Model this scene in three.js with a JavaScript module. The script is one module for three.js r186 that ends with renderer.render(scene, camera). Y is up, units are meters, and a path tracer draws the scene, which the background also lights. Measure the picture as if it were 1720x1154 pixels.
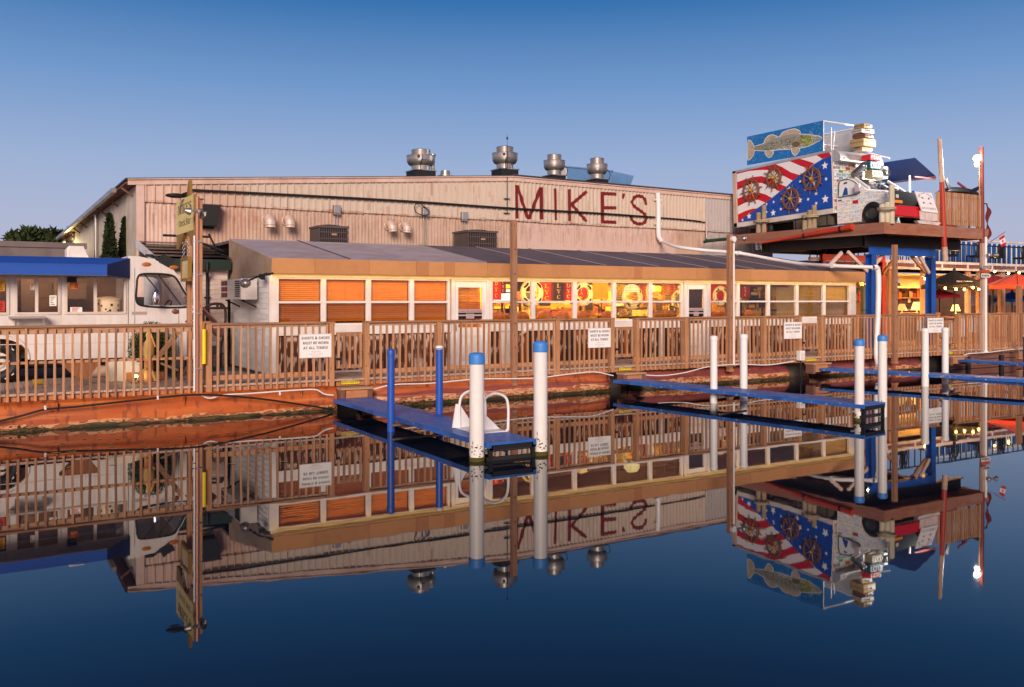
import * as THREE from 'three';
import { mergeGeometries } from 'three/addons/utils/BufferGeometryUtils.js';
import { RectAreaLightUniformsLib } from 'three/addons/lights/RectAreaLightUniformsLib.js';

// ---------- camera ----------
const F = 1500, CX = 860, CY = 503, H = 2.15, YAW = 30.5 * Math.PI / 180, SA = Math.sin(YAW), CA = Math.cos(YAW);
const scene = new THREE.Scene();
const camera = new THREE.PerspectiveCamera(2 * Math.atan(577 / F) * 180 / Math.PI, 1720 / 1154, 0.1, 900);
camera.position.set(0, H, 0);
camera.rotation.y = -YAW;
camera.setViewOffset(1720, 1154, 0, 74, 1720, 1154);
const renderer = new THREE.WebGLRenderer({ antialias: true });
renderer.setSize(1024, 687);
renderer.toneMapping = THREE.LinearToneMapping;
renderer.toneMappingExposure = 1.0;
renderer.shadowMap.enabled = true;
RectAreaLightUniformsLib.init();

// ---------- sky at dusk: clear, afterglow low in the west behind the viewer ----------
const lin = (c) => c.map((v) => { v /= 255; return v <= 0.04045 ? v / 12.92 : ((v + 0.055) / 1.055) ** 2.4; });
const SUN = new THREE.Vector3(-0.5, 0.36, 0.8).normalize();
{
  const W = 512, Hh = 256, data = new Float32Array(W * Hh * 4);
  const stops = [[-90, [90, 96, 120]], [0, [176, 176, 204]], [4, [178, 184, 210]], [8, [158, 178, 213]], [13, [116, 154, 204]], [18.5, [52, 113, 175]], [27, [12, 52, 108]], [50, [12, 46, 98]], [90, [12, 42, 92]]].map(([e, c]) => [e, lin(c)]);
  const az0 = Math.atan2(SUN.z, SUN.x);
  for (let r = 0; r < Hh; r++) {
    const el = ((r + 0.5) / Hh - 0.5) * 180;
    let k = 0; while (k < stops.length - 2 && el > stops[k + 1][0]) k++;
    let t = (el - stops[k][0]) / (stops[k + 1][0] - stops[k][0]);
    t = Math.min(1, Math.max(0, t));
    for (let c = 0; c < W; c++) {
      const az = ((c + 0.5) / W - 0.5) * 2 * Math.PI, g = Math.pow(0.5 + 0.5 * Math.cos(az - az0), 2.5) * Math.exp(-Math.max(0, el) / 13) * (el < 0 ? 0.3 : 1);
      const glow = [1.25, 0.62, 0.34];
      for (let i = 0; i < 3; i++) data[(r * W + c) * 4 + i] = (stops[k][1][i] * (1 - t) + stops[k + 1][1][i] * t) * (1 - 0.35 * g) + glow[i] * g;
      data[(r * W + c) * 4 + 3] = 1;
    }
  }
  const sky = new THREE.DataTexture(data, W, Hh, THREE.RGBAFormat, THREE.FloatType);
  sky.mapping = THREE.EquirectangularReflectionMapping; sky.magFilter = THREE.LinearFilter; sky.minFilter = THREE.LinearFilter; sky.wrapS = THREE.RepeatWrapping; sky.needsUpdate = true;
  scene.background = sky; scene.environment = sky;
}
const sun = new THREE.DirectionalLight(new THREE.Color().setRGB(1, 0.81, 0.66), 3.8);
sun.position.copy(SUN).multiplyScalar(80).add(new THREE.Vector3(14, 0, -18)); sun.target.position.set(14, 0, -18);
sun.castShadow = true; sun.shadow.radius = 44; sun.shadow.mapSize.set(2048, 2048);
Object.assign(sun.shadow.camera, { left: -40, right: 40, top: 25, bottom: -25, near: 1, far: 200 });
scene.add(sun, sun.target);

// ---------- helpers ----------
let seed = 12345;
const rnd = () => { seed = (seed + 0x6d2b79f5) | 0; let t = Math.imul(seed ^ (seed >>> 15), 1 | seed); t = (t + Math.imul(t ^ (t >>> 7), 61 | t)) ^ t; return ((t ^ (t >>> 14)) >>> 0) / 4294967296; };
const R = (a, b) => a + (b - a) * rnd(), pick = (a) => a[Math.floor(rnd() * a.length)];
const V = (x, y, z) => new THREE.Vector3(x, y, z);
const ray = (px) => { const u = (px - CX) / F; return [SA + CA * u, -CA + SA * u]; };
const onZ = (px, py, z) => { const [a, b] = ray(px), d = z / b; return V(d * a, H - (py - CY) * d / F, z); };
const XZ = (px, z) => onZ(px, CY, z).x, YZ = (px, py, z) => onZ(px, py, z).y;
const onY = (px, py, y) => { const d = (H - y) * F / (py - CY), [a, b] = ray(px); return V(d * a, y, d * b); };
const onX = (px, py, x) => { const [a, b] = ray(px), d = x / a; return V(x, H - (py - CY) * d / F, d * b); };
function boxUv(g, w, h, d) {
  const uv = g.attributes.uv, dims = [[d, h], [d, h], [w, d], [w, d], [w, h], [w, h]], o1 = rnd() * 7, o2 = rnd() * 7;
  for (let f = 0; f < 6; f++) for (let i = 0; i < 4; i++) {
    const k = f * 4 + i; let u = uv.getX(k) * dims[f][0], v = uv.getY(k) * dims[f][1];
    if (dims[f][0] > dims[f][1]) [u, v] = [v, u];
    uv.setXY(k, u + o1, v + o2);
  }
  return g;
}
const bx = (w, h, d, x = 0, y = 0, z = 0, rx = 0, ry = 0, rz = 0) => { const g = boxUv(new THREE.BoxGeometry(w, h, d), w, h, d); if (rx) g.rotateX(rx); if (ry) g.rotateY(ry); if (rz) g.rotateZ(rz); return g.translate(x, y, z); };
const slab = (x0, x1, y0, y1, z0, z1) => bx(Math.abs(x1 - x0), Math.abs(y1 - y0), Math.abs(z1 - z0), (x0 + x1) / 2, (y0 + y1) / 2, (z0 + z1) / 2);
const UPV = V(0, 1, 0);
function orient(g, p, q) { const d = q.clone().sub(p), n = d.clone().normalize(); g.applyQuaternion(new THREE.Quaternion().setFromUnitVectors(UPV, n)); const m = p.clone().add(q).multiplyScalar(0.5); return g.translate(m.x, m.y, m.z); }
const bar = (p, q, w, t = w) => orient(bx(w, p.distanceTo(q), t), p, q);
const cyl = (p, q, r0, r1 = r0, seg = 14) => orient(new THREE.CylinderGeometry(r1, r0, p.distanceTo(q), seg), p, q);
const tube = (pts, r, n = 0, rs = 8) => new THREE.TubeGeometry(new THREE.CatmullRomCurve3(pts, false, 'centripetal'), n || pts.length * 8, r, rs);
const lathe = (pts, seg = 24) => new THREE.LatheGeometry(pts.map(([r, y]) => new THREE.Vector2(r, y)), seg);
const sph = (r, x, y, z, sx = 1, sy = 1, sz = 1, n = 16) => new THREE.SphereGeometry(r, n, Math.max(8, n * 0.7 | 0)).scale(sx, sy, sz).translate(x, y, z);
const shp = (pts) => { const s = new THREE.Shape(); pts.forEach(([x, y], i) => (i ? s.lineTo(x, y) : s.moveTo(x, y))); s.closePath(); return s; };
function ext(pts, depth, { holes = [], bevel = 0, seg = 1 } = {}) { const s = pts instanceof THREE.Shape ? pts : shp(pts); for (const h of holes) s.holes.push(h instanceof THREE.Path ? h : shp(h)); return new THREE.ExtrudeGeometry(s, { depth, bevelEnabled: bevel > 0, bevelSize: bevel, bevelThickness: bevel, bevelOffset: -bevel, bevelSegments: 2, curveSegments: 12 * seg }); }
function mg(...list) {
  const gs = list.flat().map((g) => { const n = g.index ? g.toNonIndexed() : g; for (const k of Object.keys(n.attributes)) if (!['position', 'normal', 'uv'].includes(k)) n.deleteAttribute(k); return n; });
  return mergeGeometries(gs);
}
// flat quad from four corners (bottom left, bottom right, top right, top left) with uv 0..1
function quad(a, b, c, d, uv = [0, 0, 1, 0, 1, 1, 0, 1]) {
  const g = new THREE.BufferGeometry(), P = [a, b, c, d], ix = [0, 1, 2, 0, 2, 3], p = [], t = [];
  for (const i of ix) { p.push(P[i].x, P[i].y, P[i].z); t.push(uv[i * 2], uv[i * 2 + 1]); }
  g.setAttribute('position', new THREE.Float32BufferAttribute(p, 3)); g.setAttribute('uv', new THREE.Float32BufferAttribute(t, 2)); g.computeVertexNormals(); return g;
}
const taken = {};
const num = (n) => { if (!(n in taken)) { taken[n] = 0; return n; } return n + '_' + String(++taken[n]).padStart(3, '0'); };
function thing(name, label, category, o = [0, 0, 0], group, local) {
  const g = new THREE.Group(); g.name = num(name); g.position.set(...(o.isVector3 ? o.toArray() : o)); g.userData = { label, category }; if (group) g.userData.group = group; g.inWorld = !local; scene.add(g); return g;
}
function struct(name, o = [0, 0, 0]) { const g = thing(name, '', '', o); g.userData = { kind: 'structure' }; return g; }
const rootOf = (o) => { while (o.parent && o.parent !== scene) o = o.parent; return o; };
function part(par, name, geo, mat, label) {
  const r = rootOf(par); if (r.inWorld) geo.translate(-r.position.x, -r.position.y, -r.position.z);
  const m = new THREE.Mesh(geo, mat); m.name = name; m.castShadow = m.receiveShadow = true; if (label) m.userData.label = label; par.add(m); return m;
}
function place(par, name, geo, mat, x, y, z, rx = 0, ry = 0, rz = 0) {
  const r = rootOf(par), m = new THREE.Mesh(geo, mat); m.name = name; m.castShadow = m.receiveShadow = true; m.position.set(x, y, z); if (r.inWorld) m.position.sub(r.position); m.rotation.set(rx, ry, rz); par.add(m); return m;
}
function one(name, geo, mat, label, category, group, kind) {   // a thing that is a single mesh, origin at its base
  geo.computeBoundingBox(); const b = geo.boundingBox, x = (b.min.x + b.max.x) / 2, z = (b.min.z + b.max.z) / 2, y = b.min.y;
  geo.translate(-x, -y, -z); const m = new THREE.Mesh(geo, mat); m.name = num(name); m.position.set(x, y, z); m.castShadow = m.receiveShadow = true;
  m.userData = kind === 'structure' ? { kind } : { label, category }; if (group) m.userData.group = group; if (kind) m.userData.kind = kind; scene.add(m); return m;
}
// ---------- textures ----------
const grid = (n, m) => { const a = new Float32Array(n * m); for (let i = 0; i < a.length; i++) a[i] = rnd(); return { a, n, m }; };
function vn(G, u, v) { // periodic value noise, u v in 0..1
  const x = u * G.n, y = v * G.m, i = Math.floor(x), j = Math.floor(y); let s = x - i, t = y - j; s = s * s * (3 - 2 * s); t = t * t * (3 - 2 * t);
  const at = (p, q) => G.a[((q % G.m + G.m) % G.m) * G.n + ((p % G.n + G.n) % G.n)];
  return (at(i, j) * (1 - s) + at(i + 1, j) * s) * (1 - t) + (at(i, j + 1) * (1 - s) + at(i + 1, j + 1) * s) * t;
}
function fbm(n, m, oct = 4) { const gs = []; let a = 1, tot = 0; for (let k = 0; k < oct; k++) { gs.push([grid(n << k, m << k), a]); tot += a; a *= 0.55; } return (u, v) => { let s = 0; for (const [g, w] of gs) s += w * vn(g, u, v); return s / tot; }; }
function dtex(w, h, fn, rep = [1, 1], srgb = true) {
  const d = new Uint8Array(w * h * 4);
  for (let y = 0; y < h; y++) for (let x = 0; x < w; x++) { const c = fn((x + 0.5) / w, (y + 0.5) / h), o = (y * w + x) * 4; for (let i = 0; i < 3; i++) d[o + i] = Math.max(0, Math.min(255, c[i])); d[o + 3] = 255; }
  const t = new THREE.DataTexture(d, w, h); t.wrapS = t.wrapT = THREE.RepeatWrapping; t.magFilter = THREE.LinearFilter; t.minFilter = THREE.LinearMipmapLinearFilter; t.generateMipmaps = true; t.repeat.set(...rep); if (srgb) t.colorSpace = THREE.SRGBColorSpace; t.needsUpdate = true; return t;
}
const mix = (a, b, t) => a.map((v, i) => v + (b[i] - v) * t), cl = (x, a = 0, b = 1) => Math.min(b, Math.max(a, x)), ss = (a, b, x) => { const t = cl((x - a) / (b - a)); return t * t * (3 - 2 * t); };
const gray = (v) => [v * 255, v * 255, v * 255];
// grain runs along v; the tile covers 0.6 m x 2.4 m
function woodTex(dark, mid, light, knots = 8, silver = 0.3) {
  const f1 = fbm(14, 2, 4), f2 = fbm(60, 4, 3), f3 = fbm(4, 5, 3), ks = Array.from({ length: knots }, () => [rnd(), rnd(), R(0.012, 0.03)]);
  return dtex(256, 512, (u, v) => {
    let warp = 0, k0 = 0; for (const [a, b, r] of ks) { let du = Math.abs(u - a), dv = Math.abs(v - b); du = Math.min(du, 1 - du); dv = Math.min(dv, 1 - dv) * 1.6; const q = Math.exp(-(du * du + dv * dv) / (r * r)); warp += q * 0.4; k0 = Math.max(k0, Math.exp(-(du * du + dv * dv) / (r * r * 0.25))); }
    const g = 0.5 + 0.5 * Math.sin((u * 26 + f1(u, v) * 5 + warp * 6) * 6.283), s = f2(u, v), p = f3(u, v);
    let c = mix(mid, light, cl(g * 0.5 + s * 0.6 - 0.25)); c = mix(c, dark, cl((s - 0.55) * 2.2) * 0.7 + k0 * 0.85); c = mix(c, [165, 155, 150], silver * ss(0.45, 0.75, p));
    return c;
  }, [1 / 0.6, 1 / 2.4]);
}
function paintTex(base, { dirt = [90, 70, 55], amt = 0.35, streak = 0.3, chips = 0, chip = [120, 70, 40], scale = 2 } = {}) {
  const f = fbm(5, 5, 5), g = fbm(36, 3, 3), h = fbm(24, 24, 3);
  return dtex(256, 256, (u, v) => { let c = mix(base, dirt, amt * ss(0.42, 0.8, f(u, v))); c = mix(c, dirt, streak * ss(0.52, 0.85, g(u, v))); const k = h(u, v); c = mix(c, base.map((x) => x * 0.9), 0.5 * k); if (chips && k > 1 - chips) c = chip; return c; }, [1 / scale, 1 / scale]);
}
const std = (col, rough = 0.7, o = {}) => new THREE.MeshStandardMaterial({ color: Array.isArray(col) ? new THREE.Color().setRGB(...lin(col)) : col, roughness: rough, ...o });
const tm = (map, rough = 0.7, o = {}) => new THREE.MeshStandardMaterial({ map, roughness: rough, ...o });
// painted surfaces share a few wear maps; the colour itself sits in the material
const wearMaps = {}, near = (v, l) => l.reduce((a, b) => (Math.abs(b - v) < Math.abs(a - v) ? b : a));
function painted(base, { dirt = [90, 70, 55], amt = 0.35, streak = 0.3, chips = 0, chip } = {}, rough = 0.6, o = {}) {
  if (chips) return tm(paintTex(base, { dirt, amt, streak, chips, chip: chip ?? [120, 70, 40] }), rough, o);
  const lb = lin(base), ld = lin(dirt), rr = ld[0] / (lb[0] + 0.01), rb = ld[2] / (lb[2] + 0.01), a = near(amt, [0.15, 0.32, 0.5]), s = near(streak, [0, 0.15, 0.3, 0.5]), warm = rr > rb * 1.15, key = [a, s, warm].join();
  wearMaps[key] ??= paintTex([255, 255, 255], { dirt: warm ? [186, 150, 128] : [150, 146, 146], amt: a * 1.15, streak: s * 1.1 });
  return tm(wearMaps[key], rough, { color: new THREE.Color().setRGB(...lb), ...o });
}
const tint = (m, s) => { const c = m.clone(); c.color.multiply(new THREE.Color().setRGB(...(Array.isArray(s) ? s : [s, s, s]))); return c; };
const glow = (col, k = 1) => new THREE.MeshStandardMaterial({ color: 0x111111, emissive: new THREE.Color().setRGB(...lin(col)), emissiveIntensity: k, roughness: 0.6 });
function canvas(w, h, draw, o = {}) { const c = document.createElement('canvas'); c.width = w; c.height = h; const x = c.getContext('2d'); draw(x, w, h); const t = new THREE.CanvasTexture(c); t.colorSpace = THREE.SRGBColorSpace; t.anisotropy = 8; if (o === 1) t.wrapS = t.wrapT = THREE.RepeatWrapping; return t; }
const grain = fbm(30, 30, 4), bumpFine = dtex(256, 256, (u, v) => gray(grain(u, v)), [2, 2], false);

const woodRailMap = woodTex([74, 44, 30], [176, 130, 98], [226, 186, 150], 14, 0.18);
const woodRail = tm(woodRailMap, 0.82, { bumpMap: woodRailMap, bumpScale: 0.002 });
const woodRails = [woodRail, tint(woodRail, [0.72, 0.64, 0.6]), tint(woodRail, [1.0, 0.84, 0.72]), tint(woodRail, [0.86, 0.86, 0.88]), tint(woodRail, [1.12, 1.05, 1.0]), tint(woodRail, [0.6, 0.54, 0.52])];
const woodPost = tint(woodRail, [0.95, 0.82, 0.66]);
const woodDeckMap = woodTex([104, 80, 68], [184, 154, 138], [220, 196, 180], 7, 0.4);
const woodDecks = [1, 0.85, 0.93].map((k) => tint(tm(woodDeckMap, 0.88), k));
const woodRim = tint(tm(woodTex([96, 54, 30], [176, 112, 70], [206, 146, 100], 10, 0.1), 0.8), 1);
const woodDark = tint(tm(woodTex([50, 30, 24], [112, 70, 58], [142, 98, 84], 8, 0.15), 0.8), 1);
const black = std([18, 18, 20], 0.6), dark = std([30, 28, 28], 0.8), white = painted([232, 228, 226], { amt: 0.16, streak: 0.12, dirt: [150, 125, 110] }, 0.5);
const whitePvc = std([232, 230, 230], 0.4), trimWhite = painted([236, 230, 226], { amt: 0.12, streak: 0.1, dirt: [160, 130, 110] }, 0.45);
const metal = std([190, 186, 182], 0.35, { metalness: 0.9 }), galv = painted([176, 174, 172], { amt: 0.4, streak: 0.5, dirt: [120, 96, 84] }, 0.38, { metalness: 0.75 });
const blueMap = paintTex([46, 108, 196], { dirt: [24, 52, 116], amt: 0.6, streak: 0.35, chips: 0.27, chip: [150, 140, 142] });
const bluePaint = tm(blueMap, 0.45), blueSteel = painted([14, 84, 178], { dirt: [10, 40, 100], amt: 0.35, streak: 0.2 }, 0.42), redSteel = painted([196, 34, 22], { dirt: [110, 20, 14], amt: 0.35, streak: 0.2 }, 0.45);
const glass = new THREE.MeshPhysicalMaterial({ color: 0xffffff, roughness: 0.02, transmission: 1, thickness: 0, ior: 1.5, specularIntensity: 0.6 });
const chrome = std([205, 205, 205], 0.18, { metalness: 1 });
// ---------- water, ground ----------
{
  const f = fbm(6, 6, 3), bump = dtex(256, 256, (u, v) => gray(f(u, v)), [1 / 3.2, 1 / 1.4], false);
  const g = new THREE.PlaneGeometry(500, 300).rotateX(-Math.PI / 2).translate(20, 0, -60), uv = g.attributes.uv;
  for (let i = 0; i < uv.count; i++) uv.setXY(i, uv.getX(i) * 500, uv.getY(i) * 300);
  one('water', g, new THREE.MeshPhysicalMaterial({ color: new THREE.Color().setRGB(0.006, 0.009, 0.018), roughness: 0.016, ior: 1.6, bumpMap: bump, bumpScale: 0.00022 }), '', '', null, 'structure');
}
{
  const gm = painted([112, 104, 98], { amt: 0.5, streak: 0, dirt: [70, 62, 58] }, 0.95);
  one('ground', slab(-120, 160, -0.6, 0.56, -17.6, -160), gm, '', '', null, 'structure');
}
const DECK = 0.585, RZ = -16.9;
{ // boardwalk of cross planks
  const w = struct('boardwalk', [14, 0.4, -17.6]), p0 = bx(0.139, 0.038, 1.56), p1 = bx(0.139, 0.038, 1.56), p2 = bx(0.139, 0.038, 1.56), ps = [p0, p1, p2];
  for (let x = -3, i = 0; x < 31.5; x += 0.146, i++) place(w, 'plank', ps[i % 3], woodDecks[(i * 7) % 3], x, DECK - 0.019 + R(-0.003, 0.003), -17.64 + R(-0.01, 0.01));
  const q0 = bx(0.139, 0.038, 1.5), q1 = bx(0.139, 0.038, 1.5); for (let x = -3, i = 0; x < 4.85; x += 0.146, i++) place(w, 'plank', i % 2 ? q0 : q1, woodDecks[(i * 5) % 3], x, DECK - 0.021 + R(-0.003, 0.003), -19.18);
  for (const [a, b] of [[-3, XZ(336, RZ)], [XZ(336, RZ) + 0.01, XZ(562, RZ)], [XZ(565, RZ), XZ(1030, RZ)], [XZ(1033, RZ), XZ(1345, RZ)], [XZ(1348, RZ), XZ(1600, RZ)], [XZ(1603, RZ), 31.5]]) part(w, 'rim_joist', slab(a, b, 0.44, DECK - 0.042, -16.91, -16.95), woodRim);
}
// ---------- hulls the boardwalk floats on ----------
function hullTex(base, rust, algae, top, crust) {
  const f = fbm(7, 3, 4), g = fbm(40, 12, 4), e = fbm(9, 1, 4), pr = fbm(3, 2, 3), uneven = fbm(18, 5, 3), drip = fbm(60, 3, 3);
  return dtex(1024, 256, (u, v) => {
    let c = mix(base, rust, ss(0.38, 0.72, f(u, v))); if (top) c = mix(c, top, ss(0.58, 0.66, v + 0.22 * (f(u, v) - 0.5))); c = mix(c, [120, 56, 60], (rust[2] > 40 ? 0.75 : 0.3) * ss(0.54, 0.68, pr(u, v))); c = mix(c, base.map((x) => x * 0.75), 0.5 * uneven(u, v));
    const dr = drip(u, v); c = mix(c, [84, 40, 22], 0.4 * ss(0.58, 0.8, dr)); c = mix(c, [236, 150, 84], 0.4 * ss(0.6, 0.8, uneven(v * 0.5, u)));
    const edge = (crust ?? 0.26) + 0.16 * (e(u, 0.5) - 0.5) + 0.1 * (g(u, v) - 0.5), k = g(u, v);
    if (v < edge) { c = mix(k > 0.46 ? [206, 152, 112] : [150, 88, 50], c, ss(0.6, 0.75, k) * 0.6); if (v < Math.min(edge - 0.12, 0.2) + 0.12 * (k - 0.5)) c = mix(algae, [92, 70, 34], ss(0.4, 0.7, k)); }
    return c;
  });
}
const hullMats = [[[206, 104, 38], [184, 82, 28]], [[146, 74, 66], [128, 58, 58], [208, 106, 44]], [[150, 74, 66], [128, 60, 60]], [[150, 78, 80], [132, 66, 70]]].map(([a, b, tp], i) => { const t = hullTex(a, b, [44, 42, 16], tp, i ? 0.44 : 0.26); return tm(t, 0.62, { bumpMap: t, bumpScale: 0.012 }); });
function hull(px0, px1, zA, zB, bulge, mi, label, endR) {
  const x0 = XZ(px0, RZ), x1 = XZ(px1, RZ), g = thing('hull_pontoon', label, 'pontoon', [(x0 + x1) / 2, -0.25, -17.1], 'steel pontoons under the boardwalk');
  const n = Math.ceil((x1 - x0) / 0.12), prof = [[-0.45, 0.46], [0, 0.455], [0.02, 0.36], [0.05, 0.3], [0.06 + bulge * 0.5, 0.24], [0.06 + bulge, 0.13], [0.06 + bulge, 0.03], [0.05 + bulge * 0.9, -0.2]], wob = fbm(9, 3, 3);
  const pos = [], uv = [], idx = [];
  for (let i = 0; i <= n; i++) for (let j = 0; j < prof.length; j++) {
    const t = i / n, x = x0 + (x1 - x0) * t, z = zA + (zB - zA) * t, q = endR ? Math.max(0, 1 - Math.min(x - x0, x1 - x) / endR) : 0, pull = endR ? (1 - Math.sqrt(Math.max(0, 1 - q * q))) * 0.42 : 0;
    pos.push(x, prof[j][1], z + prof[j][0] - 0.06 - pull + (wob(t, j / 8) - 0.5) * 0.07 * (j > 1 ? 1 : 0)); uv.push((x - x0) / 5.2 + px0 * 0.01, (prof[j][1] + 0.03) / 0.5);
  }
  const m = prof.length; for (let i = 0; i < n; i++) for (let j = 0; j < m - 1; j++) { const a = i * m + j; idx.push(a, a + 1, a + m, a + 1, a + m + 1, a + m); }
  const geo = new THREE.BufferGeometry(); geo.setAttribute('position', new THREE.Float32BufferAttribute(pos, 3)); geo.setAttribute('uv', new THREE.Float32BufferAttribute(uv, 2)); geo.setIndex(idx); geo.computeVertexNormals();
  part(g, 'hull_plate', geo, hullMats[mi]);
  const lumps = []; for (let i = 0; i < (x1 - x0) * 60; i++) { const t = rnd(), s = R(0.006, 0.02); lumps.push(sph(s, x0 + (x1 - x0) * t, Math.pow(rnd(), 1.5) * 0.1, zA + (zB - zA) * t + bulge + (endR && Math.min(t, 1 - t) * (x1 - x0) < endR ? -0.1 : 0), 1.6, 0.7, 0.5, 5)); }
  part(g, 'weed_growth', mg(lumps), std([66, 50, 24], 0.95)).userData.kind = 'stuff';
  for (let x = x0 + 1.3; x < x1 - 0.6; x += R(1.9, 2.6)) { const t = (x - x0) / (x1 - x0); part(g, 'weld_rib', slab(x, x + 0.025, 0.12, 0.44, zA + (zB - zA) * t - 0.06, zA + (zB - zA) * t + 0.012), hullMats[mi]); }
  for (const s of [x0 + 0.02, x1 - 0.02]) part(g, 'end_plate', slab(s - 0.015, s + 0.015, -0.25, 0.44, Math.min(zA, zB) - 0.5, Math.min(zA, zB) - 0.22), hullMats[mi]);
}
hull(-60, 559, -16.55, -16.66, 0.02, 0, 'long flat orange steel pontoon below the sign post railing', 0);
hull(612, 1032, -16.72, -16.86, 0.1, 1, 'orange and maroon rounded pontoon behind the dock with the ladder', 0.45);
hull(1072, 1343, -16.95, -17.1, 0.12, 2, 'maroon rounded pontoon below the conduit post', 0.45);
hull(1384, 1572, -17.1, -17.25, 0.12, 3, 'dull maroon pontoon where the white drain pipe ends', 0.45);
{ const g = thing('timber_crib', 'dark timber crib edge below the railing beside the signpost with arrows', 'timber crib', [28, -0.3, -17.1]); for (let k = 0; k < 3; k++) part(g, 'timber', slab(XZ(1600, RZ), 32, -0.15 + k * 0.2, 0.03 + k * 0.2, -16.98, -17.2), woodDark); for (const x of [26.6, 28.4, 30.2]) part(g, 'pile', cyl(V(x, -0.4, -16.9), V(x, 0.35, -16.9), 0.07), dark); }

// ---------- railings ----------
const balG = [0, 1, 2].map(() => bx(0.038, 1.2, 0.038)), gateBalG = [0, 1, 2].map(() => bx(0.042, 0.68, 0.036));
function railing(label, pxa, pxb, posts, mid) {
  const x0 = XZ(pxa, RZ), x1 = XZ(pxb, RZ), g = thing('wooden_railing', label, 'railing', [(x0 + x1) / 2, DECK, RZ], 'boardwalk railings');
  part(g, 'top_rail', slab(x0, x1, 1.678, 1.716, RZ - 0.09, RZ + 0.055), woodRails[1]);
  part(g, 'rail_board', slab(x0, x1, mid ? 1.57 : 1.622, 1.676, RZ - 0.03, RZ + 0.008), woodRail);
  if (mid) part(g, 'middle_rail', slab(x0, x1, 1.07, 1.115, RZ - 0.03, RZ + 0.008), woodRails[2]);
  else part(g, 'bottom_rail', slab(x0, x1, 0.66, 0.75, RZ - 0.028, RZ + 0.008), woodRails[2]);
  for (const p of posts) { const x = XZ(p, RZ); part(g, 'post', slab(x - 0.05, x + 0.05, 0.44, 1.677, RZ - 0.09, RZ + 0.06), woodPost); }
  const n = Math.round((x1 - x0) / 0.14);
  for (let i = 0; i < n; i++) { const x = x0 + 0.07 + i * (x1 - x0 - 0.1) / n; if (posts.some((p) => Math.abs(XZ(p, RZ) - x) < 0.075)) continue; place(g, 'baluster', balG[i % 3], woodRails[pick([0, 0, 1, 2, 2, 3, 4, 5])], x + R(-0.008, 0.008), 1.05 + R(-0.02, 0.02), RZ + 0.03, R(-0.006, 0.006), R(-0.1, 0.1), R(-0.016, 0.016)); }
}
railing('weathered wood railing in front of the white food truck', -60, 334, [-20], true);
railing('weathered wood railing between the tall yellow sign and the first gate', 346, 562, [350, 556], false);
railing('long weathered railing behind the dock with the ladder', 611, 1031, [615, 736, 935, 1027], false);
railing('weathered railing carrying the third notice, with the conduit post', 1065, 1346, [1069, 1151, 1283, 1342], false);
railing('weathered railing in front of the blue steel columns', 1375, 1577, [1379, 1438, 1573], false);
railing('dark weathered railing crossed by the arrow signpost', 1605, 1790, [1609, 1660, 1700], false);
const stepSign = tm(canvas(256, 48, (x, w, h) => { x.fillStyle = '#f0d838'; x.fillRect(0, 0, w, h); x.strokeStyle = '#2a2410'; x.lineWidth = 3; x.strokeRect(3, 3, w - 6, h - 6); x.fillStyle = '#1c1a10'; x.font = 'bold 29px sans-serif'; x.textAlign = 'center'; x.textBaseline = 'middle'; x.fillText('WATCH YOUR STEP', w / 2, h / 2 + 1, w - 20); }), 0.6);
function gate(label, slabel, pxa, pxb, stepLabel) {
  const x0 = XZ(pxa, RZ), x1 = XZ(pxb, RZ), g = thing('wooden_gate', label, 'gate', [(x0 + x1) / 2, DECK, RZ], 'low gates in the railing');
  part(g, 'top_board', slab(x0, x1, 1.42, 1.5, RZ - 0.05, RZ - 0.015), woodRails[1]); part(g, 'bottom_board', slab(x0, x1, 0.78, 0.86, RZ - 0.05, RZ - 0.015), woodRails[1]);
  const n = Math.round((x1 - x0) / 0.115); for (let i = 0; i < n; i++) place(g, 'slat', gateBalG[i % 3], woodRails[i % 4], x0 + 0.03 + i * (x1 - x0 - 0.06) / (n - 1), 1.135, RZ + 0.005, 0, 0, R(-0.01, 0.01));
  part(g, 'hinge', slab(x0 - 0.03, x0 + 0.05, 0.95, 1.0, RZ + 0.024, RZ + 0.032), black);
  const s = thing('wooden_step', stepLabel, 'step', [(x0 + x1) / 2, 0.2, -16.6], 'steps down to the docks');
  part(s, 'tread', slab(x0 - 0.06, x1 + 0.07, 0.4, 0.438, -16.48, -16.8), woodRails[0]); part(s, 'riser', slab(x0 + 0.05, x1, 0.2, 0.398, -16.52, -16.56), woodRim);
  for (const x of [x0 - 0.02, x1 + 0.02]) part(s, 'side_block', slab(x - 0.05, x + 0.045, 0.16, 0.398, -16.5, -16.75), woodDark);
  const a = V(x0 + 0.08, 0.5, -16.895), b = V(x1 - 0.05, 0.5, -16.895);
  const w = thing('step_warning_sign', slabel, 'sign', [(x0 + x1) / 2, 0.46, -16.89], 'yellow step warning signs');
  part(w, 'backing', slab(a.x - 0.004, b.x + 0.004, 0.462, 0.558, -16.904, -16.892), black); part(w, 'sign_face', quad(V(a.x, 0.465, -16.889), V(b.x, 0.465, -16.889), V(b.x, 0.555, -16.889), V(a.x, 0.555, -16.889)), stepSign);
}
gate('low slatted gate beside the clearest white notice', 'yellow step warning sign above the dock with the ladder', 566, 608, 'boxy wooden step down to the dock with the ladder');
gate('low slatted gate at the shore end of the middle blue dock', 'yellow step warning sign above the middle blue dock', 1034, 1063, 'wooden step down to the middle blue dock');
gate('narrow slatted gate beside the small white outlet box', 'yellow step warning sign next to the outlet box', 1349, 1373, 'wooden step down to the dock past the outlet box');
gate('narrow slatted gate left of the railing with the arrow signpost', 'yellow step warning sign behind the pair of all white pilings', 1580, 1602, 'wooden step behind the pair of all white pilings');
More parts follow.
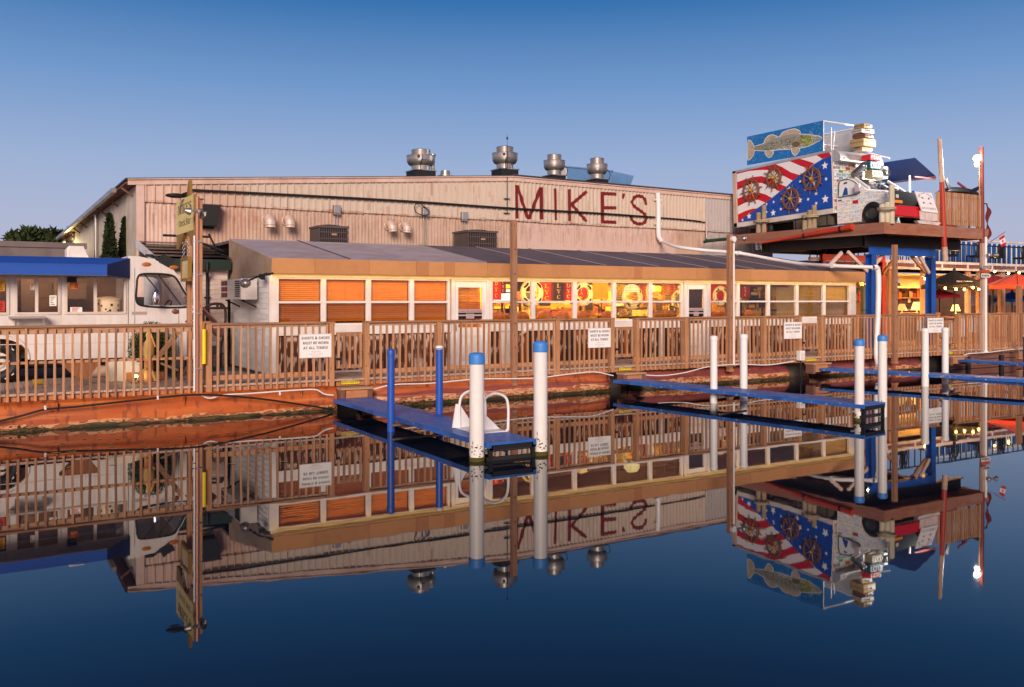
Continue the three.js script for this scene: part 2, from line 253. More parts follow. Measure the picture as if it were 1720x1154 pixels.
const noticeTex = canvas(512, 400, (x, w, h) => {
  x.fillStyle = '#f2eeec'; x.fillRect(0, 0, w, h); x.strokeStyle = '#b9a9a0'; x.lineWidth = 3; x.strokeRect(4, 4, w - 8, h - 8); x.fillStyle = '#2c1c1a'; x.textAlign = 'center';
  x.font = 'bold 64px sans-serif'; x.fillText('SHIRTS & SHOES', w / 2, 88, 462); x.fillText('MUST BE WORN', w / 2, 172, 420); x.fillText('AT ALL TIMES!', w / 2, 256, 400);
  x.fillStyle = '#a97a78'; x.font = 'italic 28px serif'; x.fillText('Thank You!', w / 2, 310); x.font = '22px sans-serif'; x.fillText("MIKE'S ON THE WATER", w / 2, 348); x.fillText('Management', w / 2, 378);
});
const noticeMat = tm(noticeTex, 0.55);
for (const [a, b, t, bo, label] of [[503, 557, 561, 601, 'white notice about shirts and shoes hung next to the first gate'], [988, 1026, 551, 584, 'white notice about shirts and shoes hung beside the middle dock gate'], [1317, 1347, 541, 569, 'white notice about shirts and shoes hung above the outlet box'], [1558, 1585, 534, 559, 'white notice about shirts and shoes behind the pair of all white pilings']]) {
  const z = RZ + 0.072, x0 = XZ(a, z), x1 = XZ(b, z), y1 = YZ((a + b) / 2, t, z), y0 = YZ((a + b) / 2, bo, z), g = thing('dress_code_notice', label, 'sign', [(x0 + x1) / 2, y0, z], 'white notices on the railing');
  part(g, 'board', slab(x0, x1, y0, y1, z - 0.012, z), std([228, 222, 218], 0.6)); part(g, 'sign_face', quad(V(x0 + 0.004, y0 + 0.004, z + 0.003), V(x1 - 0.004, y0 + 0.004, z + 0.003), V(x1 - 0.004, y1 - 0.004, z + 0.003), V(x0 + 0.004, y1 - 0.004, z + 0.003)), noticeMat);
  for (const sx of [x0 + 0.03, x1 - 0.03]) part(g, 'screw', cyl(V(sx, y1 - 0.03, z), V(sx, y1 - 0.03, z + 0.008), 0.008, 0.008, 8), metal);
}
// cables and hoses along the hull
const hosePts = (a, z) => a.map(([x, y]) => { const p = onZ(x, y, z); return p; });
one('black_hose', tube(hosePts([[-40, 716], [30, 700], [75, 688], [130, 683], [240, 671], [330, 663], [420, 668], [510, 680], [560, 688]], -16.45), 0.017), black, 'black hose sagging along the long orange pontoon', 'hose');
one('white_conduit', tube(hosePts([[338, 664], [352, 669], [372, 664], [420, 661], [505, 655], [532, 655], [545, 662], [560, 664]], -16.5), 0.014), whitePvc, 'thin white conduit curling from the tall sign post to the first gate', 'conduit', 'white conduits along the hull');
one('white_conduit', tube(hosePts([[617, 657], [655, 647], [720, 644], [800, 637], [900, 635], [960, 628], [1000, 625], [1030, 631]], -16.6), 0.014), whitePvc, 'thin white conduit behind the dock with the ladder', 'conduit', 'white conduits along the hull');
one('white_conduit', tube(hosePts([[1072, 629], [1110, 631], [1150, 626], [1190, 616], [1240, 612], [1290, 613], [1333, 607]], -16.62), 0.014), whitePvc, 'thin white conduit looping below the conduit post', 'conduit', 'white conduits along the hull');
one('white_conduit', tube(hosePts([[1612, 602], [1620, 596], [1660, 592], [1700, 587], [1760, 585]], -16.75), 0.014), whitePvc, 'thin white conduit along the dark timber crib', 'conduit', 'white conduits along the hull');
for (const [x, y, l] of [[76, 685, 'small white hose clip in front of the truck wheel'], [265, 668, 'small white hose clip below the tall yellow sign'], [470, 661, 'small white hose clip left of the first gate']]) { const p = onZ(x, y, -16.42); one('hose_clip', mg(bx(0.03, 0.06, 0.02, p.x, p.y, p.z), sph(0.02, p.x, p.y + 0.02, p.z, 1, 1, 1, 8)), whitePvc, l, 'clip', 'hose clips'); }
{ const p = onZ(1345, 597, -16.8), g = thing('outlet_box', 'small white electrical outlet box on a short stem by the narrow gate', 'outlet box', [p.x, p.y - 0.14, p.z]); part(g, 'box', bx(0.2, 0.26, 0.12, p.x, p.y, p.z), whitePvc); part(g, 'cover', bx(0.14, 0.17, 0.02, p.x, p.y, p.z + 0.07), trimWhite); part(g, 'stem', cyl(V(p.x, 0.05, p.z), V(p.x, p.y - 0.13, p.z), 0.02), dark); }

// ---------- docks ----------
function dock(label, x, z0, z1, w, yaw, top, gr) {
  const len = z1 - z0, g = thing('floating_dock', label, 'dock', [x, 0.02, z0], gr, true); g.rotation.y = yaw;
  const n = Math.round(len / 1.22), dl = len / n;
  for (let i = 0; i < n; i++) part(g, 'deck_panel', bx(w - 0.01, 0.03, dl - 0.012, w / 2, top - 0.035 + R(-0.002, 0.002), (i + 0.5) * dl), bluePaint);
  for (const s of [0.02, w - 0.02]) part(g, 'side_beam', bx(0.045, 0.068, len, s, top - 0.0545, len / 2), bluePaint);
  part(g, 'end_beam', bx(w, 0.06, 0.05, w / 2, top - 0.088, len - 0.03), black); part(g, 'lower_beam', bx(w, 0.05, 0.05, w / 2, top - 0.24, len - 0.05), dark);
  for (const s of [0.04, w - 0.04]) part(g, 'end_post', bx(0.05, 0.3, 0.05, s, top - 0.2, len - 0.03), black);
  for (const q of [0.12, 0.5, 0.8]) part(g, 'joist', bx(w - 0.1, 0.06, 0.05, w / 2, top - 0.082, len * q), dark); for (const q of [0.5, 0.97]) part(g, 'cross_pipe', cyl(V(-0.08, top - 0.15, len * q), V(w + 0.08, top - 0.15, len * q), 0.022), galv);
  return g;
}
dock('short blue painted dock carrying the white boarding ladder', 5.74, -16.5, -10.35, 0.74, 0, 0.24, 'blue docks');
dock('blue painted dock ending at the blue capped pair of pilings', 12.42, -16.5, -10.3, 0.72, 0.135, 0.3, 'blue docks');
dock('blue painted dock crossing behind the blue capped pair of pilings', 19.25, -16.8, -9.6, 0.72, 0.26, 0.3, 'blue docks');
dock('far blue dock below the arrow signpost', 25.45, -16.6, -11, 0.7, 0.02, 0.32, 'blue docks');
function pile(x, z, top, r, body, cap, label, capH = 0.16, group = 'mooring pilings', crusty) {
  const g = thing('mooring_piling', label, 'piling', [x, -0.5, z], group);
  part(g, 'shaft', cyl(V(x, -0.5, z), V(x, top - capH + 0.02, z), r * 1.02, r, 24), body);
  const c = lathe([[r * 1.1, 0], [r * 1.12, 0.02], [r * 1.12, capH - 0.05], [r * 0.98, capH - 0.012], [r * 0.6, capH], [0, capH + 0.003]], 24).translate(x, top - capH, z); part(g, 'cap', c, cap);
  if (crusty) { const l = []; for (let i = 0; i < 70; i++) { const a = R(0, 6.28), y = Math.pow(rnd(), 1.6) * 0.24; l.push(sph(R(0.006, 0.017), x + Math.cos(a) * r, y, z + Math.sin(a) * r, 1, 0.8, 1, 5)); } part(g, 'mussel_crust', mg(l), std([92, 84, 44], 0.9)).userData.kind = 'stuff'; part(g, 'algae_ring', cyl(V(x, -0.05, z), V(x, 0.055, z), r * 1.06, r * 1.04, 20), std([74, 70, 12], 0.9)); }
}
const pvcDirty = painted([236, 232, 230], { amt: 0.08, streak: 0.06, dirt: [150, 130, 110], chips: 0.14, chip: [120, 100, 84] }, 0.4), capBlue = painted([64, 138, 222], { amt: 0.1, streak: 0.05, dirt: [50, 90, 150] }, 0.5), pileBlue = painted([36, 88, 186], { amt: 0.3, streak: 0.3, dirt: [24, 50, 120], chips: 0.12, chip: [110, 120, 160] }, 0.4);
pile(5.64, -10.5, 1.44, 0.098, pvcDirty, capBlue, 'white piling with blue cap standing next to the boarding ladder', 0.15, 'mooring pilings', true);
pile(6.62, -10.46, 1.575, 0.096, pvcDirty, capBlue, 'taller white piling with chipped blue cap at the corner of the ladder dock', 0.15, 'mooring pilings', true);
pile(5.69, -13.55, 1.345, 0.06, pileBlue, pileBlue, 'all blue slim piling halfway along the ladder dock', 0.12);
pile(6.54, -13.5, 1.38, 0.06, pileBlue, whitePvc, 'slim blue piling with white cap', 0.06);
pile(13.32, -10.5, 1.45, 0.082, pvcDirty, capBlue, 'white piling with blue cap and weed at the waterline, end of the middle dock', 0.12, 'mooring pilings', true);
pile(14.16, -10.66, 1.5, 0.08, pvcDirty, capBlue, 'clean white piling with blue cap at the outer corner of the middle dock', 0.11);
pile(13.02, -13.85, 1.4, 0.075, whitePvc, whitePvc, 'all white capped piling on the ladder side of the middle dock', 0.1);
pile(13.82, -13.8, 1.42, 0.08, whitePvc, whitePvc, 'all white capped piling rising through the far edge of the middle dock', 0.1);
pile(20.05, -13.87, 1.44, 0.085, whitePvc, whitePvc, 'all white piling in front of the dock that crosses behind', 0.1);
pile(20.98, -13.95, 1.44, 0.08, whitePvc, whitePvc, 'all white piling behind the crossing dock, below the last notice', 0.1);
pile(28.7, -16.3, 1.0, 0.075, std([62, 66, 120], 0.5), whitePvc, 'short purple blue piling with a white cap', 0.04);
{ const g = thing('boarding_ladder', 'white boarding ladder with looped handles on the short dock', 'ladder', [6.3, 0.24, -11.5]);
  for (const [x0, x1, zz] of [[6.13, 6.56, -11.25], [6.05, 6.48, -11.8]]) part(g, 'handrail', tube([V(x0, 0.24, zz), V(x0, 0.6, zz), V(x0 + 0.04, 0.72, zz), V((x0 + x1) / 2, 0.79, zz), V(x1 - 0.04, 0.72, zz), V(x1, 0.6, zz), V(x1, 0.24, zz)], 0.021, 50), whitePvc);
  part(g, 'gusset_plate', ext([[6.04, 0.25], [6.5, 0.25], [6.16, 0.56], [6.1, 0.56]], 0.02).translate(0, 0, -11.4), whitePvc); part(g, 'gusset_plate', ext([[5.94, 0.25], [6.3, 0.25], [6.06, 0.6], [6.0, 0.6]], 0.02).translate(0, 0, -11.84), whitePvc);
  part(g, 'base_plate', slab(6.0, 6.47, 0.242, 0.256, -11.9, -11.15), whitePvc); for (const y of [0.06, -0.18]) part(g, 'rung', cyl(V(6.54, y, -11.25), V(6.54, y, -11.8), 0.02), whitePvc); for (const z of [-11.25, -11.8]) part(g, 'side_rail', cyl(V(6.54, -0.3, z), V(6.54, 0.26, z), 0.021), whitePvc); }
// floating leaves near the hull
{ const leaf = std([150, 140, 60], 0.8), leaves = []; for (let i = 0; i < 60; i++) { const p = i < 40 ? onY(R(60, 560), R(722, 760), 0.006) : onY(R(20, 640), R(715, 790), 0.006); leaves.push(new THREE.CircleGeometry(1, 7).scale(R(0.02, 0.07), R(0.015, 0.03), 1).rotateX(-Math.PI / 2).rotateY(R(0, 3)).translate(p.x, 0.004 + i * 0.00004, p.z)); } one('floating_leaves', mg(leaves), leaf, 'scattered yellow green leaves floating beside the orange pontoon', 'leaves', null, 'stuff'); }
// ---------- the big corrugated building ----------
const WZ = -24.2, WX0 = 3.31, WXR = 14.25, WX1 = 26.5, topY = (x) => (x < WXR ? 5.17 + (x - WX0) / (WXR - WX0) * 0.83 : 6.0 - (x - WXR) * 0.0065), SPLIT = 4.63;
const wallTex = canvas(2048, 512, (c, w, h) => {
  const X = (x) => (x - 3.3) / 23.2 * w, Y = (y) => (6.1 - y) / 2.7 * h, P = (px, py) => { const p = onZ(px, py, WZ); return [X(p.x), Y(p.y)]; };
  c.fillStyle = 'rgb(200,183,168)'; c.fillRect(0, 0, w, h); c.fillStyle = 'rgb(188,160,142)'; c.fillRect(0, Y(SPLIT), w, h);
  c.fillStyle = 'rgb(176,168,168)'; c.fillRect(X(22.3), 0, w, h); c.fillStyle = 'rgb(206,178,166)'; c.fillRect(X(WXR), Y(SPLIT), X(21) - X(WXR), h); c.fillStyle = 'rgb(212,180,164)'; c.fillRect(X(3.3), 0, X(4.2) - X(3.3), h);
  c.fillStyle = 'rgba(186,132,106,0.35)'; c.fillRect(X(4.2), Y(5.15), X(6) - X(4.2), h);
  for (let i = 0; i < 1500; i++) { const x = rnd() * w, up = rnd() < 0.35, y = up ? rnd() * Y(SPLIT) : Y(SPLIT) + rnd() * 60, l = R(15, 110), wd = R(1, 7); c.fillStyle = `rgba(${pick(['140,84,60', '160,104,78', '120,80,66', '236,214,200'])},${R(0.04, 0.19)})`; c.fillRect(x, y, wd, l); }
  for (let i = 0; i < 160; i++) { const x = rnd() * w; c.fillStyle = `rgba(140,92,70,${R(0.08, 0.3)})`; c.beginPath(); c.ellipse(x, Y(SPLIT) + R(-6, 8), R(3, 22), R(2, 8), 0, 0, 7); c.fill(); }
  for (let i = 0; i < 500; i++) { c.fillStyle = `rgba(70,40,30,${R(0.15, 0.5)})`; c.fillRect(rnd() * w, rnd() * h, R(1, 2.4), R(1, 3)); }
  for (let i = 0; i < 40; i++) { const x = X(R(6, 14)), y = Y(R(3.9, 4.6)); c.fillStyle = `rgba(150,92,66,${R(0.05, 0.16)})`; c.fillRect(x, y, R(6, 26), R(30, 110)); }
  // painted name
  const st = (pts, wd = 9) => { c.lineWidth = wd; c.strokeStyle = 'rgb(112,14,18)'; c.lineCap = 'butt'; c.lineJoin = 'round'; c.beginPath(); pts.forEach(([x, y], i) => { const p = P(x, y); i ? c.lineTo(p[0], p[1]) : c.moveTo(p[0], p[1]); }); c.stroke(); };
  c.save(); const sx = w / 23.2, sy = h / 2.7, k = sy / sx;
  const thick = (pts, m = 0.056) => { // strokes of even width in metres on a stretched canvas
    c.save(); c.scale(1, k); c.lineWidth = m * 2 * sx; c.strokeStyle = 'rgb(112,14,18)'; c.lineJoin = 'round'; c.beginPath(); pts.forEach(([x, y], i) => { const p = P(x, y); i ? c.lineTo(p[0], p[1] / k) : c.moveTo(p[0], p[1] / k); }); c.stroke(); c.restore(); };
  thick([[866.6, 310.7], [867.5, 367.2]]); thick([[868, 312], [885.7, 365.5], [889, 365.5], [907.5, 315]], 0.06); thick([[908.5, 314.3], [909, 368.7]]);
  thick([[932, 316.7], [933, 370]]); thick([[956, 318], [956.7, 371.8]]); thick([[985.4, 321.3], [959.7, 343.4], [985, 372.5]]);
  thick([[1011, 322.8], [1011.7, 374.8]]); thick([[1009.6, 325], [1035, 326.4]]); thick([[1012, 349], [1035, 349.4]]); thick([[1010, 372.7], [1035, 373.6]]); thick([[1047.4, 325], [1045.6, 334]], 0.04);
  thick([[1085, 344.5], [1083.7, 336.4], [1079.5, 331.6], [1074.6, 329.4], [1069.5, 329.4], [1064.5, 332], [1061, 339.4], [1062.5, 344], [1067, 348.5], [1077.6, 356], [1083, 360.5], [1085.5, 366], [1083, 373], [1078, 376], [1071.6, 376.3], [1065, 374], [1061, 369.6], [1059.5, 362]]);
  c.restore();
  for (let i = 0; i < 60; i++) { const p = P(R(862, 1092), R(310, 378)); c.fillStyle = 'rgba(202,180,165,0.5)'; c.fillRect(p[0], p[1], R(1, 3), R(2, 6)); }
});
const wallMat = tm(wallTex, 0.62), warehouse = thing('corrugated_warehouse', 'large pale corrugated warehouse with big red painted letters', 'building', [14, 0.56, -36]);
function sheet(x0, x1, yb, yt, prof, z) { // prof: list of [dx, dz] of one rib period
  const per = prof[prof.length - 1][0], pts = []; for (let x = x0; x < x1 - 1e-6;) { for (let k = 0; k < prof.length - 1 && x + prof[k][0] < x1 - 1e-6; k++) pts.push([x + prof[k][0], prof[k][1]]); x += per; } pts.push([x1, 0]);
  const pos = [], uv = [], idx = []; for (const [x, d] of pts) for (const y of [yb, typeof yt === 'function' ? yt(x) : yt]) { pos.push(x, y, z + d); uv.push((x - 3.3) / 23.2, 1 - (6.1 - y) / 2.7); }
  for (let i = 0; i < pts.length - 1; i++) { const a = i * 2; idx.push(a, a + 2, a + 1, a + 2, a + 3, a + 1); }
  let g = new THREE.BufferGeometry(); g.setAttribute('position', new THREE.Float32BufferAttribute(pos, 3)); g.setAttribute('uv', new THREE.Float32BufferAttribute(uv, 2)); g.setIndex(idx); g = g.toNonIndexed(); g.computeVertexNormals(); return g;
}
{
  const ribL = [[0, 0], [0.155, 0], [0.16, 0.04], [0.19, 0.04], [0.2, 0]], ribR = [[0, 0], [0.05, 0], [0.07, 0.036], [0.1, 0.04], [0.125, 0.01], [0.15, 0]], ribLow = [[0, 0], [0.06, 0.012], [0.1, 0], [0.15, 0.014], [0.2, 0]], flat = [[0, 0], [1.9, 0.006], [2.0, 0]];
  for (let x = WX0; x < WXR - 0.1; x += 1) { const e = Math.min(x + 1, WXR); part(warehouse, 'wall_sheet', sheet(x, e - 0.003, SPLIT - R(0, 0.03), (q) => topY(q) - 0.1, ribL, WZ + R(0, 0.006)), wallMat); part(warehouse, 'lower_wall_sheet', sheet(x, e - 0.003, 3.4, SPLIT + 0.02, ribLow, WZ - 0.045), wallMat); }
  for (let x = WXR; x < WX1 - 0.1; x += 1.05) { const e = Math.min(x + 1.05, WX1); part(warehouse, 'wall_sheet', sheet(x, e - 0.003, SPLIT - R(0, 0.03), (q) => topY(q) - 0.1, ribR, WZ + R(0, 0.006)), wallMat); if (x < 25) part(warehouse, 'lower_wall_panel', sheet(x, e - 0.003, 3.4, SPLIT + 0.02, flat, WZ - 0.045), wallMat); }
  part(warehouse, 'wall', slab(WX0 + 0.02, WX1, 0.56, 3.45, WZ - 0.1, WZ - 0.3), wallMat);
  const side = painted([206, 196, 180], { amt: 0.3, streak: 0.3, dirt: [150, 120, 90] }, 0.65);
  for (let z = WZ; z > -50; z -= 2) part(warehouse, 'side_wall_sheet', slab(WX0 - 0.02, WX0 + 0.03, 0.56, 5.05, z, z - 1.99), side);
  const fas = painted([216, 186, 172], { amt: 0.25, streak: 0.2, dirt: [150, 96, 78] }, 0.55), roofM = painted([64, 58, 62], { amt: 0.5, dirt: [38, 34, 36] }, 0.7);
  const seg = (x0, x1, lo, hi, z0, z1, m, n) => part(warehouse, n, ext([[x0, topY(x0) + lo], [x1, topY(x1) + lo], [x1, topY(x1) + hi], [x0, topY(x0) + hi]], z0 - z1).translate(0, 0, z1), m);
  const cuts = [WX0 - 0.25, 6.9, 10.6, WXR, 18, 21.9, WX1]; for (let i = 0; i < cuts.length - 1; i++) { seg(cuts[i], cuts[i + 1] - 0.006, -0.13, -0.01, WZ + 0.06, WZ + 0.045, fas, 'fascia_board'); seg(cuts[i], cuts[i + 1] - 0.006, -0.005, 0.022, WZ + 0.1, WZ + 0.04, fas, 'drip_edge'); }
  seg(WX0 - 0.3, WXR, 0, 0.05, WZ + 0.035, -48, roofM, 'roof_slope'); seg(WXR + 0.002, WX1, 0, 0.09, WZ + 0.035, -50, roofM, 'roof_slope');
  part(warehouse, 'corner_trim', slab(WX0 - 0.05, WX0 + 0.14, 0.56, 5.05, WZ + 0.04, WZ - 0.1), fas);
  part(warehouse, 'soffit', slab(WX0 - 0.3, WX0 - 0.021, 5.06, 5.1, WZ + 0.02, -48), woodDark);
  part(warehouse, 'gutter', slab(WX0 - 0.41, WX0 - 0.3, 5.02, 5.14, -26, -48), galv); for (let z = -25; z > -47; z -= 3) part(warehouse, 'eave_bracket', bar(V(WX0 - 0.3, 5.04, z), V(WX0 - 0.03, 4.84, z), 0.05), woodDark);
  part(warehouse, 'downpipe', mg(cyl(V(WX0 - 0.12, 0.56, -33), V(WX0 - 0.12, 5.0, -33), 0.06)), galv);
}
// yellow wall lamp far along the side wall
{ const p = V(2.95, 4.5, -43), g = thing('wall_lamp', 'glowing yellow lamp under the far eave of the warehouse side wall', 'lamp', [p.x, p.y - 0.1, p.z]); part(g, 'housing', bx(0.3, 0.12, 0.3, p.x + 0.15, p.y + 0.14, p.z), black); part(g, 'lamp_lens', sph(0.14, p.x, p.y, p.z), glow([255, 214, 110], 5)); const l = new THREE.PointLight(new THREE.Color().setRGB(1, 0.75, 0.25), 12); l.position.copy(p); l.castShadow = true; l.shadow.radius = 5; scene.add(l); }

// roof exhaust fans
function fan(px, top, wpx, z, label, big) {
  const c = onZ(px, top, z), d = -z / -ray(px)[1], s = wpx * d / F / 0.93, base = topY(c.x) + 0.04, g = thing('exhaust_fan', label, 'exhaust fan', [c.x, base, z], 'spun metal exhaust fans on the roof'), hTot = c.y - base, k = hTot;
  part(g, 'curb_box', bx(0.72 * s, k * 0.24, 0.72 * s, c.x, base + k * 0.12, z), black); part(g, 'curb_flange', bx(0.78 * s, k * 0.03, 0.78 * s, c.x, base + k * 0.25, z), galv);
  part(g, 'neck', cyl(V(c.x, base + k * 0.26, z), V(c.x, base + k * 0.44, z), 0.3 * s, 0.31 * s, 28), galv);
  part(g, 'bowl', lathe([[0.3, 0.42], [0.4, 0.47], [0.455, 0.56], [0.46, 0.66], [0.465, 0.76], [0.475, 0.775], [0.475, 0.785], [0.3, 0.79]].map(([r, y]) => [r * s, y * k]), 32).translate(c.x, base, z), galv);
  part(g, 'motor_cover', lathe([[0.3, 0.78], [0.31, 0.97], [0.32, 0.975], [0.3, 0.995], [0.2, 1.0], [0, 1.0]].map(([r, y]) => [r * s, y * k]), 28).translate(c.x, base, z), galv);
  part(g, 'switch_box', bx(0.1 * s, 0.16 * s, 0.07 * s, c.x + (big ? -0.12 : 0.46) * s, base + k * 0.68, z + (big ? 0.47 : 0.05) * s), metal);
  part(g, 'cable', tube([V(c.x + (big ? -0.16 : 0.48) * s, base + k * 0.64, z + (big ? 0.48 : 0.06) * s), V(c.x + (big ? -0.2 : 0.42) * s, base + k * 0.45, z + 0.4 * s), V(c.x + (big ? -0.18 : 0.36) * s, base + k * 0.22, z + 0.4 * s)], 0.012), dark);
  if (big) part(g, 'hole', cyl(V(c.x - 0.26 * s, base + k * 0.7, z + 0.39 * s), V(c.x - 0.265 * s, base + k * 0.7, z + 0.405 * s), 0.05 * s, 0.05 * s), black);
}
fan(707, 252, 48, -24.75, 'spun metal exhaust fan with a side duct, next to the small vent cap', true);
fan(848, 247, 43, -24.7, 'tall spun metal exhaust fan behind the roof antenna', true);
fan(931, 260, 36, -24.9, 'spun metal exhaust fan directly left of the blue roof unit', false);
fan(1003, 266, 35, -24.9, 'spun metal exhaust fan in front of the blue roof unit', false);
{ const p = onZ(727, 262, -25.6), b = topY(p.x); one('vent_duct', mg(cyl(V(p.x, b, p.z), V(p.x, p.y, p.z), 0.06), cyl(V(p.x, p.y, p.z), V(p.x, p.y + 0.05, p.z), 0.1, 0.1)), galv, 'slim vertical duct beside the exhaust fan with the small vent cap', 'duct'); }
{ const p = onZ(748, 287, -25), b = topY(p.x), g = thing('mushroom_vent', 'small round aluminium vent cap on the roof ridge', 'vent', [p.x, b, p.z]); part(g, 'base', cyl(V(p.x, b, p.z), V(p.x, b + 0.12, p.z), 0.22, 0.2, 20), galv); part(g, 'rim', cyl(V(p.x, b + 0.12, p.z), V(p.x, b + 0.15, p.z), 0.24, 0.24, 20), galv); part(g, 'cap', cyl(V(p.x, b + 0.15, p.z), V(p.x, p.y, p.z), 0.16, 0.14, 20), galv); }
{ const b = onZ(852, 360, WZ + 0.08), t = onZ(845, 224, WZ + 0.08), g = thing('antenna_mast', 'thin antenna mast fixed to the warehouse wall left of the letters', 'antenna', [b.x, b.y, b.z]); part(g, 'mast', cyl(b, V(b.x, t.y - 0.35, b.z), 0.014, 0.012, 8), dark); part(g, 'whip', cyl(V(b.x, t.y - 0.35, b.z), V(b.x, t.y, b.z), 0.006, 0.004, 6), dark); part(g, 'coil', cyl(V(b.x, t.y - 0.18, b.z), V(b.x, t.y - 0.1, b.z), 0.025), dark); for (const y of [4.85, 5.3]) part(g, 'bracket', bx(0.2, 0.02, 0.06, b.x, y, b.z - 0.02), dark); }
{ const z = -30, a = onZ(952, 279, z), b = onZ(1028, 285, z), y0 = 5.9, m = painted([96, 140, 190], { amt: 0.2, streak: 0.2, dirt: [60, 96, 140] }, 0.4), g = thing('rooftop_air_unit', 'blue and white rooftop air unit with a wedge hood', 'air unit', [a.x, y0, z]); part(g, 'cabinet', slab(a.x, b.x, y0, a.y - 0.05, z, z - 1.2), m); part(g, 'end_panel', slab(a.x - 0.03, a.x - 0.002, y0, a.y - 0.06, z + 0.01, z - 1.21), white); part(g, 'lid', slab(a.x - 0.04, b.x + 0.04, a.y - 0.048, a.y, z + 0.03, z - 1.24), m); const h1 = onZ(1066, 295, z); part(g, 'intake_hood', ext([[b.x, y0], [b.x + 0.5, y0], [h1.x, h1.y - 0.02], [h1.x, h1.y], [b.x, h1.y + 0.12]], 1.1).translate(0, 0, z - 1.15), m); for (const x of [a.x + (b.x - a.x) * 0.5]) part(g, 'access_panel', slab(a.x + 0.1, x, y0 + 0.1, a.y - 0.12, z + 0.004, z + 0.012), m); }
// gooseneck wall vents
const hoodM = painted([222, 200, 190], { amt: 0.3, streak: 0.3, dirt: [120, 80, 66] }, 0.5, { metalness: 0.2 });
function hood(px, py, s, tilt, label) {
  const p = onZ(px, py, WZ + 0.02), g = thing('gooseneck_vent', label, 'vent', [p.x, p.y - 0.2, p.z], 'gooseneck vents on the warehouse wall', true); g.rotation.z = tilt;
  const path = [V(0, 0.3, -0.02), V(0, 0.33, 0.1), V(0, 0.33, 0.2), V(0, 0.27, 0.3), V(0, 0.16, 0.34), V(0, 0.06, 0.345)].map((p) => p.multiplyScalar(s));
  part(g, 'elbow', tube(path, 0.155 * s, 24, 18), hoodM); part(g, 'wall_collar', new THREE.TorusGeometry(0.16 * s, 0.02, 8, 24).translate(0, 0.3 * s, 0.01), hoodM); for (const [y, z] of [[0.06, 0.345], [0.14, 0.342]]) part(g, 'hem_ring', new THREE.TorusGeometry(0.157 * s, 0.012, 6, 24).rotateX(Math.PI / 2).translate(0, y * s, z * s), hoodM); part(g, 'throat', cyl(V(0, 0.05 * s, 0.345 * s), V(0, 0.055 * s, 0.345 * s), 0.14 * s, 0.14 * s, 20), black); part(g, 'seam_ring', new THREE.TorusGeometry(0.157 * s, 0.01, 6, 24).rotateX(0.75).translate(0, 0.31 * s, 0.24 * s), hoodM);
}
hood(449, 374, 0.9, 0, 'upright gooseneck vent on the wall, one of a close pair above the grey awning'); hood(482, 374, 0.85, 0, 'upright gooseneck vent on the wall, one of a close pair above the grey awning');
hood(654, 381, 0.8, 0.1, 'tilted rusty gooseneck vent on the wall below the looped cable'); hood(677, 383, 0.8, -0.06, 'tilted rusty gooseneck vent on the wall below the looped cable');
// electrical boxes with conduits
for (const [px, py, by, label] of [[565, 353, 376, 'small grey electrical box above the left air conditioner'], [714, 356, 412, 'grey electrical box with a looped cable on the wall'], [779, 364, 410, 'grey electrical box above the right air conditioner']]) {
  const p = onZ(px, py, WZ + 0.05), q = onZ(px, by, WZ + 0.05), g = thing('electrical_box', label, 'electrical box', [p.x, q.y, p.z], 'electrical boxes on the wall'); part(g, 'box', bx(0.2, 0.27, 0.12, p.x, p.y, p.z + 0.02), galv); part(g, 'cover', bx(0.17, 0.2, 0.02, p.x, p.y + 0.02, p.z + 0.09), metal); for (const s of [-0.04, 0.04]) part(g, 'conduit', cyl(V(p.x + s, p.y - 0.12, p.z - 0.01), V(p.x + s, q.y, p.z - 0.01), 0.012, 0.012, 6), galv);
  if (px === 714) part(g, 'looped_cable', tube([[714, 350], [704, 341], [697, 345], [698, 355], [708, 361], [718, 361], [721, 357], [712, 346]].map(([x, y]) => onZ(x, y, WZ + 0.16)), 0.014, 40, 6), black);
}
for (const [px, py] of [[558, 414]]) { }
// air conditioners on the flat roof behind the awning
const acM = painted([92, 78, 76], { amt: 0.4, streak: 0.3, dirt: [54, 44, 44] }, 0.55), acIn = std([34, 26, 28], 0.7);
function condenser(x0p, x1p, topP, label) {
  const z = -22.6, a = onZ(x0p + 3, topP, z), b = onZ(x1p - 2, topP, z), y0 = 3.58, w = b.x - a.x, h = a.y - y0, g = thing('air_conditioner', label, 'air conditioner', [(a.x + b.x) / 2, y0, z - w / 2], 'condensers on the flat roof');
  part(g, 'coil_core', slab(a.x + 0.03, b.x - 0.03, y0 + 0.03, a.y - 0.05, z - 0.03, z - w + 0.03), acIn); part(g, 'base_pan', slab(a.x, b.x, y0, y0 + 0.05, z, z - w), acM); part(g, 'top_cover', slab(a.x - 0.01, b.x + 0.01, a.y - 0.06, a.y, z + 0.01, z - w - 0.01), acM); part(g, 'fan_grille', lathe([[w * 0.36, 0], [w * 0.36, 0.03], [w * 0.1, 0.055], [0, 0.055]], 20).translate((a.x + b.x) / 2, a.y, z - w / 2), acIn);
  const n = 13, lg = bx(0.018, h - 0.12, 0.02); for (let i = 0; i <= n; i++) { place(g, 'louvre_bar', lg, acM, a.x + 0.02 + (w - 0.04) * i / n, y0 + h / 2 - 0.01, z - 0.012); place(g, 'louvre_bar', lg, acM, a.x + 0.012, y0 + h / 2 - 0.01, z - 0.02 - (w - 0.04) * i / n); }
  for (const k of [0.33, 0.66]) part(g, 'cross_band', slab(a.x, b.x, y0 + h * k - 0.012, y0 + h * k + 0.012, z + 0.001, z - 0.02), acM);
  part(g, 'badge', bx(0.14, 0.05, 0.012, (a.x + b.x) / 2, y0 + h * 0.55, z + 0.008), std([190, 160, 120], 0.4, { metalness: 0.5 }));
}
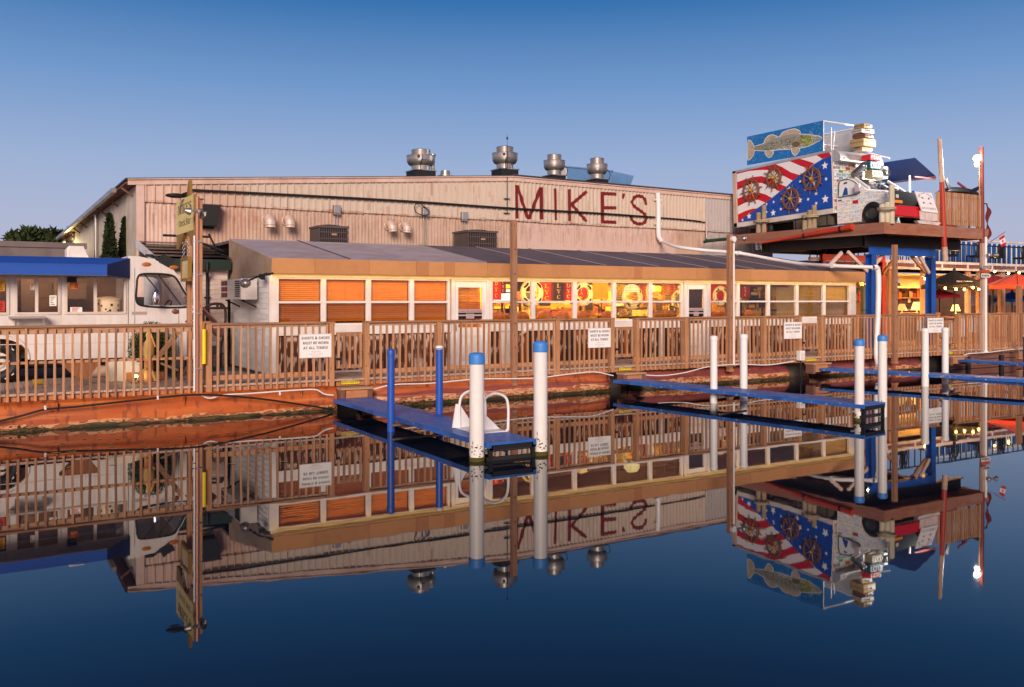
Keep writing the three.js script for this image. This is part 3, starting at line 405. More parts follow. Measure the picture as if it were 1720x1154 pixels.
condenser(533, 588, 378, 'brown louvred air conditioner on the roof below the electrical box'); condenser(783, 838, 386, 'brown louvred air conditioner beside the tall wooden post');
// long black pipe on the wall
one('black_pipe', mg(tube([[318, 319], [420, 324], [560, 331], [700, 339], [860, 350], [1000, 358], [1100, 365]].map(([x, y]) => onZ(x, y, WZ + 0.085)), 0.032, 80, 8), tube([[1104, 365.5], [1150, 369], [1184, 373]].map(([x, y]) => onZ(x, y, WZ + 0.08)), 0.026, 20, 8)), black, 'long black pipe running slanted across the warehouse wall', 'pipe');
{ const a = onZ(1186, 373, WZ + 0.12), b = onZ(1187, 400, WZ + 0.12); one('wall_conduit', mg(cyl(a, b, 0.025), tube([onZ(1178, 371.5, WZ + 0.12), onZ(1184, 372, WZ + 0.12), a], 0.022)), hoodM, 'pinkish conduit dropping from the end of the black pipe', 'conduit'); }
// white drain pipe: down the wall, along the awning roof to the blue column and into the water
{
  const g = thing('white_drain_pipe', 'long white drain pipe from the warehouse gutter over the awning into the water', 'pipe', onZ(1474, 612, -16.95));
  part(g, 'downspout', tube([[1105, 324], [1106, 345], [1106, 385], [1107, 398], [1111, 405]].map(([x, y]) => onZ(x, y, WZ + 0.14)), 0.085, 40, 10), whitePvc);
  part(g, 'roof_run', tube([onZ(1111, 405, WZ + 0.14), onZ(1140, 415, -22.6), onZ(1180, 420, -21.9), onZ(1240, 425, -21.6), onZ(1290, 434, -20.7), onZ(1345, 443, -19.4), onZ(1400, 446.5, -17.9), onZ(1466, 449, -16.98)], 0.055, 90, 10), whitePvc);
  part(g, 'drop_pipe', tube([onZ(1466, 449, -16.98), onZ(1473, 450, -16.98), onZ(1475, 457, -16.98), onZ(1475, 520, -16.86), onZ(1472.5, 570, -16.78), onZ(1472, 595, -16.74), onZ(1475, 614, -16.6)], 0.075, 60, 12), whitePvc);
  for (const [x, y, z] of [[1241, 425, -21.6], [1400, 446.5, -17.9]]) { const p = onZ(x, y, z); part(g, 'coupling', cyl(V(p.x - 0.08, p.y, p.z), V(p.x + 0.08, p.y, p.z), 0.07), whitePvc); }
  for (const y of [336, 376]) { const p = onZ(1105, y, WZ + 0.1); part(g, 'strap', bx(0.24, 0.05, 0.12, p.x, p.y, p.z), whitePvc); }
}
one('green_gutter', mg(tube([[1185, 405], [1215, 402], [1250, 399]].map(([x, y]) => onZ(x, y, -23.6)), 0.06), cyl(onZ(1184, 404, -23.62), onZ(1186, 406, -23.58), 0.09)), std([24, 62, 50], 0.45), 'dark green gutter pipe behind the conduit post', 'pipe');
// black box hung high on the wall behind the sign
{ const z = WZ + 0.35, a = onZ(336, 344, z), b = onZ(371, 380, z), g = thing('black_speaker_box', 'large black tapered box mounted high on the wall behind the tall sign', 'speaker', [(a.x + b.x) / 2, b.y, z]); part(g, 'cabinet', ext([[a.x, a.y], [b.x, a.y], [b.x - 0.1, b.y], [a.x, b.y]], 0.3, { bevel: 0.01 }).translate(0, 0, z - 0.3), black); part(g, 'hood', slab(a.x - 0.02, b.x + 0.03, a.y, a.y + 0.03, z + 0.02, z - 0.32), std([70, 52, 50], 0.6)); part(g, 'bracket', bx(0.3, 0.05, 0.06, (a.x + b.x) / 2, b.y - 0.03, z - 0.28), dark); }
// ---------- the dining annex with the awning roof ----------
const AZ = -18.4, FZ = -18.1, AX0 = 5.0, AX1 = 23.25, AB = -21.8;
const annex = thing('dining_annex', 'low white dining annex with many windows under a brown awning roof', 'building', [14, DECK, -20]);
const ax = (px) => XZ(px, AZ);
{
  // roof sheets and valance
  const lilac = painted([190, 178, 186], { amt: 0.3, streak: 0.25, dirt: [110, 96, 100] }, 0.75), slate = painted([104, 92, 102], { amt: 0.35, streak: 0.35, dirt: [58, 48, 56] }, 0.7), seam = std([150, 140, 142], 0.7), val = painted([204, 146, 94], { amt: 0.15, streak: 0, dirt: [150, 100, 66] }, 0.8), side = painted([168, 146, 126], { amt: 0.25, streak: 0.2, dirt: [120, 98, 84] }, 0.8);
  const strip = (x0, x1, m) => { const t = 0.02, pr = [[FZ, 3.0], [AB, 3.6], [AB - 0.02, 3.58], [FZ - 0.01, 2.98]]; const g = ext(pr.map(([z, y]) => [-z, y]), x1 - x0).rotateY(Math.PI / 2).translate(x0, 0, 0); return part(annex, 'roof_sheet', g, m); };
  const rc = [AX0, 6.67, 8.33, 9.98, 11.7, 13.4, 15.1, 16.8, 18.5, 20.2, 21.8, AX1];
  for (let i = 0; i < rc.length - 1; i++) { strip(rc[i] + 0.004, rc[i + 1] - 0.004, i < 3 ? lilac : slate); if (i > 2 || i === 1) part(annex, 'roof_seam', bar(V(rc[i], 3.012, FZ), V(rc[i], 3.612, AB), 0.03, 0.02), i > 2 ? seam : slate); }
  const vc = [AX0, 5.9, 7.1, 8.2, 8.5, 8.9, 9.15, 10.0, 12.3, 14.3, 14.55, 16.4, 18.4, 19.9, 21.4, AX1], vals = [val, tint(val, [0.93, 0.9, 0.9]), tint(val, [0.86, 0.78, 0.8])];
  for (let i = 0; i < vc.length - 1; i++) part(annex, 'valance_panel', ext([[vc[i] + 0.003, 2.685], [vc[i + 1] - 0.003, 2.685], [vc[i + 1] - 0.003, 2.992], [vc[i] + 0.003, 2.992]], 0.025).translate(0, 0, FZ - 0.025), vals[vc[i + 1] - vc[i] < 0.35 ? 2 : i % 2]);
  part(annex, 'side_valance', ext([[-FZ + 0.03, 2.685], [-AB, 2.6], [-AB, 3.585], [-FZ + 0.03, 2.985]], 0.025).rotateY(Math.PI / 2).translate(AX0, 0, 0), side); part(annex, 'side_valance', ext([[-FZ + 0.03, 2.685], [-AB, 2.685], [-AB, 3.585], [-FZ + 0.03, 2.985]], 0.025).rotateY(Math.PI / 2).translate(AX1 - 0.025, 0, 0), side);
  part(annex, 'flat_roof', slab(AX0 + 0.03, AX1 - 0.03, 3.5, 3.57, AB - 0.03, WZ + 0.05), slate); part(annex, 'soffit', slab(AX0 + 0.03, AX1 - 0.03, 2.69, 2.72, FZ - 0.03, AZ - 0.08), trimWhite); part(annex, 'ceiling', slab(AX0 + 0.1, AX1 - 0.1, 2.8, 2.84, AZ - 0.1, AB + 0.02), painted([120, 96, 60], {}, 0.8));
  // end and back walls, floor
  const sidingM = [1, 0.95, 0.98].map((k) => tint(painted([242, 242, 246], { amt: 0.12, streak: 0.12, dirt: [160, 150, 150] }, 0.55), k)), sg = [0, 1].map(() => bx(0.02, 0.118, 3.3));
  for (let y = 0.62, i = 0; y < 2.62; y += 0.112, i++) place(annex, 'siding_board', sg[i % 2], sidingM[i % 3], AX0 + 0.03, y + 0.055, -20.1, 0, 0, -0.09);
  part(annex, 'end_wall', slab(AX0 + 0.06, AX0 + 0.12, DECK, 2.7, AZ - 0.1, AB), white); part(annex, 'end_wall', slab(AX1 - 0.12, AX1 - 0.06, DECK, 2.7, AZ - 0.1, AB), white);
  const paneling = painted([222, 168, 56], { amt: 0.3, streak: 0.35, dirt: [140, 96, 40] }, 0.7), pg = bx(17.9, 0.145, 0.02), px2 = [paneling, tint(paneling, 0.92)];
  for (let y = DECK + 0.08, i = 0; y < 2.8; y += 0.15, i++) place(annex, 'panelling_board', pg, px2[i % 2], 14.1, y, AB + 0.14 + 0.004 * (i % 2));
  part(annex, 'back_wall', slab(AX0 + 0.1, AX1 - 0.1, DECK, 2.8, AB + 0.1, AB + 0.02), white); part(annex, 'floor', slab(AX0 + 0.12, AX1 - 0.12, DECK - 0.02, DECK + 0.01, AZ - 0.1, AB + 0.1), woodDark);
  part(annex, 'partition', slab(ax(757), ax(757) + 0.06, DECK, 2.8, AZ - 0.25, AB + 0.2), paneling);
  // frames
  part(annex, 'head_beam', slab(AX0 + 0.05, ax(1436), 2.615, 2.688, AZ + 0.05, AZ - 0.05), trimWhite); part(annex, 'corner_post', slab(AX0 + 0.02, ax(463), DECK, 2.614, AZ + 0.045, AZ - 0.06), trimWhite); part(annex, 'corner_post', slab(ax(1427), ax(1436), DECK, 2.614, AZ + 0.045, AZ - 0.06), trimWhite);
  const wins = [[463, 543], [543, 618.5], [618.5, 691], [691, 755], [823, 895], [895, 965], [965, 1031], [1031, 1092], [1092, 1146], [1190, 1239], [1239, 1290], [1290, 1338], [1338, 1383.5], [1383.5, 1427]];
  const screenM = new THREE.MeshPhysicalMaterial({ color: new THREE.Color().setRGB(0.84, 0.82, 0.8), transmission: 1, thickness: 0, roughness: 0, specularIntensity: 0.1 });
  const blindOrange = painted([230, 134, 26], { amt: 0.15, streak: 0.1, dirt: [150, 60, 10] }, 0.6), blindYellow = painted([196, 150, 50], { amt: 0.2, streak: 0.1, dirt: [120, 84, 30] }, 0.6);
  const slats = (x0, x1, y0, y1, open) => { const l = [], tiltOf = R(0, 0.28); for (let y = y0 + R(0, 0.06); y < y1; y += 0.042) l.push(bx(x1 - x0, 0.003, open ? 0.03 : 0.046, (x0 + x1) / 2, y, AZ - 0.09, (open ? 0.3 : 0.9 + tiltOf) + R(-0.06, 0.06))); for (const s of [0.15, 0.5, 0.85]) l.push(bx(0.006, y1 - y0, 0.003, x0 + (x1 - x0) * s, (y0 + y1) / 2, AZ - 0.068)); l.push(bx(x1 - x0, 0.03, 0.04, (x0 + x1) / 2, y1 + 0.01, AZ - 0.09)); return mg(l); };
  wins.forEach(([a, b], i) => {
    const x0 = ax(a) + 0.004, x1 = ax(b) - 0.004, yb = 1.6, yt = 2.612, j = 0.052, z = AZ;
    const w = part(annex, 'window', mg(slab(x0, x0 + j, yb, yt, z + 0.03, z - 0.05), slab(x1 - j, x1, yb, yt, z + 0.03, z - 0.05), slab(x0 + j, x1 - j, yt - 0.035, yt, z + 0.028, z - 0.05), slab(x0 + j, x1 - j, yb, yb + 0.04, z + 0.028, z - 0.05), slab(x0 + j, x1 - j, 2.07, 2.115, z + 0.036, z - 0.02)), trimWhite);
    for (const [q0, q1, dz] of [[yb + 0.04, 2.07, 0], [2.115, yt - 0.035, 0.012]]) part(w, 'pane', bx(x1 - x0 - 2 * j, q1 - q0, 0.003, (x0 + x1) / 2, (q0 + q1) / 2, z + dz), glass);
    part(w, 'insect_screen', bx(x1 - x0 - 2 * j, 2.07 - yb - 0.04, 0.002, (x0 + x1) / 2, (yb + 2.11) / 2 - 0.0, z - 0.03), screenM);
    if (i < 4) part(w, 'blind', slats(x0 + j + 0.005, x1 - j - 0.005, yb + 0.05, yt - 0.05, false), blindOrange); if (i === 12) part(w, 'blind', slats(x0 + j + 0.005, x1 - j - 0.005, yb + 0.05, yt - 0.05, true), blindYellow); if (i === 13) part(w, 'blind', slats(x0 + j + 0.005, x1 - j - 0.005, 2.1, yt - 0.05, false), blindYellow); if (i > 6 && i < 9) part(w, 'blind', slats(x0 + j + 0.005, x1 - j - 0.005, yb + 0.1, yt - 0.05, true), blindYellow);
    part(annex, 'sill', slab(x0 - 0.002, x1 + 0.002, 1.4, 1.598, z + 0.1, z - 0.05), trimWhite);
  });
  for (const b of wins) part(annex, 'mullion', slab(ax(b[0]) - 0.035, ax(b[0]) + 0.035, 1.6, 2.612, AZ + 0.038, AZ + 0.012), trimWhite);
  // barn boards under the windows
  const barn = [0, 1, 2, 3, 4].map((k) => { const f = fbm(20, 3, 4), g = fbm(5, 6, 4), dk = [[84, 40, 20], [110, 56, 24], [60, 28, 16], [150, 78, 30], [96, 50, 30]][k]; return tm(dtex(128, 256, (u, v) => { const s = g(u, v) * 0.75 + f(u, v) * 0.25; return mix(dk, [214, 190, 172], ss([0.54, 0.52, 0.66, 0.56, 0.42][k], [0.74, 0.72, 0.78, 0.74, 0.64][k], s)).map((c) => c * (0.75 + 0.4 * f(u, v))); }, [1 / 0.5, 1 / 1.3]), 0.85); });
  const bg = [0, 1, 2].map(() => bx(0.128, 0.79, 0.022)); let lastDoor = 0;
  for (let x = ax(466); x < ax(1424); x += 0.131) { const inDoor = (x > ax(757) - 0.05 && x < ax(821) + 0.05) || (x > ax(1147) - 0.05 && x < ax(1190) + 0.05); if (inDoor) continue; const k = x < ax(757) ? pick([1, 4, 4, 4, 0]) : x < ax(1147) ? pick([0, 2, 2, 0, 3]) : pick([0, 1, 3, 4, 2]); place(annex, 'barn_board', bg[Math.floor(rnd() * 3)], barn[k], x, 1.005, AZ + 0.015 + R(0, 0.008)); }
  part(annex, 'base_board', slab(AX0 + 0.02, ax(757), DECK + 0.002, 0.628, AZ + 0.05, AZ + 0.03), trimWhite); part(annex, 'lower_wall', slab(AX0 + 0.1, AX1 - 0.1, DECK, 1.5, AZ - 0.005, AZ - 0.08), white);
  for (const [p, w] of [[848, 16], [1242, 10], [758, 6], [819, 6], [1148, 5], [1188, 5], [1110, 4]]) part(annex, 'trim_post', slab(ax(p - w / 2), ax(p + w / 2), DECK, 1.398, AZ + 0.062, AZ + 0.02), trimWhite);
  // doors
  const screen = std([44, 22, 14], 0.75), kick = painted([236, 232, 232], { amt: 0.1 }, 0.45), tape = tm(canvas(256, 96, (x, w, h) => { x.fillStyle = '#b9a4a6'; x.fillRect(0, 0, w, 34); x.fillRect(0, 52, w, 16); x.fillRect(w * 0.33, 44, w * 0.34, 50); x.fillStyle = '#7d5a60'; x.font = 'bold 22px sans-serif'; x.textAlign = 'center'; x.fillText('PLEASE USE OTHER DOOR', w / 2, 26, w - 10); x.font = '13px sans-serif'; x.fillText('THANK YOU', w / 2, 66); x.fillText('CLOSED', w / 2, 86); }), 0.7);
  for (const [a, b, solid] of [[757, 821, false], [1147.5, 1190, true]]) {
    const x0 = ax(a) + 0.01, x1 = ax(b) - 0.01, d = part(annex, 'door', mg(slab(x0, x0 + 0.06, DECK, 2.612, AZ + 0.04, AZ - 0.05), slab(x1 - 0.06, x1, DECK, 2.612, AZ + 0.04, AZ - 0.05), slab(x0 + 0.06, x1 - 0.06, 2.57, 2.612, AZ + 0.04, AZ - 0.05)), trimWhite), l = x0 + 0.065, r = x1 - 0.065;
    part(d, 'door_leaf', mg(slab(l, l + 0.11, DECK + 0.02, 2.565, AZ + 0.02, AZ - 0.03), slab(r - 0.11, r, DECK + 0.02, 2.565, AZ + 0.02, AZ - 0.03), slab(l + 0.11, r - 0.11, 2.43, 2.565, AZ + 0.02, AZ - 0.03), slab(l + 0.11, r - 0.11, DECK + 0.02, 1.2, AZ + 0.02, AZ - 0.03)), kick);
    part(d, 'kick_panel', slab(l + 0.13, r - 0.13, DECK + 0.14, 1.1, AZ + 0.03, AZ + 0.022), kick); part(d, 'pane', bx(r - l - 0.22, 1.23, 0.003, (l + r) / 2, 1.815, AZ + 0.004), glass);
    if (solid) part(d, 'screen', bx(r - l - 0.22, 1.22, 0.004, (l + r) / 2, 1.815, AZ - 0.05), screen); else part(d, 'blind', slats(l + 0.11, r - 0.11, 1.22, 2.42, false), tint(blindOrange, [0.62, 0.5, 0.5]));
    part(d, 'notice_strip', quad(V(l + 0.115, 1.7, AZ + 0.01), V(r - 0.115, 1.7, AZ + 0.01), V(r - 0.115, 1.92, AZ + 0.01), V(l + 0.115, 1.92, AZ + 0.01)), tint(tape, 0.9)); part(d, 'handle', mg(bx(0.02, 0.14, 0.03, l + 0.04, 1.5, AZ + 0.045), bx(0.02, 0.02, 0.05, l + 0.04, 1.44, AZ + 0.03)), metal);
  }
  part(annex, 'fallen_sill_strip', mg(bx(0.4, 0.035, 0.05, ax(880), 1.4, AZ + 0.12, 0, 0, 0.5)), trimWhite);
}
// warm rope light tucked under the valance
{ const g = thing('rope_light', 'thin warm rope light tucked under the awning valance', 'rope light', [14, 2.66, AZ + 0.1]); part(g, 'light_tube', cyl(V(AX0 + 0.1, 2.672, AZ + 0.12), V(ax(1434), 2.672, AZ + 0.12), 0.012), glow([255, 180, 80], 0.55));
  const l = new THREE.RectAreaLight(new THREE.Color().setRGB(1, 0.58, 0.16), 9, ax(1434) - AX0, 0.05); l.position.set((AX0 + ax(1434)) / 2, 2.66, AZ + 0.22); l.lookAt((AX0 + ax(1434)) / 2, 2.4, AZ - 0.1); scene.add(l); }
// ceiling lights inside
for (const [x, k] of [[6.6, 16], [8.4, 16], [10.6, 120], [12.7, 135], [14.8, 135], [17.0, 120], [19.2, 60], [21.4, 26]]) { const z = AZ - 0.32, g = thing('ceiling_light', 'warm strip light on the ceiling just inside the annex windows', 'ceiling light', [x, 2.72, z], 'ceiling lights inside the annex'); part(g, 'housing', mg(bx(1.3, 0.03, 0.2, x, 2.785, z), bx(1.3, 0.08, 0.015, x, 2.735, z + 0.095)), white); part(g, 'light_panel', bx(1.2, 0.01, 0.16, x, 2.762, z), glow([255, 200, 110], 0.8)); const l = new THREE.RectAreaLight(new THREE.Color().setRGB(1, 0.6, 0.17), k, 1.2, 0.14); l.position.set(x, 2.75, z); l.lookAt(x, 1.0, z - 2.6); scene.add(l); }
// wall washer hidden behind a cove board along the back wall
{ const g = thing('cove_light', 'warm strip light behind a dark cove board above the pictures', 'cove light', [15.6, 2.6, -20.9]); part(g, 'cove_board', slab(ax(826), 22.9, 2.56, 2.795, -20.84, -20.86), woodDark); part(g, 'light_panel', slab(ax(830), 20, 2.77, 2.78, -20.92, -21.02), glow([255, 200, 110], 0.8)); const l = new THREE.RectAreaLight(new THREE.Color().setRGB(1, 0.6, 0.15), 220, 9.8, 0.08); l.position.set((ax(830) + 20) / 2, 2.76, -20.97); l.lookAt((ax(830) + 20) / 2, 1.5, -21.5); scene.add(l); }
// things hung inside
const IZ = -21.45;
{
  const fl = (px, py, w, h, col, mark, z, label) => { const p = onZ(px, py, z), g = thing('burgee_flag', label, 'flag', [p.x, p.y - h, z], 'yacht club flags hung inside the annex'), n = 8, pts = []; 
    const geo = new THREE.PlaneGeometry(w, h, n, 2); for (let i = 0; i < geo.attributes.position.count; i++) geo.attributes.position.setZ(i, 0.02 * Math.sin(geo.attributes.position.getX(i) * 22 + px)); geo.computeVertexNormals(); const rgb = (c) => `rgb(${c.join()})`, word = pick(['CYC', 'VSC', 'AYA', 'LYC', 'BSC', 'DYC']); part(g, 'cloth', geo.translate(p.x, p.y - h / 2, z), mark ? tm(canvas(96, 160, (x) => { x.fillStyle = rgb(col); x.fillRect(0, 0, 96, 160); x.fillStyle = rgb(mark); x.font = 'bold 46px serif'; x.textAlign = 'center'; [...word].forEach((ch, i) => x.fillText(ch, 48, 46 + i * 48)); }), 0.9, { side: THREE.DoubleSide }) : std(col, 0.9, { side: THREE.DoubleSide })); part(g, 'hanging_rod', cyl(V(p.x - w / 2 - 0.02, p.y, z), V(p.x + w / 2 + 0.02, p.y, z), 0.008, 0.008, 6), woodDark); };
  fl(834, 470, 0.26, 0.52, [190, 30, 24], [240, 210, 90], -20.2, 'red flag with yellow marks hung beside the door with the orange blind'); fl(845, 470, 0.2, 0.36, [110, 34, 50], [240, 230, 220], -20.4, 'maroon flag with white marks near the door'); fl(880, 471, 0.5, 0.3, [60, 34, 26], null, -20.6, 'dark brown banner behind the tall wooden post');
  fl(918, 474, 0.44, 0.56, [226, 66, 20], [250, 200, 90], -20.5, 'bright orange red flag with gold letters inside the second yellow window'); fl(938, 474, 0.44, 0.52, [70, 50, 56], [220, 190, 120], -20.5, 'dark grey flag with gold letters inside the second yellow window'); fl(955, 474, 0.34, 0.5, [200, 34, 22], [240, 220, 180], -20.5, 'deep red flag with pale letters beside the dark grey flag');
  fl(976, 474, 0.42, 0.4, [220, 60, 26], [240, 200, 160], -20.6, 'orange red flag above the half hidden life ring'); fl(1008, 474, 0.55, 0.48, [236, 186, 40], null, -20.8, 'yellow flag inside the third yellow window'); fl(1042, 475, 0.36, 0.42, [228, 200, 60], null, -20.8, 'pale yellow flag left of the hanging lamp'); fl(1078, 476, 0.26, 0.52, [206, 44, 24], null, -20.7, 'narrow red pennant right of the hanging lamp');
  fl(1118, 476, 0.36, 0.34, [226, 130, 30], [90, 40, 20], -20.7, 'orange swallowtail flag next to the brown screen door'); fl(1133, 476, 0.3, 0.36, [186, 30, 24], [240, 200, 120], -20.7, 'small red flag with gold mark next to the brown screen door'); fl(1204, 478, 0.5, 0.5, [206, 34, 20], null, -20.7, 'red flag right of the brown screen door'); fl(1222, 478, 0.4, 0.46, [226, 60, 26], [240, 190, 110], -20.8, 'orange flag behind the conduit post'); fl(1252, 479, 0.4, 0.4, [190, 30, 22], [240, 210, 160], -20.9, 'red flag with squares in a window past the conduit post');
  const ring = (px, py, r, z, label) => { const p = onZ(px, py, z), g = thing('life_ring', label, 'life ring', [p.x, p.y - r, z], 'life rings hung inside the annex'); part(g, 'ring', new THREE.TorusGeometry(r * 0.78, r * 0.24, 12, 32).scale(1, 1, 0.6).translate(p.x, p.y, z), std([240, 232, 200], 0.6)); for (let k = 0; k < 4; k++) { const a = k * Math.PI / 2 + 0.78; part(g, 'band', new THREE.TorusGeometry(r * 0.26, r * 0.05, 8, 14).scale(1, 1, 1.4).rotateY(Math.PI / 2).rotateZ(a).translate(p.x + Math.cos(a) * r * 0.78, p.y + Math.sin(a) * r * 0.78, z), black); } };
  ring(893, 492, 0.36, -20.1, 'cream life ring seen across the mullion between the first two yellow windows'); ring(979, 494, 0.33, -20.1, 'cream life ring partly hidden under the orange red flag'); ring(1062, 499, 0.36, -20.1, 'cream life ring below the hanging lamp'); ring(1210, 497, 0.3, -20.1, 'cream life ring under the red flag past the brown screen door'); ring(1140, 502, 0.26, -20.1, 'small cream life ring at the edge of the brown screen door');
  { const p = onZ(1061, 485, -19.35), g = thing('hanging_lamp', 'round white glowing lamp hung in the fourth yellow window', 'lamp', [p.x, p.y - 0.12, p.z]); part(g, 'lamp_shade', lathe([[0.22, -0.08], [0.21, 0.02], [0.13, 0.1], [0.03, 0.13], [0, 0.13]], 20).translate(p.x, p.y, p.z), glow([255, 226, 150], 1.4)); part(g, 'cord', cyl(V(p.x, p.y + 0.12, p.z), V(p.x, 2.78, p.z), 0.006, 0.006, 6), black); const l = new THREE.PointLight(new THREE.Color().setRGB(1, 0.75, 0.35), 1.5); l.position.set(p.x, p.y - 0.12, p.z); l.castShadow = true; scene.add(l); }
  { const g = thing('lit_display_panel', 'bright white lit panel behind the tall wooden post', 'display', onZ(838, 506, -20.6)), a = onZ(829, 505, -20.6), b = onZ(860, 486, -20.6); part(g, 'frame', slab(a.x - 0.03, b.x + 0.03, a.y - 0.03, b.y + 0.03, -20.61, -20.66), black); part(g, 'lit_screen', slab(a.x, b.x, a.y, b.y, -20.6, -20.608), glow([255, 245, 225], 1.3)); part(g, 'stripe', slab(a.x, b.x, a.y + 0.2, a.y + 0.23, -20.596, -20.599), dark); part(g, 'stand', cyl(V((a.x + b.x) / 2, DECK, -20.64), V((a.x + b.x) / 2, a.y - 0.03, -20.64), 0.03), black); }
  const pics = [tm(canvas(128, 96, (x, w, h) => { x.fillStyle = '#c58a2a'; x.fillRect(0, 0, w, h); x.fillStyle = '#8a4e18'; x.fillRect(0, 60, w, 36); for (let i = 0; i < 30; i++) { x.fillStyle = pick(['#e0b24a', '#6e3a12', '#a8641e', '#f0d080']); x.fillRect(R(0, w), R(20, h), R(4, 20), R(2, 9)); } }), 0.6), tm(canvas(128, 96, (x, w, h) => { x.fillStyle = '#6a4a20'; x.fillRect(0, 0, w, h); for (let i = 0; i < 40; i++) { x.fillStyle = pick(['#d8a840', '#3a2410', '#b07424', '#f4dc90', '#9a3018']); x.fillRect(R(0, w), R(0, h), R(3, 16), R(3, 14)); } }), 0.6), tm(canvas(128, 96, (x, w, h) => { x.fillStyle = '#e4c36a'; x.fillRect(0, 0, w, h); x.fillStyle = '#7a5420'; for (let i = 0; i < 14; i++) x.fillRect(8 + i * 8, R(30, 70), 5, R(10, 26)); }), 0.6)];
  const frM = [std([236, 206, 96], 0.5), std([50, 26, 14], 0.5), std([150, 92, 34], 0.5)];
  let k = 0; for (const [px, py, w, h] of [[848, 530, 0.7, 0.5], [886, 518, 0.55, 0.7], [930, 512, 1.5, 0.75], [930, 540, 0.9, 0.4], [990, 525, 0.7, 0.5], [1010, 508, 1.2, 0.8], [1045, 520, 0.7, 0.6], [1075, 530, 0.9, 0.5], [1112, 512, 1.1, 0.8], [1132, 526, 0.5, 0.6], [1118, 537, 0.8, 0.3], [1205, 520, 0.7, 0.6], [1228, 522, 0.6, 0.6], [1262, 516, 1.0, 0.7], [1256, 534, 0.5, 0.4], [1280, 492, 0.5, 0.9], [1305, 500, 0.7, 0.9], [1322, 508, 0.4, 0.5], [1330, 490, 0.4, 0.6], [1404, 490, 0.9, 0.5], [858, 514, 0.5, 0.5], [915, 540, 0.45, 0.4], [1060, 540, 1.3, 0.3]]) {
    const p = onZ(px, py, IZ - 0.14 + (k % 4) * 0.02), g = thing('framed_picture', ['wide framed picture with a gold frame', 'small dark framed picture', 'brown framed picture'][k % 3] + ' on the yellow panelled wall inside the windows', 'picture', [p.x, p.y - h / 2, p.z], 'framed pictures inside the annex'); k++;
    part(g, 'frame', ext([[-w / 2, -h / 2], [w / 2, -h / 2], [w / 2, h / 2], [-w / 2, h / 2]], 0.03, { holes: [[[-w / 2 + 0.05, -h / 2 + 0.05], [w / 2 - 0.05, -h / 2 + 0.05], [w / 2 - 0.05, h / 2 - 0.05], [-w / 2 + 0.05, h / 2 - 0.05]]] }).translate(p.x, p.y, p.z), frM[(k + 2) % 3]); part(g, 'print', quad(V(p.x - w / 2 + 0.04, p.y - h / 2 + 0.04, p.z + 0.01), V(p.x + w / 2 - 0.04, p.y - h / 2 + 0.04, p.z + 0.01), V(p.x + w / 2 - 0.04, p.y + h / 2 - 0.04, p.z + 0.01), V(p.x - w / 2 + 0.04, p.y + h / 2 - 0.04, p.z + 0.01)), pics[k % 3]);
  }
  const cm = [[206, 60, 30], [236, 200, 90], [40, 24, 14], [150, 96, 40], [90, 50, 24], [240, 226, 190], [30, 50, 60]].map((q) => std(q, 0.6));
  for (let i = 0; i < 70; i++) { const w = R(0.16, 0.42), h = R(0.16, 0.44), x = R(ax(832), 22.6), y = R(1.62, 2.6), z = IZ - 0.04 + (i % 7) * 0.012, g = thing('small_keepsake', ['small dark framed keepsake', 'small pale keepsake plaque', 'small coloured keepsake sign'][i % 3] + ' crowding the panelled wall behind the annex windows', 'keepsake', [x, y, z], 'small keepsakes on the annex back wall'); part(g, 'frame', bx(w, h, 0.012, x, y + h / 2, z - 0.04), frM[i % 3 === 0 ? 1 : i % 3]); part(g, 'print', bx(w - 0.06, h - 0.06, 0.006, x, y + h / 2, z - 0.028), pick(cm)); }
  // chairs whose rounded backs show above the sills
  const wick = painted([176, 104, 40], { amt: 0.4, dirt: [90, 46, 16], streak: 0.3 }, 0.75);
  for (const px of [836, 876, 915, 943, 978, 1020, 1106, 1124, 1258]) { const z = -19.1, p = onZ(px, 532, z), g = thing('round_back_chair', 'brown chair with rounded back seen just above the window sill', 'chair', [p.x, DECK + 0.01, z], 'chairs at the annex windows'), y = DECK + 0.01; part(g, 'backrest', ext(new THREE.Shape().moveTo(-0.22, 0).lineTo(0.22, 0).lineTo(0.22, 0.5).quadraticCurveTo(0.22, 0.8, 0, 0.8).quadraticCurveTo(-0.22, 0.8, -0.22, 0.5).closePath(), 0.04, { bevel: 0.012 }).translate(p.x, y + 0.46, z), wick); part(g, 'seat', bx(0.46, 0.06, 0.44, p.x, y + 0.44, z - 0.22), wick); for (const [sx, sz] of [[-0.2, 0], [0.2, 0], [-0.2, -0.4], [0.2, -0.4]]) part(g, 'leg', cyl(V(p.x + sx, y, z + sz), V(p.x + sx, y + 0.42, z + sz), 0.018, 0.018, 8), woodDark); }
}
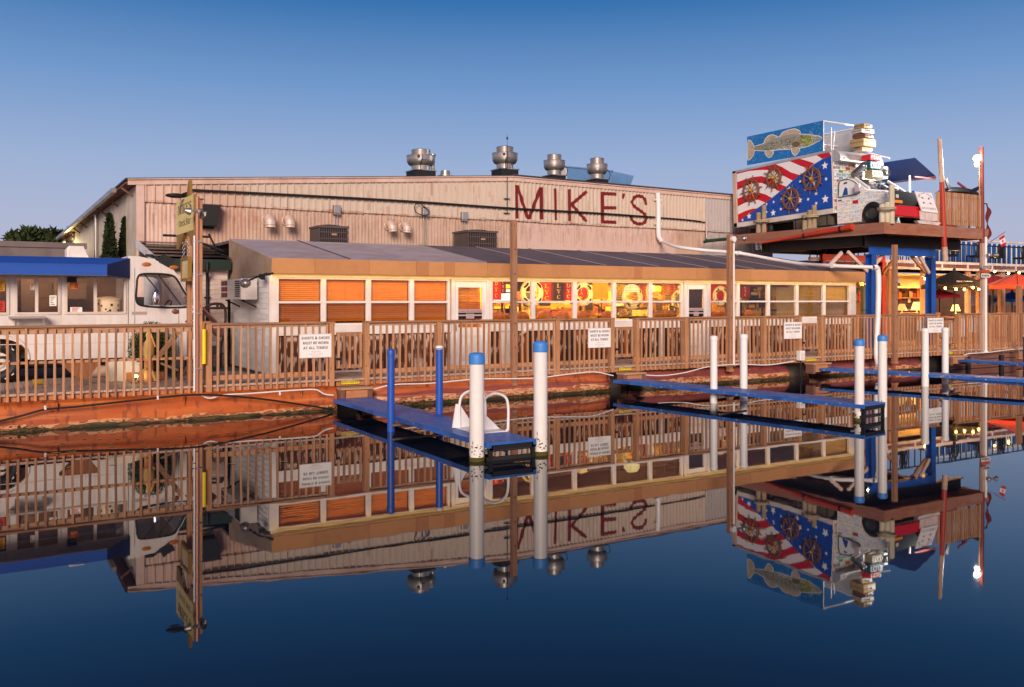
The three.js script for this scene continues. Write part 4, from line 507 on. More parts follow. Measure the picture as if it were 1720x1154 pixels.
// window air unit and lamp on the end wall
{ const X0 = 4.97, a = onX(432, 503, X0), b = onX(375, 503, X0), y0 = a.y, y1 = YZ(432, 468, a.z), g = thing('window_air_unit', 'white louvred window air unit sticking out of the annex end wall', 'air unit', [X0 - 0.2, y0, (a.z + b.z) / 2]); const z0 = a.z, z1 = Math.max(b.z, -21.0);
  part(g, 'case', slab(X0 - 0.34, X0, y0, y1, z0, z1), trimWhite); for (let i = 0; i < 8; i++) part(g, 'louvre', slab(X0 - 0.352, X0 - 0.342, y0 + 0.06 + i * 0.045, y0 + 0.085 + i * 0.045, z0 - 0.1, z0 - 0.5), dark); for (let i = 0; i < 3; i++) for (let j = 0; j < 2; j++) part(g, 'grille_opening', slab(X0 - 0.35, X0 - 0.341, y0 + 0.05 + i * 0.13, y0 + 0.15 + i * 0.13, z1 + 0.1 + j * 0.3, z1 + 0.35 + j * 0.3), std([120, 60, 56], 0.7));
  for (const z of [z0 - 0.15, z1 + 0.3]) part(g, 'bracket', bar(V(X0 - 0.3, y0 - 0.01, z), V(X0 + 0.02, y0 - 0.16, z), 0.03), dark);
  const l = onX(412, 476, 4.55), f = thing('round_floodlight', 'old round floodlight head below the corner of the awning', 'floodlight', [l.x, l.y, l.z]); part(f, 'head', sph(0.11, l.x, l.y, l.z, 1, 0.85, 1.25), galv); part(f, 'arm', tube([V(l.x + 0.05, l.y + 0.05, l.z), V(l.x + 0.25, l.y + 0.16, l.z + 0.3), V(4.98, l.y + 0.2, l.z + 0.5)], 0.02), black);
  const s = onX(440, 465, 4.9); one('security_camera', mg(bx(0.08, 0.08, 0.22, s.x, s.y, s.z, 0.2), cyl(V(s.x, s.y + 0.03, s.z), V(5.0, s.y + 0.08, s.z), 0.015)), black, 'small black camera under the left corner of the awning', 'camera'); }
// ---------- small shed between warehouse corner and annex ----------
{
  const g = thing('lean_to_shed', 'white sided lean-to with black roof between the food truck and the annex', 'shed', [4.2, 0.56, -22.8]), X0 = 3.4, X1 = 4.93, ZF = -21.6;
  const sm = [1, 0.95].map((k) => tint(painted([230, 214, 208], { amt: 0.25, streak: 0.3, dirt: [170, 130, 116] }, 0.6), k)), sg = bx(X1 - X0 - 0.04, 0.118, 0.02);
  for (let y = 0.6, i = 0; y < 2.85; y += 0.112, i++) place(g, 'siding_board', sg, sm[i % 2], (X0 + X1) / 2, y + 0.055, ZF + 0.02, -0.09);
  part(g, 'wall', slab(X0, X1, 0.56, 2.95, ZF - 0.02, WZ + 0.06), white);
  const tarp = painted([26, 26, 30], { amt: 0.5, dirt: [56, 54, 60], streak: 0.4 }, 0.35);
  for (let i = 0; i < 5; i++) { const t0 = i / 5, t1 = (i + 1) / 5, P = (t) => [ZF + 0.2 + (WZ + 0.1 - ZF - 0.2) * t, 3.1 + 0.52 * t]; const [za, ya] = P(t0), [zb, yb] = P(t1); part(g, 'roof_strip', quad(V(X0 - 0.1, ya + 0.03, za), V(X1 + 0.02, ya + 0.03, za), V(X1 + 0.02, yb, zb), V(X0 - 0.1, yb, zb)), tarp); }
  part(g, 'roof_base', ext([[-(ZF + 0.2), 3.06], [-(WZ + 0.08), 3.55], [-(WZ + 0.08), 3.0], [-(ZF + 0.2), 2.96]], X1 - X0 + 0.1).rotateY(Math.PI / 2).translate(X0 - 0.09, 0, 0), tarp);
  part(g, 'gable_trim', ext([[-(ZF + 0.22), 2.98], [-(WZ + 0.05), 3.46], [-(WZ + 0.05), 3.66], [-(ZF + 0.22), 3.14]], 0.04).rotateY(Math.PI / 2).translate(X0 - 0.16, 0, 0), painted([226, 222, 226], { amt: 0.3, dirt: [120, 120, 130] }));
  part(g, 'green_fascia', slab(X0 - 0.1, X1 + 0.02, 2.84, 3.08, ZF + 0.24, ZF + 0.205), std([22, 44, 38], 0.55)); part(g, 'roof_rail', mg(cyl(V(X0 + 0.4, 3.75, -23.6), V(X1, 3.75, -23.6), 0.03), cyl(V(X1 - 0.06, 3.1, -22), V(X1 - 0.06, 3.8, -23.4), 0.025), cyl(V(X0 + 0.9, 3.72, -23.5), V(X1, 3.3, -22), 0.03)), black);
  for (const [x, r] of [[3.95, 0.035], [4.4, 0.04], [4.15, 0.02]]) { const w = thing('black_vent_pipe', ['thick black drain pipe', 'black elbowed vent pipe', 'thin black pipe'][r === 0.035 ? 0 : r === 0.04 ? 1 : 2] + ' running down the white lean-to wall', 'pipe', [x, 0.57, ZF + 0.3]); part(w, 'pipe', tube([V(x, 3.02, ZF + 0.28), V(x, 2.75, ZF + 0.27), V(x + 0.04, 2.68, ZF + 0.1), V(x + 0.04, 1.6, ZF + 0.1), V(x + 0.04, 0.6, ZF + 0.1)], r, 60), black); for (const y of [2.2, 1.3]) part(w, 'clamp', bx(r * 3.4, 0.03, 0.06, x + 0.04, y, ZF + 0.07), dark); }
}
{ // gas meter
  const z = -21.1, g = thing('gas_meter', 'grey gas meter with dark pipework at the foot of the lean-to wall', 'gas meter', [4.55, 0.57, z]), pm = std([64, 44, 42], 0.6); const y = 1.15;
  part(g, 'regulator', lathe([[0, -0.05], [0.14, -0.04], [0.17, 0], [0.14, 0.04], [0.05, 0.07], [0, 0.08]], 18).rotateX(1.3).translate(4.6, 1.45, z + 0.1), std([120, 84, 80], 0.5)); part(g, 'meter_body', bx(0.34, 0.3, 0.2, 4.45, y - 0.1, z + 0.05), std([88, 92, 92], 0.5)); part(g, 'dial', bx(0.14, 0.1, 0.02, 4.45, y, z + 0.16), white);
  part(g, 'pipework', mg(tube([V(4.3, y, z), V(4.3, 1.95, z), V(4.5, 2.05, z), V(4.72, 2.0, z), V(4.72, 1.3, z), V(4.66, 1.1, z), V(4.66, 0.6, z)], 0.03, 60), cyl(V(4.2, 1.95, z), V(4.8, 1.95, z), 0.028), cyl(V(4.45, 0.58, z), V(4.45, 0.92, z), 0.03), tube([V(4.5, 0.95, z + 0.05), V(4.8, 0.86, z + 0.1), V(4.85, 0.7, z + 0.1)], 0.012)), pm);
  for (const dx of [0.28, 0.36]) part(g, 'shutoff_valve', bx(0.05, 0.14, 0.05, 4.3 + dx, 2.0, z), pm);
}
// ---------- grey building and trees beyond the truck ----------
{ const g = thing('grey_flat_building', 'plain grey flat roofed building behind the food truck', 'building', [-6, 0.56, -33]), m = painted([120, 108, 110], { amt: 0.3, streak: 0.15, dirt: [110, 96, 96] }, 0.85); part(g, 'wall', slab(-30, 2.6, 0.56, 3.7, -30, -40), m); part(g, 'parapet', slab(-30.05, 2.65, 3.7, 3.86, -29.95, -40), m); part(g, 'door', slab(-4, -3, 0.56, 2.6, -29.9, -30), dark); for (const x of [-9, -7]) part(g, 'window', slab(x, x + 1, 1.5, 2.5, -29.95, -30), std([40, 46, 56], 0.2)); }
function leafTree(name, label, x, y0, z, h, rFn, n, size, col, group, trunk = 0.08, crownFrom = 0.05) {
  const g = thing(name, label, 'tree', [x, y0, z], group), pos = [], nor = [], uv = [], colr = [];
  for (let i = 0; i < n; i++) {
    const t = crownFrom + (1 - crownFrom) * rnd(), a = R(0, 6.283), r = rFn(t, a) * (0.55 + 0.45 * Math.sqrt(rnd())), c = V(x + Math.cos(a) * r, y0 + h * t, z + Math.sin(a) * r), s = size * R(0.6, 1.3);
    const u = V(R(-1, 1), R(-0.2, 1.4), R(-1, 1)).normalize().multiplyScalar(s), w = V(R(-1, 1), R(-1, 1), R(-1, 1)).cross(u).normalize().multiplyScalar(s * 0.42), k = R(0.7, 1.25);
    const q = [c.clone().sub(w), c.clone().add(w), c.clone().add(u)]; for (const p of q) { pos.push(p.x, p.y, p.z); colr.push(k, k, k * 0.9); } uv.push(0, 0, 1, 0, 0.5, 1);
  }
  const geo = new THREE.BufferGeometry(); geo.setAttribute('position', new THREE.Float32BufferAttribute(pos, 3)); geo.setAttribute('uv', new THREE.Float32BufferAttribute(uv, 2)); geo.setAttribute('color', new THREE.Float32BufferAttribute(colr, 3)); geo.computeVertexNormals();
  part(g, 'crown', geo, std(col, 0.85, { vertexColors: true, side: THREE.DoubleSide })); part(g, 'trunk', cyl(V(x, y0, z), V(x, y0 + h * 0.85, z), trunk, trunk * 0.3, 8), std([70, 48, 34], 0.9));
  const br = []; for (let i = 0; i < 7; i++) { const t = 0.25 + i * 0.09, a = i * 2.4, r = rFn(t, a) * 0.75; br.push(cyl(V(x, y0 + h * t, z), V(x + Math.cos(a) * r, y0 + h * (t + 0.1), z + Math.sin(a) * r), trunk * 0.35, trunk * 0.1, 5)); } part(g, 'limbs', mg(br), std([70, 48, 34], 0.9)); return g;
}
const spire = (w) => (t, a) => w * (t < 0.12 ? 0.5 + t * 4 : Math.pow(1 - t, 0.75)) * (1 + 0.16 * Math.sin(a * 5 + t * 26));
{ const a = onZ(190, 430, -26), b = onZ(210, 430, -26.4); leafTree('arborvitae', 'slender dark arborvitae, the one further from the warehouse corner', onZ(184, 430, -26).x, 0.56, -26, 3.85, spire(0.42), 9000, 0.1, [34, 46, 18], 'arborvitae at the warehouse corner', 0.06); leafTree('arborvitae', 'slender dark arborvitae right against the warehouse corner', b.x, 0.56, -26.4, 3.8, spire(0.4), 9000, 0.1, [36, 50, 20], 'arborvitae at the warehouse corner', 0.06); }
for (const [px, top, w] of [[36, 391, 1.1], [57, 387, 1.0], [76, 391, 0.8], [96, 390, 1.0], [116, 393, 0.9]]) { const z = -62, p = onZ(px, top, z); leafTree('broadleaf_tree', 'distant dark green tree top showing over the grey building', p.x, 0.56, z, p.y - 0.56, (t, a) => w * Math.sqrt(Math.max(0, 1 - (t * 2 - 1.1) ** 2 * 0.8)) * (1 + 0.25 * Math.sin(a * 3 + t * 9)), 1500, 0.4, [46, 62, 24], 'trees beyond the grey building', 0.2, 0.3); }

// ---------- food truck ----------
{
  const TZ = -19.2, TB = -21.35, tx = (px) => XZ(px, TZ), ty = (px, py) => YZ(px, py, TZ), g = thing('food_truck', 'white step van food truck with a blue awning and serving windows', 'food truck', [0.5, 0.57, -20.3]);
  const bodyM = painted([228, 222, 220], { amt: 0.2, streak: 0.18, dirt: [176, 140, 120] }, 0.38), frM = painted([222, 208, 198], { amt: 0.2 }, 0.5), x0 = -3.2, xc = tx(216), y0 = ty(60, 605), y1 = 2.93, wy0 = ty(60, 524.5), wy1 = ty(60, 467);
  const rect = (a, b, c, d) => [[a, c], [b, c], [b, d], [a, d]], holes = [[tx(-60), tx(10.5)], [tx(29), tx(97)], [tx(113), tx(207.5)]], arch = []; for (let i = 0; i <= 14; i++) { const a = Math.PI * i / 14; arch.push([0.2 + 0.52 * Math.cos(a), y0 + 0.02 + 0.4 * Math.sin(a)]); }
  const s = shp([[x0, y0], [0.2 - 0.52, y0], ...arch.slice().reverse(), [0.2 + 0.52, y0], [xc, y0], [xc, y1], [x0, y1]]);
  part(g, 'side_wall', ext(s, 0.05, { holes: holes.map(([a, b]) => rect(a, b, wy0, wy1)) }).translate(0, 0, TZ - 0.05), bodyM);
  part(g, 'far_wall', slab(x0, xc, y0, y1, TB + 0.05, TB), bodyM); part(g, 'inner_lining', slab(x0 + 0.06, xc, y0 + 0.1, y1 - 0.05, TB + 0.07, TB + 0.055), painted([150, 116, 84], { amt: 0.4, streak: 0.4, dirt: [96, 66, 44] }, 0.5)); part(g, 'roof', slab(x0, xc, y1, y1 + 0.04, TZ, TB), bodyM); part(g, 'floor', slab(x0, xc, y0 + 0.04, y0 + 0.09, TZ - 0.06, TB + 0.06), dark); part(g, 'rear_wall', slab(x0 - 0.04, x0, y0, y1, TZ, TB), bodyM); part(g, 'counter', slab(x0 + 0.1, xc - 0.1, wy0 - 0.12, wy0 - 0.08, TZ - 0.1, TZ - 0.5), metal); part(g, 'shelf_cabinet', mg(slab(tx(100), tx(160), wy0 + 0.25, wy1 - 0.06, TB + 0.1, TB + 0.4), slab(tx(40), tx(62), wy0, wy1, TB + 0.2, TB + 0.6)), painted([120, 100, 86], { amt: 0.4 }, 0.5));
  holes.forEach(([a, b], i) => { const mx = i === 0 ? null : i === 1 ? tx(61.5) : tx(160), w = part(g, 'serving_window', mg(slab(a - 0.05, a, wy0 - 0.04, wy1 + 0.03, TZ + 0.022, TZ - 0.04), slab(b, b + 0.05, wy0 - 0.04, wy1 + 0.03, TZ + 0.022, TZ - 0.04), slab(a, b, wy0 - 0.045, wy0, TZ + 0.024, TZ - 0.04), slab(a, b, wy1, wy1 + 0.03, TZ + 0.02, TZ - 0.04), ...(mx ? [slab(mx - 0.028, mx + 0.028, wy0, wy1, TZ + 0.014, TZ - 0.03)] : [])), frM); if (mx) { part(w, 'pane', slab(a, mx - 0.028, wy0, wy1, TZ - 0.008, TZ - 0.011), glass); part(w, 'pane', slab(mx + 0.028, b, wy0, wy1, TZ - 0.02, TZ - 0.023), glass); } else part(w, 'pane', slab(a, b, wy0, wy1, TZ - 0.008, TZ - 0.011), glass); });
  // cab: curved nose profile with side window
  const prof = [[215, 605], [215, 431], [235, 432], [258, 437], [277, 445], [290, 453], [298, 464], [307, 480], [317, 498], [324, 513], [327, 532], [328, 560], [327, 590], [322, 605]].map(([a, b]) => [tx(a), ty(a, b)]), win = [[230, 470], [234, 462], [242, 460], [286, 462], [294, 466], [308, 488], [322, 510], [319, 514], [236, 512.5], [230, 508]].map(([a, b]) => [tx(a), ty(a, b)]);
  const cabShape = shp(prof); part(g, 'cab_side', ext(cabShape, 0.05, { holes: [win] }).translate(0, 0, TZ - 0.05), bodyM); part(g, 'cab_side', ext(shp(prof), 0.05, { holes: [win] }).translate(0, 0, TB), bodyM);
  for (let i = 1; i < prof.length - 1; i++) { const [a, b] = [prof[i], prof[i + 1]], wsc = i >= 6 && i < 9; part(g, wsc ? 'windscreen' : 'cab_skin', bar(V(a[0], a[1], (TZ + TB) / 2), V(b[0], b[1], (TZ + TB) / 2), 0.03, TZ - TB - 0.02), wsc ? glass : bodyM); }
  part(g, 'window_rubber', tube([...win, win[0]].map(([a, b]) => V(a, b, TZ + 0.005)), 0.022, 90, 6), black); part(g, 'cab_pane', ext(shp(win), 0.004).translate(0, 0, TZ - 0.02), glass); for (const [a, b] of [[[243, 461], [266, 489]], [[266, 461], [304, 512]]]) part(g, 'window_bar', bar(V(tx(a[0]), ty(...a), TZ - 0.012), V(tx(b[0]), ty(...b), TZ - 0.012), 0.022), black);
  part(g, 'cab_floor', slab(xc, tx(322), y0 + 0.02, y0 + 0.07, TZ - 0.06, TB + 0.06), dark); part(g, 'driver_seat', mg(bx(0.45, 0.12, 0.5, xc + 0.5, 1.55, TZ - 0.6), bx(0.12, 0.6, 0.5, xc + 0.28, 1.9, TZ - 0.6)), std([70, 66, 66], 0.8)); part(g, 'steering_wheel', new THREE.TorusGeometry(0.2, 0.018, 8, 24).rotateY(1.1).rotateZ(-0.5).translate(tx(286), 1.95, TZ - 0.5), black); part(g, 'dashboard', bx(0.4, 0.25, 1.9, tx(306), 1.78, (TZ + TB) / 2), std([170, 160, 156], 0.6));
  const awn = painted([26, 84, 184], { amt: 0.2, streak: 0.12, dirt: [12, 40, 110] }, 0.7), ax0 = -3.3, axr = tx(216), fz = TZ + 0.62, afr = XZ(180, TZ + 0.62), yT = ty(80, 431), yM = 2.15 + 61 * 16.4 / 1500, yB = 2.15 + 42 * 16.4 / 1500;
  const aw = part(g, 'awning', mg(quad(V(ax0, yM, fz), V(afr, yM, fz), V(axr + 0.02, yT, TZ + 0.02), V(ax0, yT, TZ + 0.02)), quad(V(ax0, yB, fz), V(afr, yB, fz), V(afr, yM, fz), V(ax0, yM, fz))), tint(awn, 1)); awn.side = THREE.DoubleSide; aw.material.side = THREE.DoubleSide;
  const tri = new THREE.BufferGeometry().setFromPoints([V(afr, yB, fz), V(axr + 0.02, yB - 0.04, TZ + 0.02), V(axr + 0.02, yT, TZ + 0.02), V(afr, yB, fz), V(axr + 0.02, yT, TZ + 0.02), V(afr, yM, fz)]); tri.setAttribute('uv', new THREE.Float32BufferAttribute(new Array(12).fill(0.3), 2)); tri.computeVertexNormals(); part(aw, 'awning_end', tri, std([24, 40, 104], 0.75, { side: THREE.DoubleSide })); part(aw, 'awning_bar', cyl(V(ax0, yB, fz - 0.02), V(afr, yB, fz - 0.02), 0.015, 0.015, 6), metal);
  part(g, 'roof_vent', ext([[tx(118), y1 + 0.04], [tx(158), y1 + 0.04], [tx(147), y1 + 0.3], [tx(122), y1 + 0.3], [tx(118), y1 + 0.24]], 0.6, { bevel: 0.02 }).translate(0, 0, -20.6), white);
  part(g, 'door_seam', mg(slab(tx(226), tx(226) + 0.008, y0 + 0.05, ty(226, 450), TZ + 0.001, TZ + 0.003), slab(tx(300), tx(300) + 0.008, y0 + 0.05, ty(300, 516), TZ + 0.001, TZ + 0.003)), dark); const rv = []; for (let i = 0; i < 60; i++) rv.push(sph(0.007, x0 + 0.1 + i * 0.095, y0 + 0.26, TZ, 1, 1, 0.5, 5), sph(0.007, x0 + 0.1 + i * 0.095, wy0 - 0.12, TZ, 1, 1, 0.5, 5)); part(g, 'rivet_rows', mg(rv), bodyM);
  part(g, 'skirt_line', slab(x0, xc, y0 + 0.3, y0 + 0.315, TZ + 0.002, TZ + 0.008), frM); for (const [px, py] of [[246, 444], [292, 449]]) part(g, 'marker_light', sph(0.07, tx(px), ty(px, py), TZ + 0.005, 1.3, 0.6, 0.3), std([176, 96, 30], 0.4));
  const wl = part(g, 'wheel', new THREE.TorusGeometry(0.29, 0.115, 14, 36).translate(0.2, y0 - 0.02, TZ - 0.13), black); part(wl, 'rim', mg(lathe([[0, 0.03], [0.1, 0.04], [0.12, 0.0], [0.2, -0.02], [0.24, 0.05]], 24).rotateX(Math.PI / 2).translate(0.2, y0 - 0.02, TZ - 0.1)), std([226, 214, 206], 0.5)); const wt = []; for (let i = 0; i < 16; i++) { if (i % 4 === 3) continue; const a = i / 16 * 6.283; wt.push(bx(0.05, 0.02, 0.006, 0, 0.33, 0).rotateZ(a).translate(0.2, y0 - 0.02, TZ - 0.022)); } part(wl, 'tyre_lettering', mg(wt), white);
  part(g, 'wheel', new THREE.TorusGeometry(0.29, 0.115, 12, 30).translate(2.9, y0 - 0.02, TZ - 0.2), black); part(g, 'chassis', mg(slab(x0 + 0.2, 3.2, y0 - 0.18, y0 - 0.02, TZ - 0.4, TB + 0.4)), dark); part(g, 'underbody_pipe', cyl(V(-1, y0 - 0.1, TZ - 0.3), V(2.4, y0 - 0.12, TZ - 0.3), 0.03), dark); part(g, 'fender_flare', new THREE.TorusGeometry(0.5, 0.022, 8, 24, Math.PI).translate(0.2, y0 + 0.02, TZ + 0.01), white);
  part(g, 'mirror', mg(sph(0.11, tx(258), ty(258, 500), TZ + 0.3, 0.7, 1.4, 0.5), cyl(V(tx(262), ty(262, 508), TZ + 0.25), V(tx(268), ty(268, 512), TZ), 0.014)), chrome); part(g, 'badge', bx(0.28, 0.06, 0.004, tx(234), ty(234, 526), TZ + 0.004), std([168, 150, 146], 0.6)); part(g, 'door_handle', sph(0.05, tx(294), ty(294, 523), TZ + 0.02, 1.4, 1, 0.5), std([120, 70, 60], 0.4));
  const sh = part(g, 'serving_shelf', slab(tx(14), tx(75), ty(40, 534.5), ty(40, 531), TZ + 0.02, TZ + 0.36), metal); for (const p of [26, 72]) part(sh, 'shelf_bracket', bar(V(tx(p), ty(p, 534), TZ + 0.3), V(tx(p), ty(p, 550), TZ + 0.01), 0.03), metal);
  const cards = [[117, 131, 475, 486, '#d8501c', '#f0c060'], [118, 138, 516, 524, '#f2ece6', '#c02020'], [51, 58, 476, 487, '#f4ece4', '#c02418'], [83, 95, 496, 514, '#f2eee8', '#9a9086'], [-2, 8, 472, 489, '#f0b020', '#a04818'], [-2, 8, 506, 523, '#d02a14', '#301010']];
  for (const [a, b, t, bt, c1, c2] of cards) part(g, 'window_card', quad(V(tx(a), ty(a, bt), TZ - 0.002), V(tx(b), ty(b, bt), TZ - 0.002), V(tx(b), ty(b, t), TZ - 0.002), V(tx(a), ty(a, t), TZ - 0.002)), tm(canvas(64, 64, (x) => { x.fillStyle = c1; x.fillRect(0, 0, 64, 64); x.fillStyle = c2; for (let i = 0; i < 5; i++) x.fillRect(8, 8 + i * 11, R(20, 48), 6); }), 0.6));
  const sp = V(tx(120), ty(120, 472), TZ + 0.1); part(g, 'awning_lamp', mg(bx(0.16, 0.1, 0.14, sp.x, sp.y + 0.02, sp.z)), black);
  // roaster with floral print, on the counter
  const rp = V(tx(185), wy0 - 0.07, TZ - 0.3), r = thing('flowered_roaster', 'cream oval roaster with dark flower print behind the truck window', 'roaster', rp.toArray()); part(r, 'body', cyl(V(rp.x, rp.y, rp.z), V(rp.x, rp.y + 0.3, rp.z), 0.24, 0.25, 28).scale(1, 1, 1), std([222, 196, 160], 0.4)); part(r, 'lid', lathe([[0.26, 0], [0.25, 0.03], [0.1, 0.07], [0, 0.075]], 24).translate(rp.x, rp.y + 0.3, rp.z), std([210, 186, 150], 0.4)); const fl = []; for (let i = 0; i < 9; i++) { const a = R(0.6, 2.5); fl.push(sph(R(0.014, 0.03), rp.x + Math.cos(a) * 0.245, rp.y + R(0.05, 0.24), rp.z + Math.sin(a) * 0.245, 1, 1, 0.4, 8)); } part(r, 'flower_print', mg(fl), dark);
  const wl1 = thing('truck_ceiling_light', 'warm light panel inside the food truck', 'lamp', [1.2, y1 - 0.1, -20.3]); part(wl1, 'housing', bx(1.5, 0.04, 0.22, 1.2, y1 - 0.04, -20.3), white); part(wl1, 'light_panel', bx(1.4, 0.01, 0.18, 1.2, y1 - 0.07, -20.3), glow([255, 190, 120], 2)); const L = new THREE.RectAreaLight(new THREE.Color().setRGB(1, 0.6, 0.3), 22, 1.4, 0.18); L.position.set(1.2, y1 - 0.085, -20.3); L.lookAt(1.2, 0, -20.3); scene.add(L);
  const fp = onZ(272, 438, TZ - 0.1), f = thing('floodlight', 'black swivelling floodlight on the cab roof of the food truck', 'floodlight', [fp.x, fp.y - 0.1, fp.z]); part(f, 'head', bx(0.26, 0.2, 0.22, fp.x + 0.08, fp.y - 0.01, fp.z, 0, 0, -0.5), black); part(f, 'arm', bar(V(fp.x - 0.22, fp.y + 0.1, fp.z), V(fp.x + 0.05, fp.y, fp.z), 0.06), black); part(f, 'mount', bx(0.14, 0.05, 0.14, fp.x - 0.24, fp.y + 0.1, fp.z), black);
}
// ---------- things on the deck behind the railing ----------
{
  const z = -18.0, p = onZ(134, 640, z), g = thing('trough_planter', 'wedge shaped wooden trough on a single post beside the truck', 'planter', [p.x, DECK, z]), y1 = YZ(134, 608, z), hw = (XZ(168, z) - XZ(100, z)) / 2; part(g, 'trough', ext([[-hw, y1], [hw, y1], [0.12, y1 - 0.3], [-0.05, y1 - 0.3]], 0.35).translate(p.x, 0, z - 0.2), woodRim); part(g, 'post', slab(p.x - 0.04, p.x + 0.06, DECK, y1 - 0.28, z, z - 0.09), woodPost); part(g, 'soil', slab(p.x - hw * 0.9, p.x + hw * 0.9, y1 - 0.02, y1 - 0.005, z - 0.18, z + 0.13), dark);
  const wb = onY(210, 640, DECK), b = thing('white_crate', 'white painted crate under the truck nose', 'crate', [wb.x, DECK, wb.z]); part(b, 'box', ext([[-0.3, 0], [0.3, 0], [0.3, 0.34], [0.1, 0.42], [-0.3, 0.38]], 0.4).translate(wb.x, DECK, wb.z - 0.4), white); part(b, 'base_plank', slab(wb.x + 0.02, wb.x + 0.7, DECK + 0.003, DECK + 0.16, wb.z + 0.02, wb.z - 0.06), woodRim);
  const lg = onY(178, 634, DECK); one('log_round', mg(cyl(V(lg.x - 0.25, DECK + 0.16, lg.z - 0.1), V(lg.x + 0.2, DECK + 0.16, lg.z - 0.1), 0.16, 0.16, 16)), painted([216, 190, 170], { amt: 0.4, dirt: [120, 84, 60] }), 'pale cut log lying below the truck', 'log');
  const cn = onY(61, 647, DECK); one('yellow_can', cyl(V(cn.x - 0.06, DECK + 0.055, cn.z), V(cn.x + 0.1, DECK + 0.055, cn.z), 0.055, 0.055, 16), std([196, 160, 40], 0.5), 'small yellow can lying on the deck planks', 'can');
  // clipped bush
  const bz = -18.75, bp = onZ(254, 600, bz); const bush = thing('clipped_bush', 'round clipped evergreen bush in front of the truck nose', 'bush', [bp.x, DECK, bz]), pos = [], col = []; for (let i = 0; i < 11000; i++) { const d = V(R(-1, 1), R(-1, 1), R(-1, 1)); if (d.length() > 1) continue; d.normalize().multiplyScalar(R(0.8, 1.03)); const c = V(bp.x + d.x * 0.42, 1.14 + d.y * 0.57, bz + d.z * 0.36), u = V(R(-1, 1), R(-0.3, 1.2), R(-1, 1)).normalize().multiplyScalar(R(0.02, 0.045)), w = V(R(-1, 1), R(-1, 1), R(-1, 1)).cross(u).normalize().multiplyScalar(0.012), k = R(0.6, 1.4); for (const q of [c.clone().sub(w), c.clone().add(w), c.clone().add(u)]) { pos.push(q.x, q.y, q.z); col.push(k, k, k); } }
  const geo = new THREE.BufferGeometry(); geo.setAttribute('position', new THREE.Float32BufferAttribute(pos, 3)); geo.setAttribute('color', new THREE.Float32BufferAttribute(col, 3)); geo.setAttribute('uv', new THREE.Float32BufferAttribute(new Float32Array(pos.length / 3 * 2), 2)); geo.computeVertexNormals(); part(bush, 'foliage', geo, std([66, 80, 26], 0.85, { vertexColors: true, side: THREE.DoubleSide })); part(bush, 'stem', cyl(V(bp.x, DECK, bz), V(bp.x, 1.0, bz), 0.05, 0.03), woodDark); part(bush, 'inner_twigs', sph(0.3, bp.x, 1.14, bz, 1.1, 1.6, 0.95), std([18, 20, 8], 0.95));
  // carved pelican on a stump
  const sz = -18.1, sp = onZ(250, 615, sz), s = thing('carved_pelican', 'pale carved wooden pelican statue beside the clipped bush', 'statue', [sp.x, DECK, sz]), pm = painted([220, 186, 110], { amt: 0.4, streak: 0.5, dirt: [150, 96, 50] }, 0.7); part(s, 'body', lathe([[0, 0.5], [0.07, 0.52], [0.1, 0.62], [0.105, 0.75], [0.08, 0.88], [0.045, 0.97], [0.055, 1.03], [0.06, 1.08], [0.03, 1.13], [0, 1.14]].map(([r, y]) => [r * 0.95, y * 0.82 + 0.02]), 20).translate(sp.x, DECK, sz), pm); part(s, 'bill', bar(V(sp.x + 0.03, DECK + 0.9, sz + 0.02), V(sp.x + 0.1, DECK + 0.66, sz + 0.1), 0.045, 0.03), std([206, 140, 60], 0.6)); part(s, 'wing', sph(0.11, sp.x - 0.05, DECK + 0.6, sz - 0.03, 0.6, 1.7, 0.5), std([130, 100, 84], 0.7)); part(s, 'stump', cyl(V(sp.x, DECK, sz), V(sp.x, DECK + 0.44, sz), 0.09, 0.08), woodRim); part(s, 'brace', mg(bar(V(sp.x + 0.1, DECK + 0.02, sz + 0.1), V(sp.x - 0.02, DECK + 0.4, sz), 0.04), bar(V(sp.x - 0.25, DECK + 0.02, sz + 0.15), V(sp.x + 0.1, DECK + 0.5, sz), 0.04)), pm);
  // ground spotlight
  const gp = V(sp.x - 0.24, DECK, sz + 0.05), gl = thing('ground_spotlight', 'small bright spotlight on the deck below the pelican', 'spotlight', gp.toArray()); part(gl, 'housing', cyl(V(gp.x, DECK + 0.02, gp.z), V(gp.x, DECK + 0.1, gp.z), 0.05, 0.05), black); part(gl, 'lamp_lens', sph(0.045, gp.x, DECK + 0.115, gp.z), glow([255, 230, 160], 5)); const gll = new THREE.PointLight(new THREE.Color().setRGB(1, 0.72, 0.3), 0.3); gll.position.set(gp.x, DECK + 0.12, gp.z); gll.castShadow = true; scene.add(gll);
  // small roofed post box by the sign
  const kz = -18.2, kp = onZ(338, 535, kz), k = thing('gabled_post_box', 'small gable roofed wooden box on a post behind the tall sign', 'box', [kp.x, DECK, kz]), ky = YZ(338, 543, kz), pk = YZ(338, 518, kz); part(k, 'post', slab(kp.x - 0.05, kp.x + 0.05, DECK, ky, kz - 0.05, kz + 0.05), woodDark); part(k, 'cabinet', slab(kp.x - 0.14, kp.x + 0.14, ky - 0.32, ky + 0.04, kz - 0.14, kz + 0.14), woodRim); for (const sgn of [-1, 1]) part(k, 'roof_board', bar(V(kp.x, pk, kz), V(kp.x + sgn * 0.26, ky + 0.02, kz), 0.03, 0.42), woodDark); part(k, 'red_flag', bx(0.02, 0.12, 0.012, kp.x - 0.2, pk + 0.02, kz + 0.1, 0, 0, 0.5), std([200, 20, 24], 0.6));
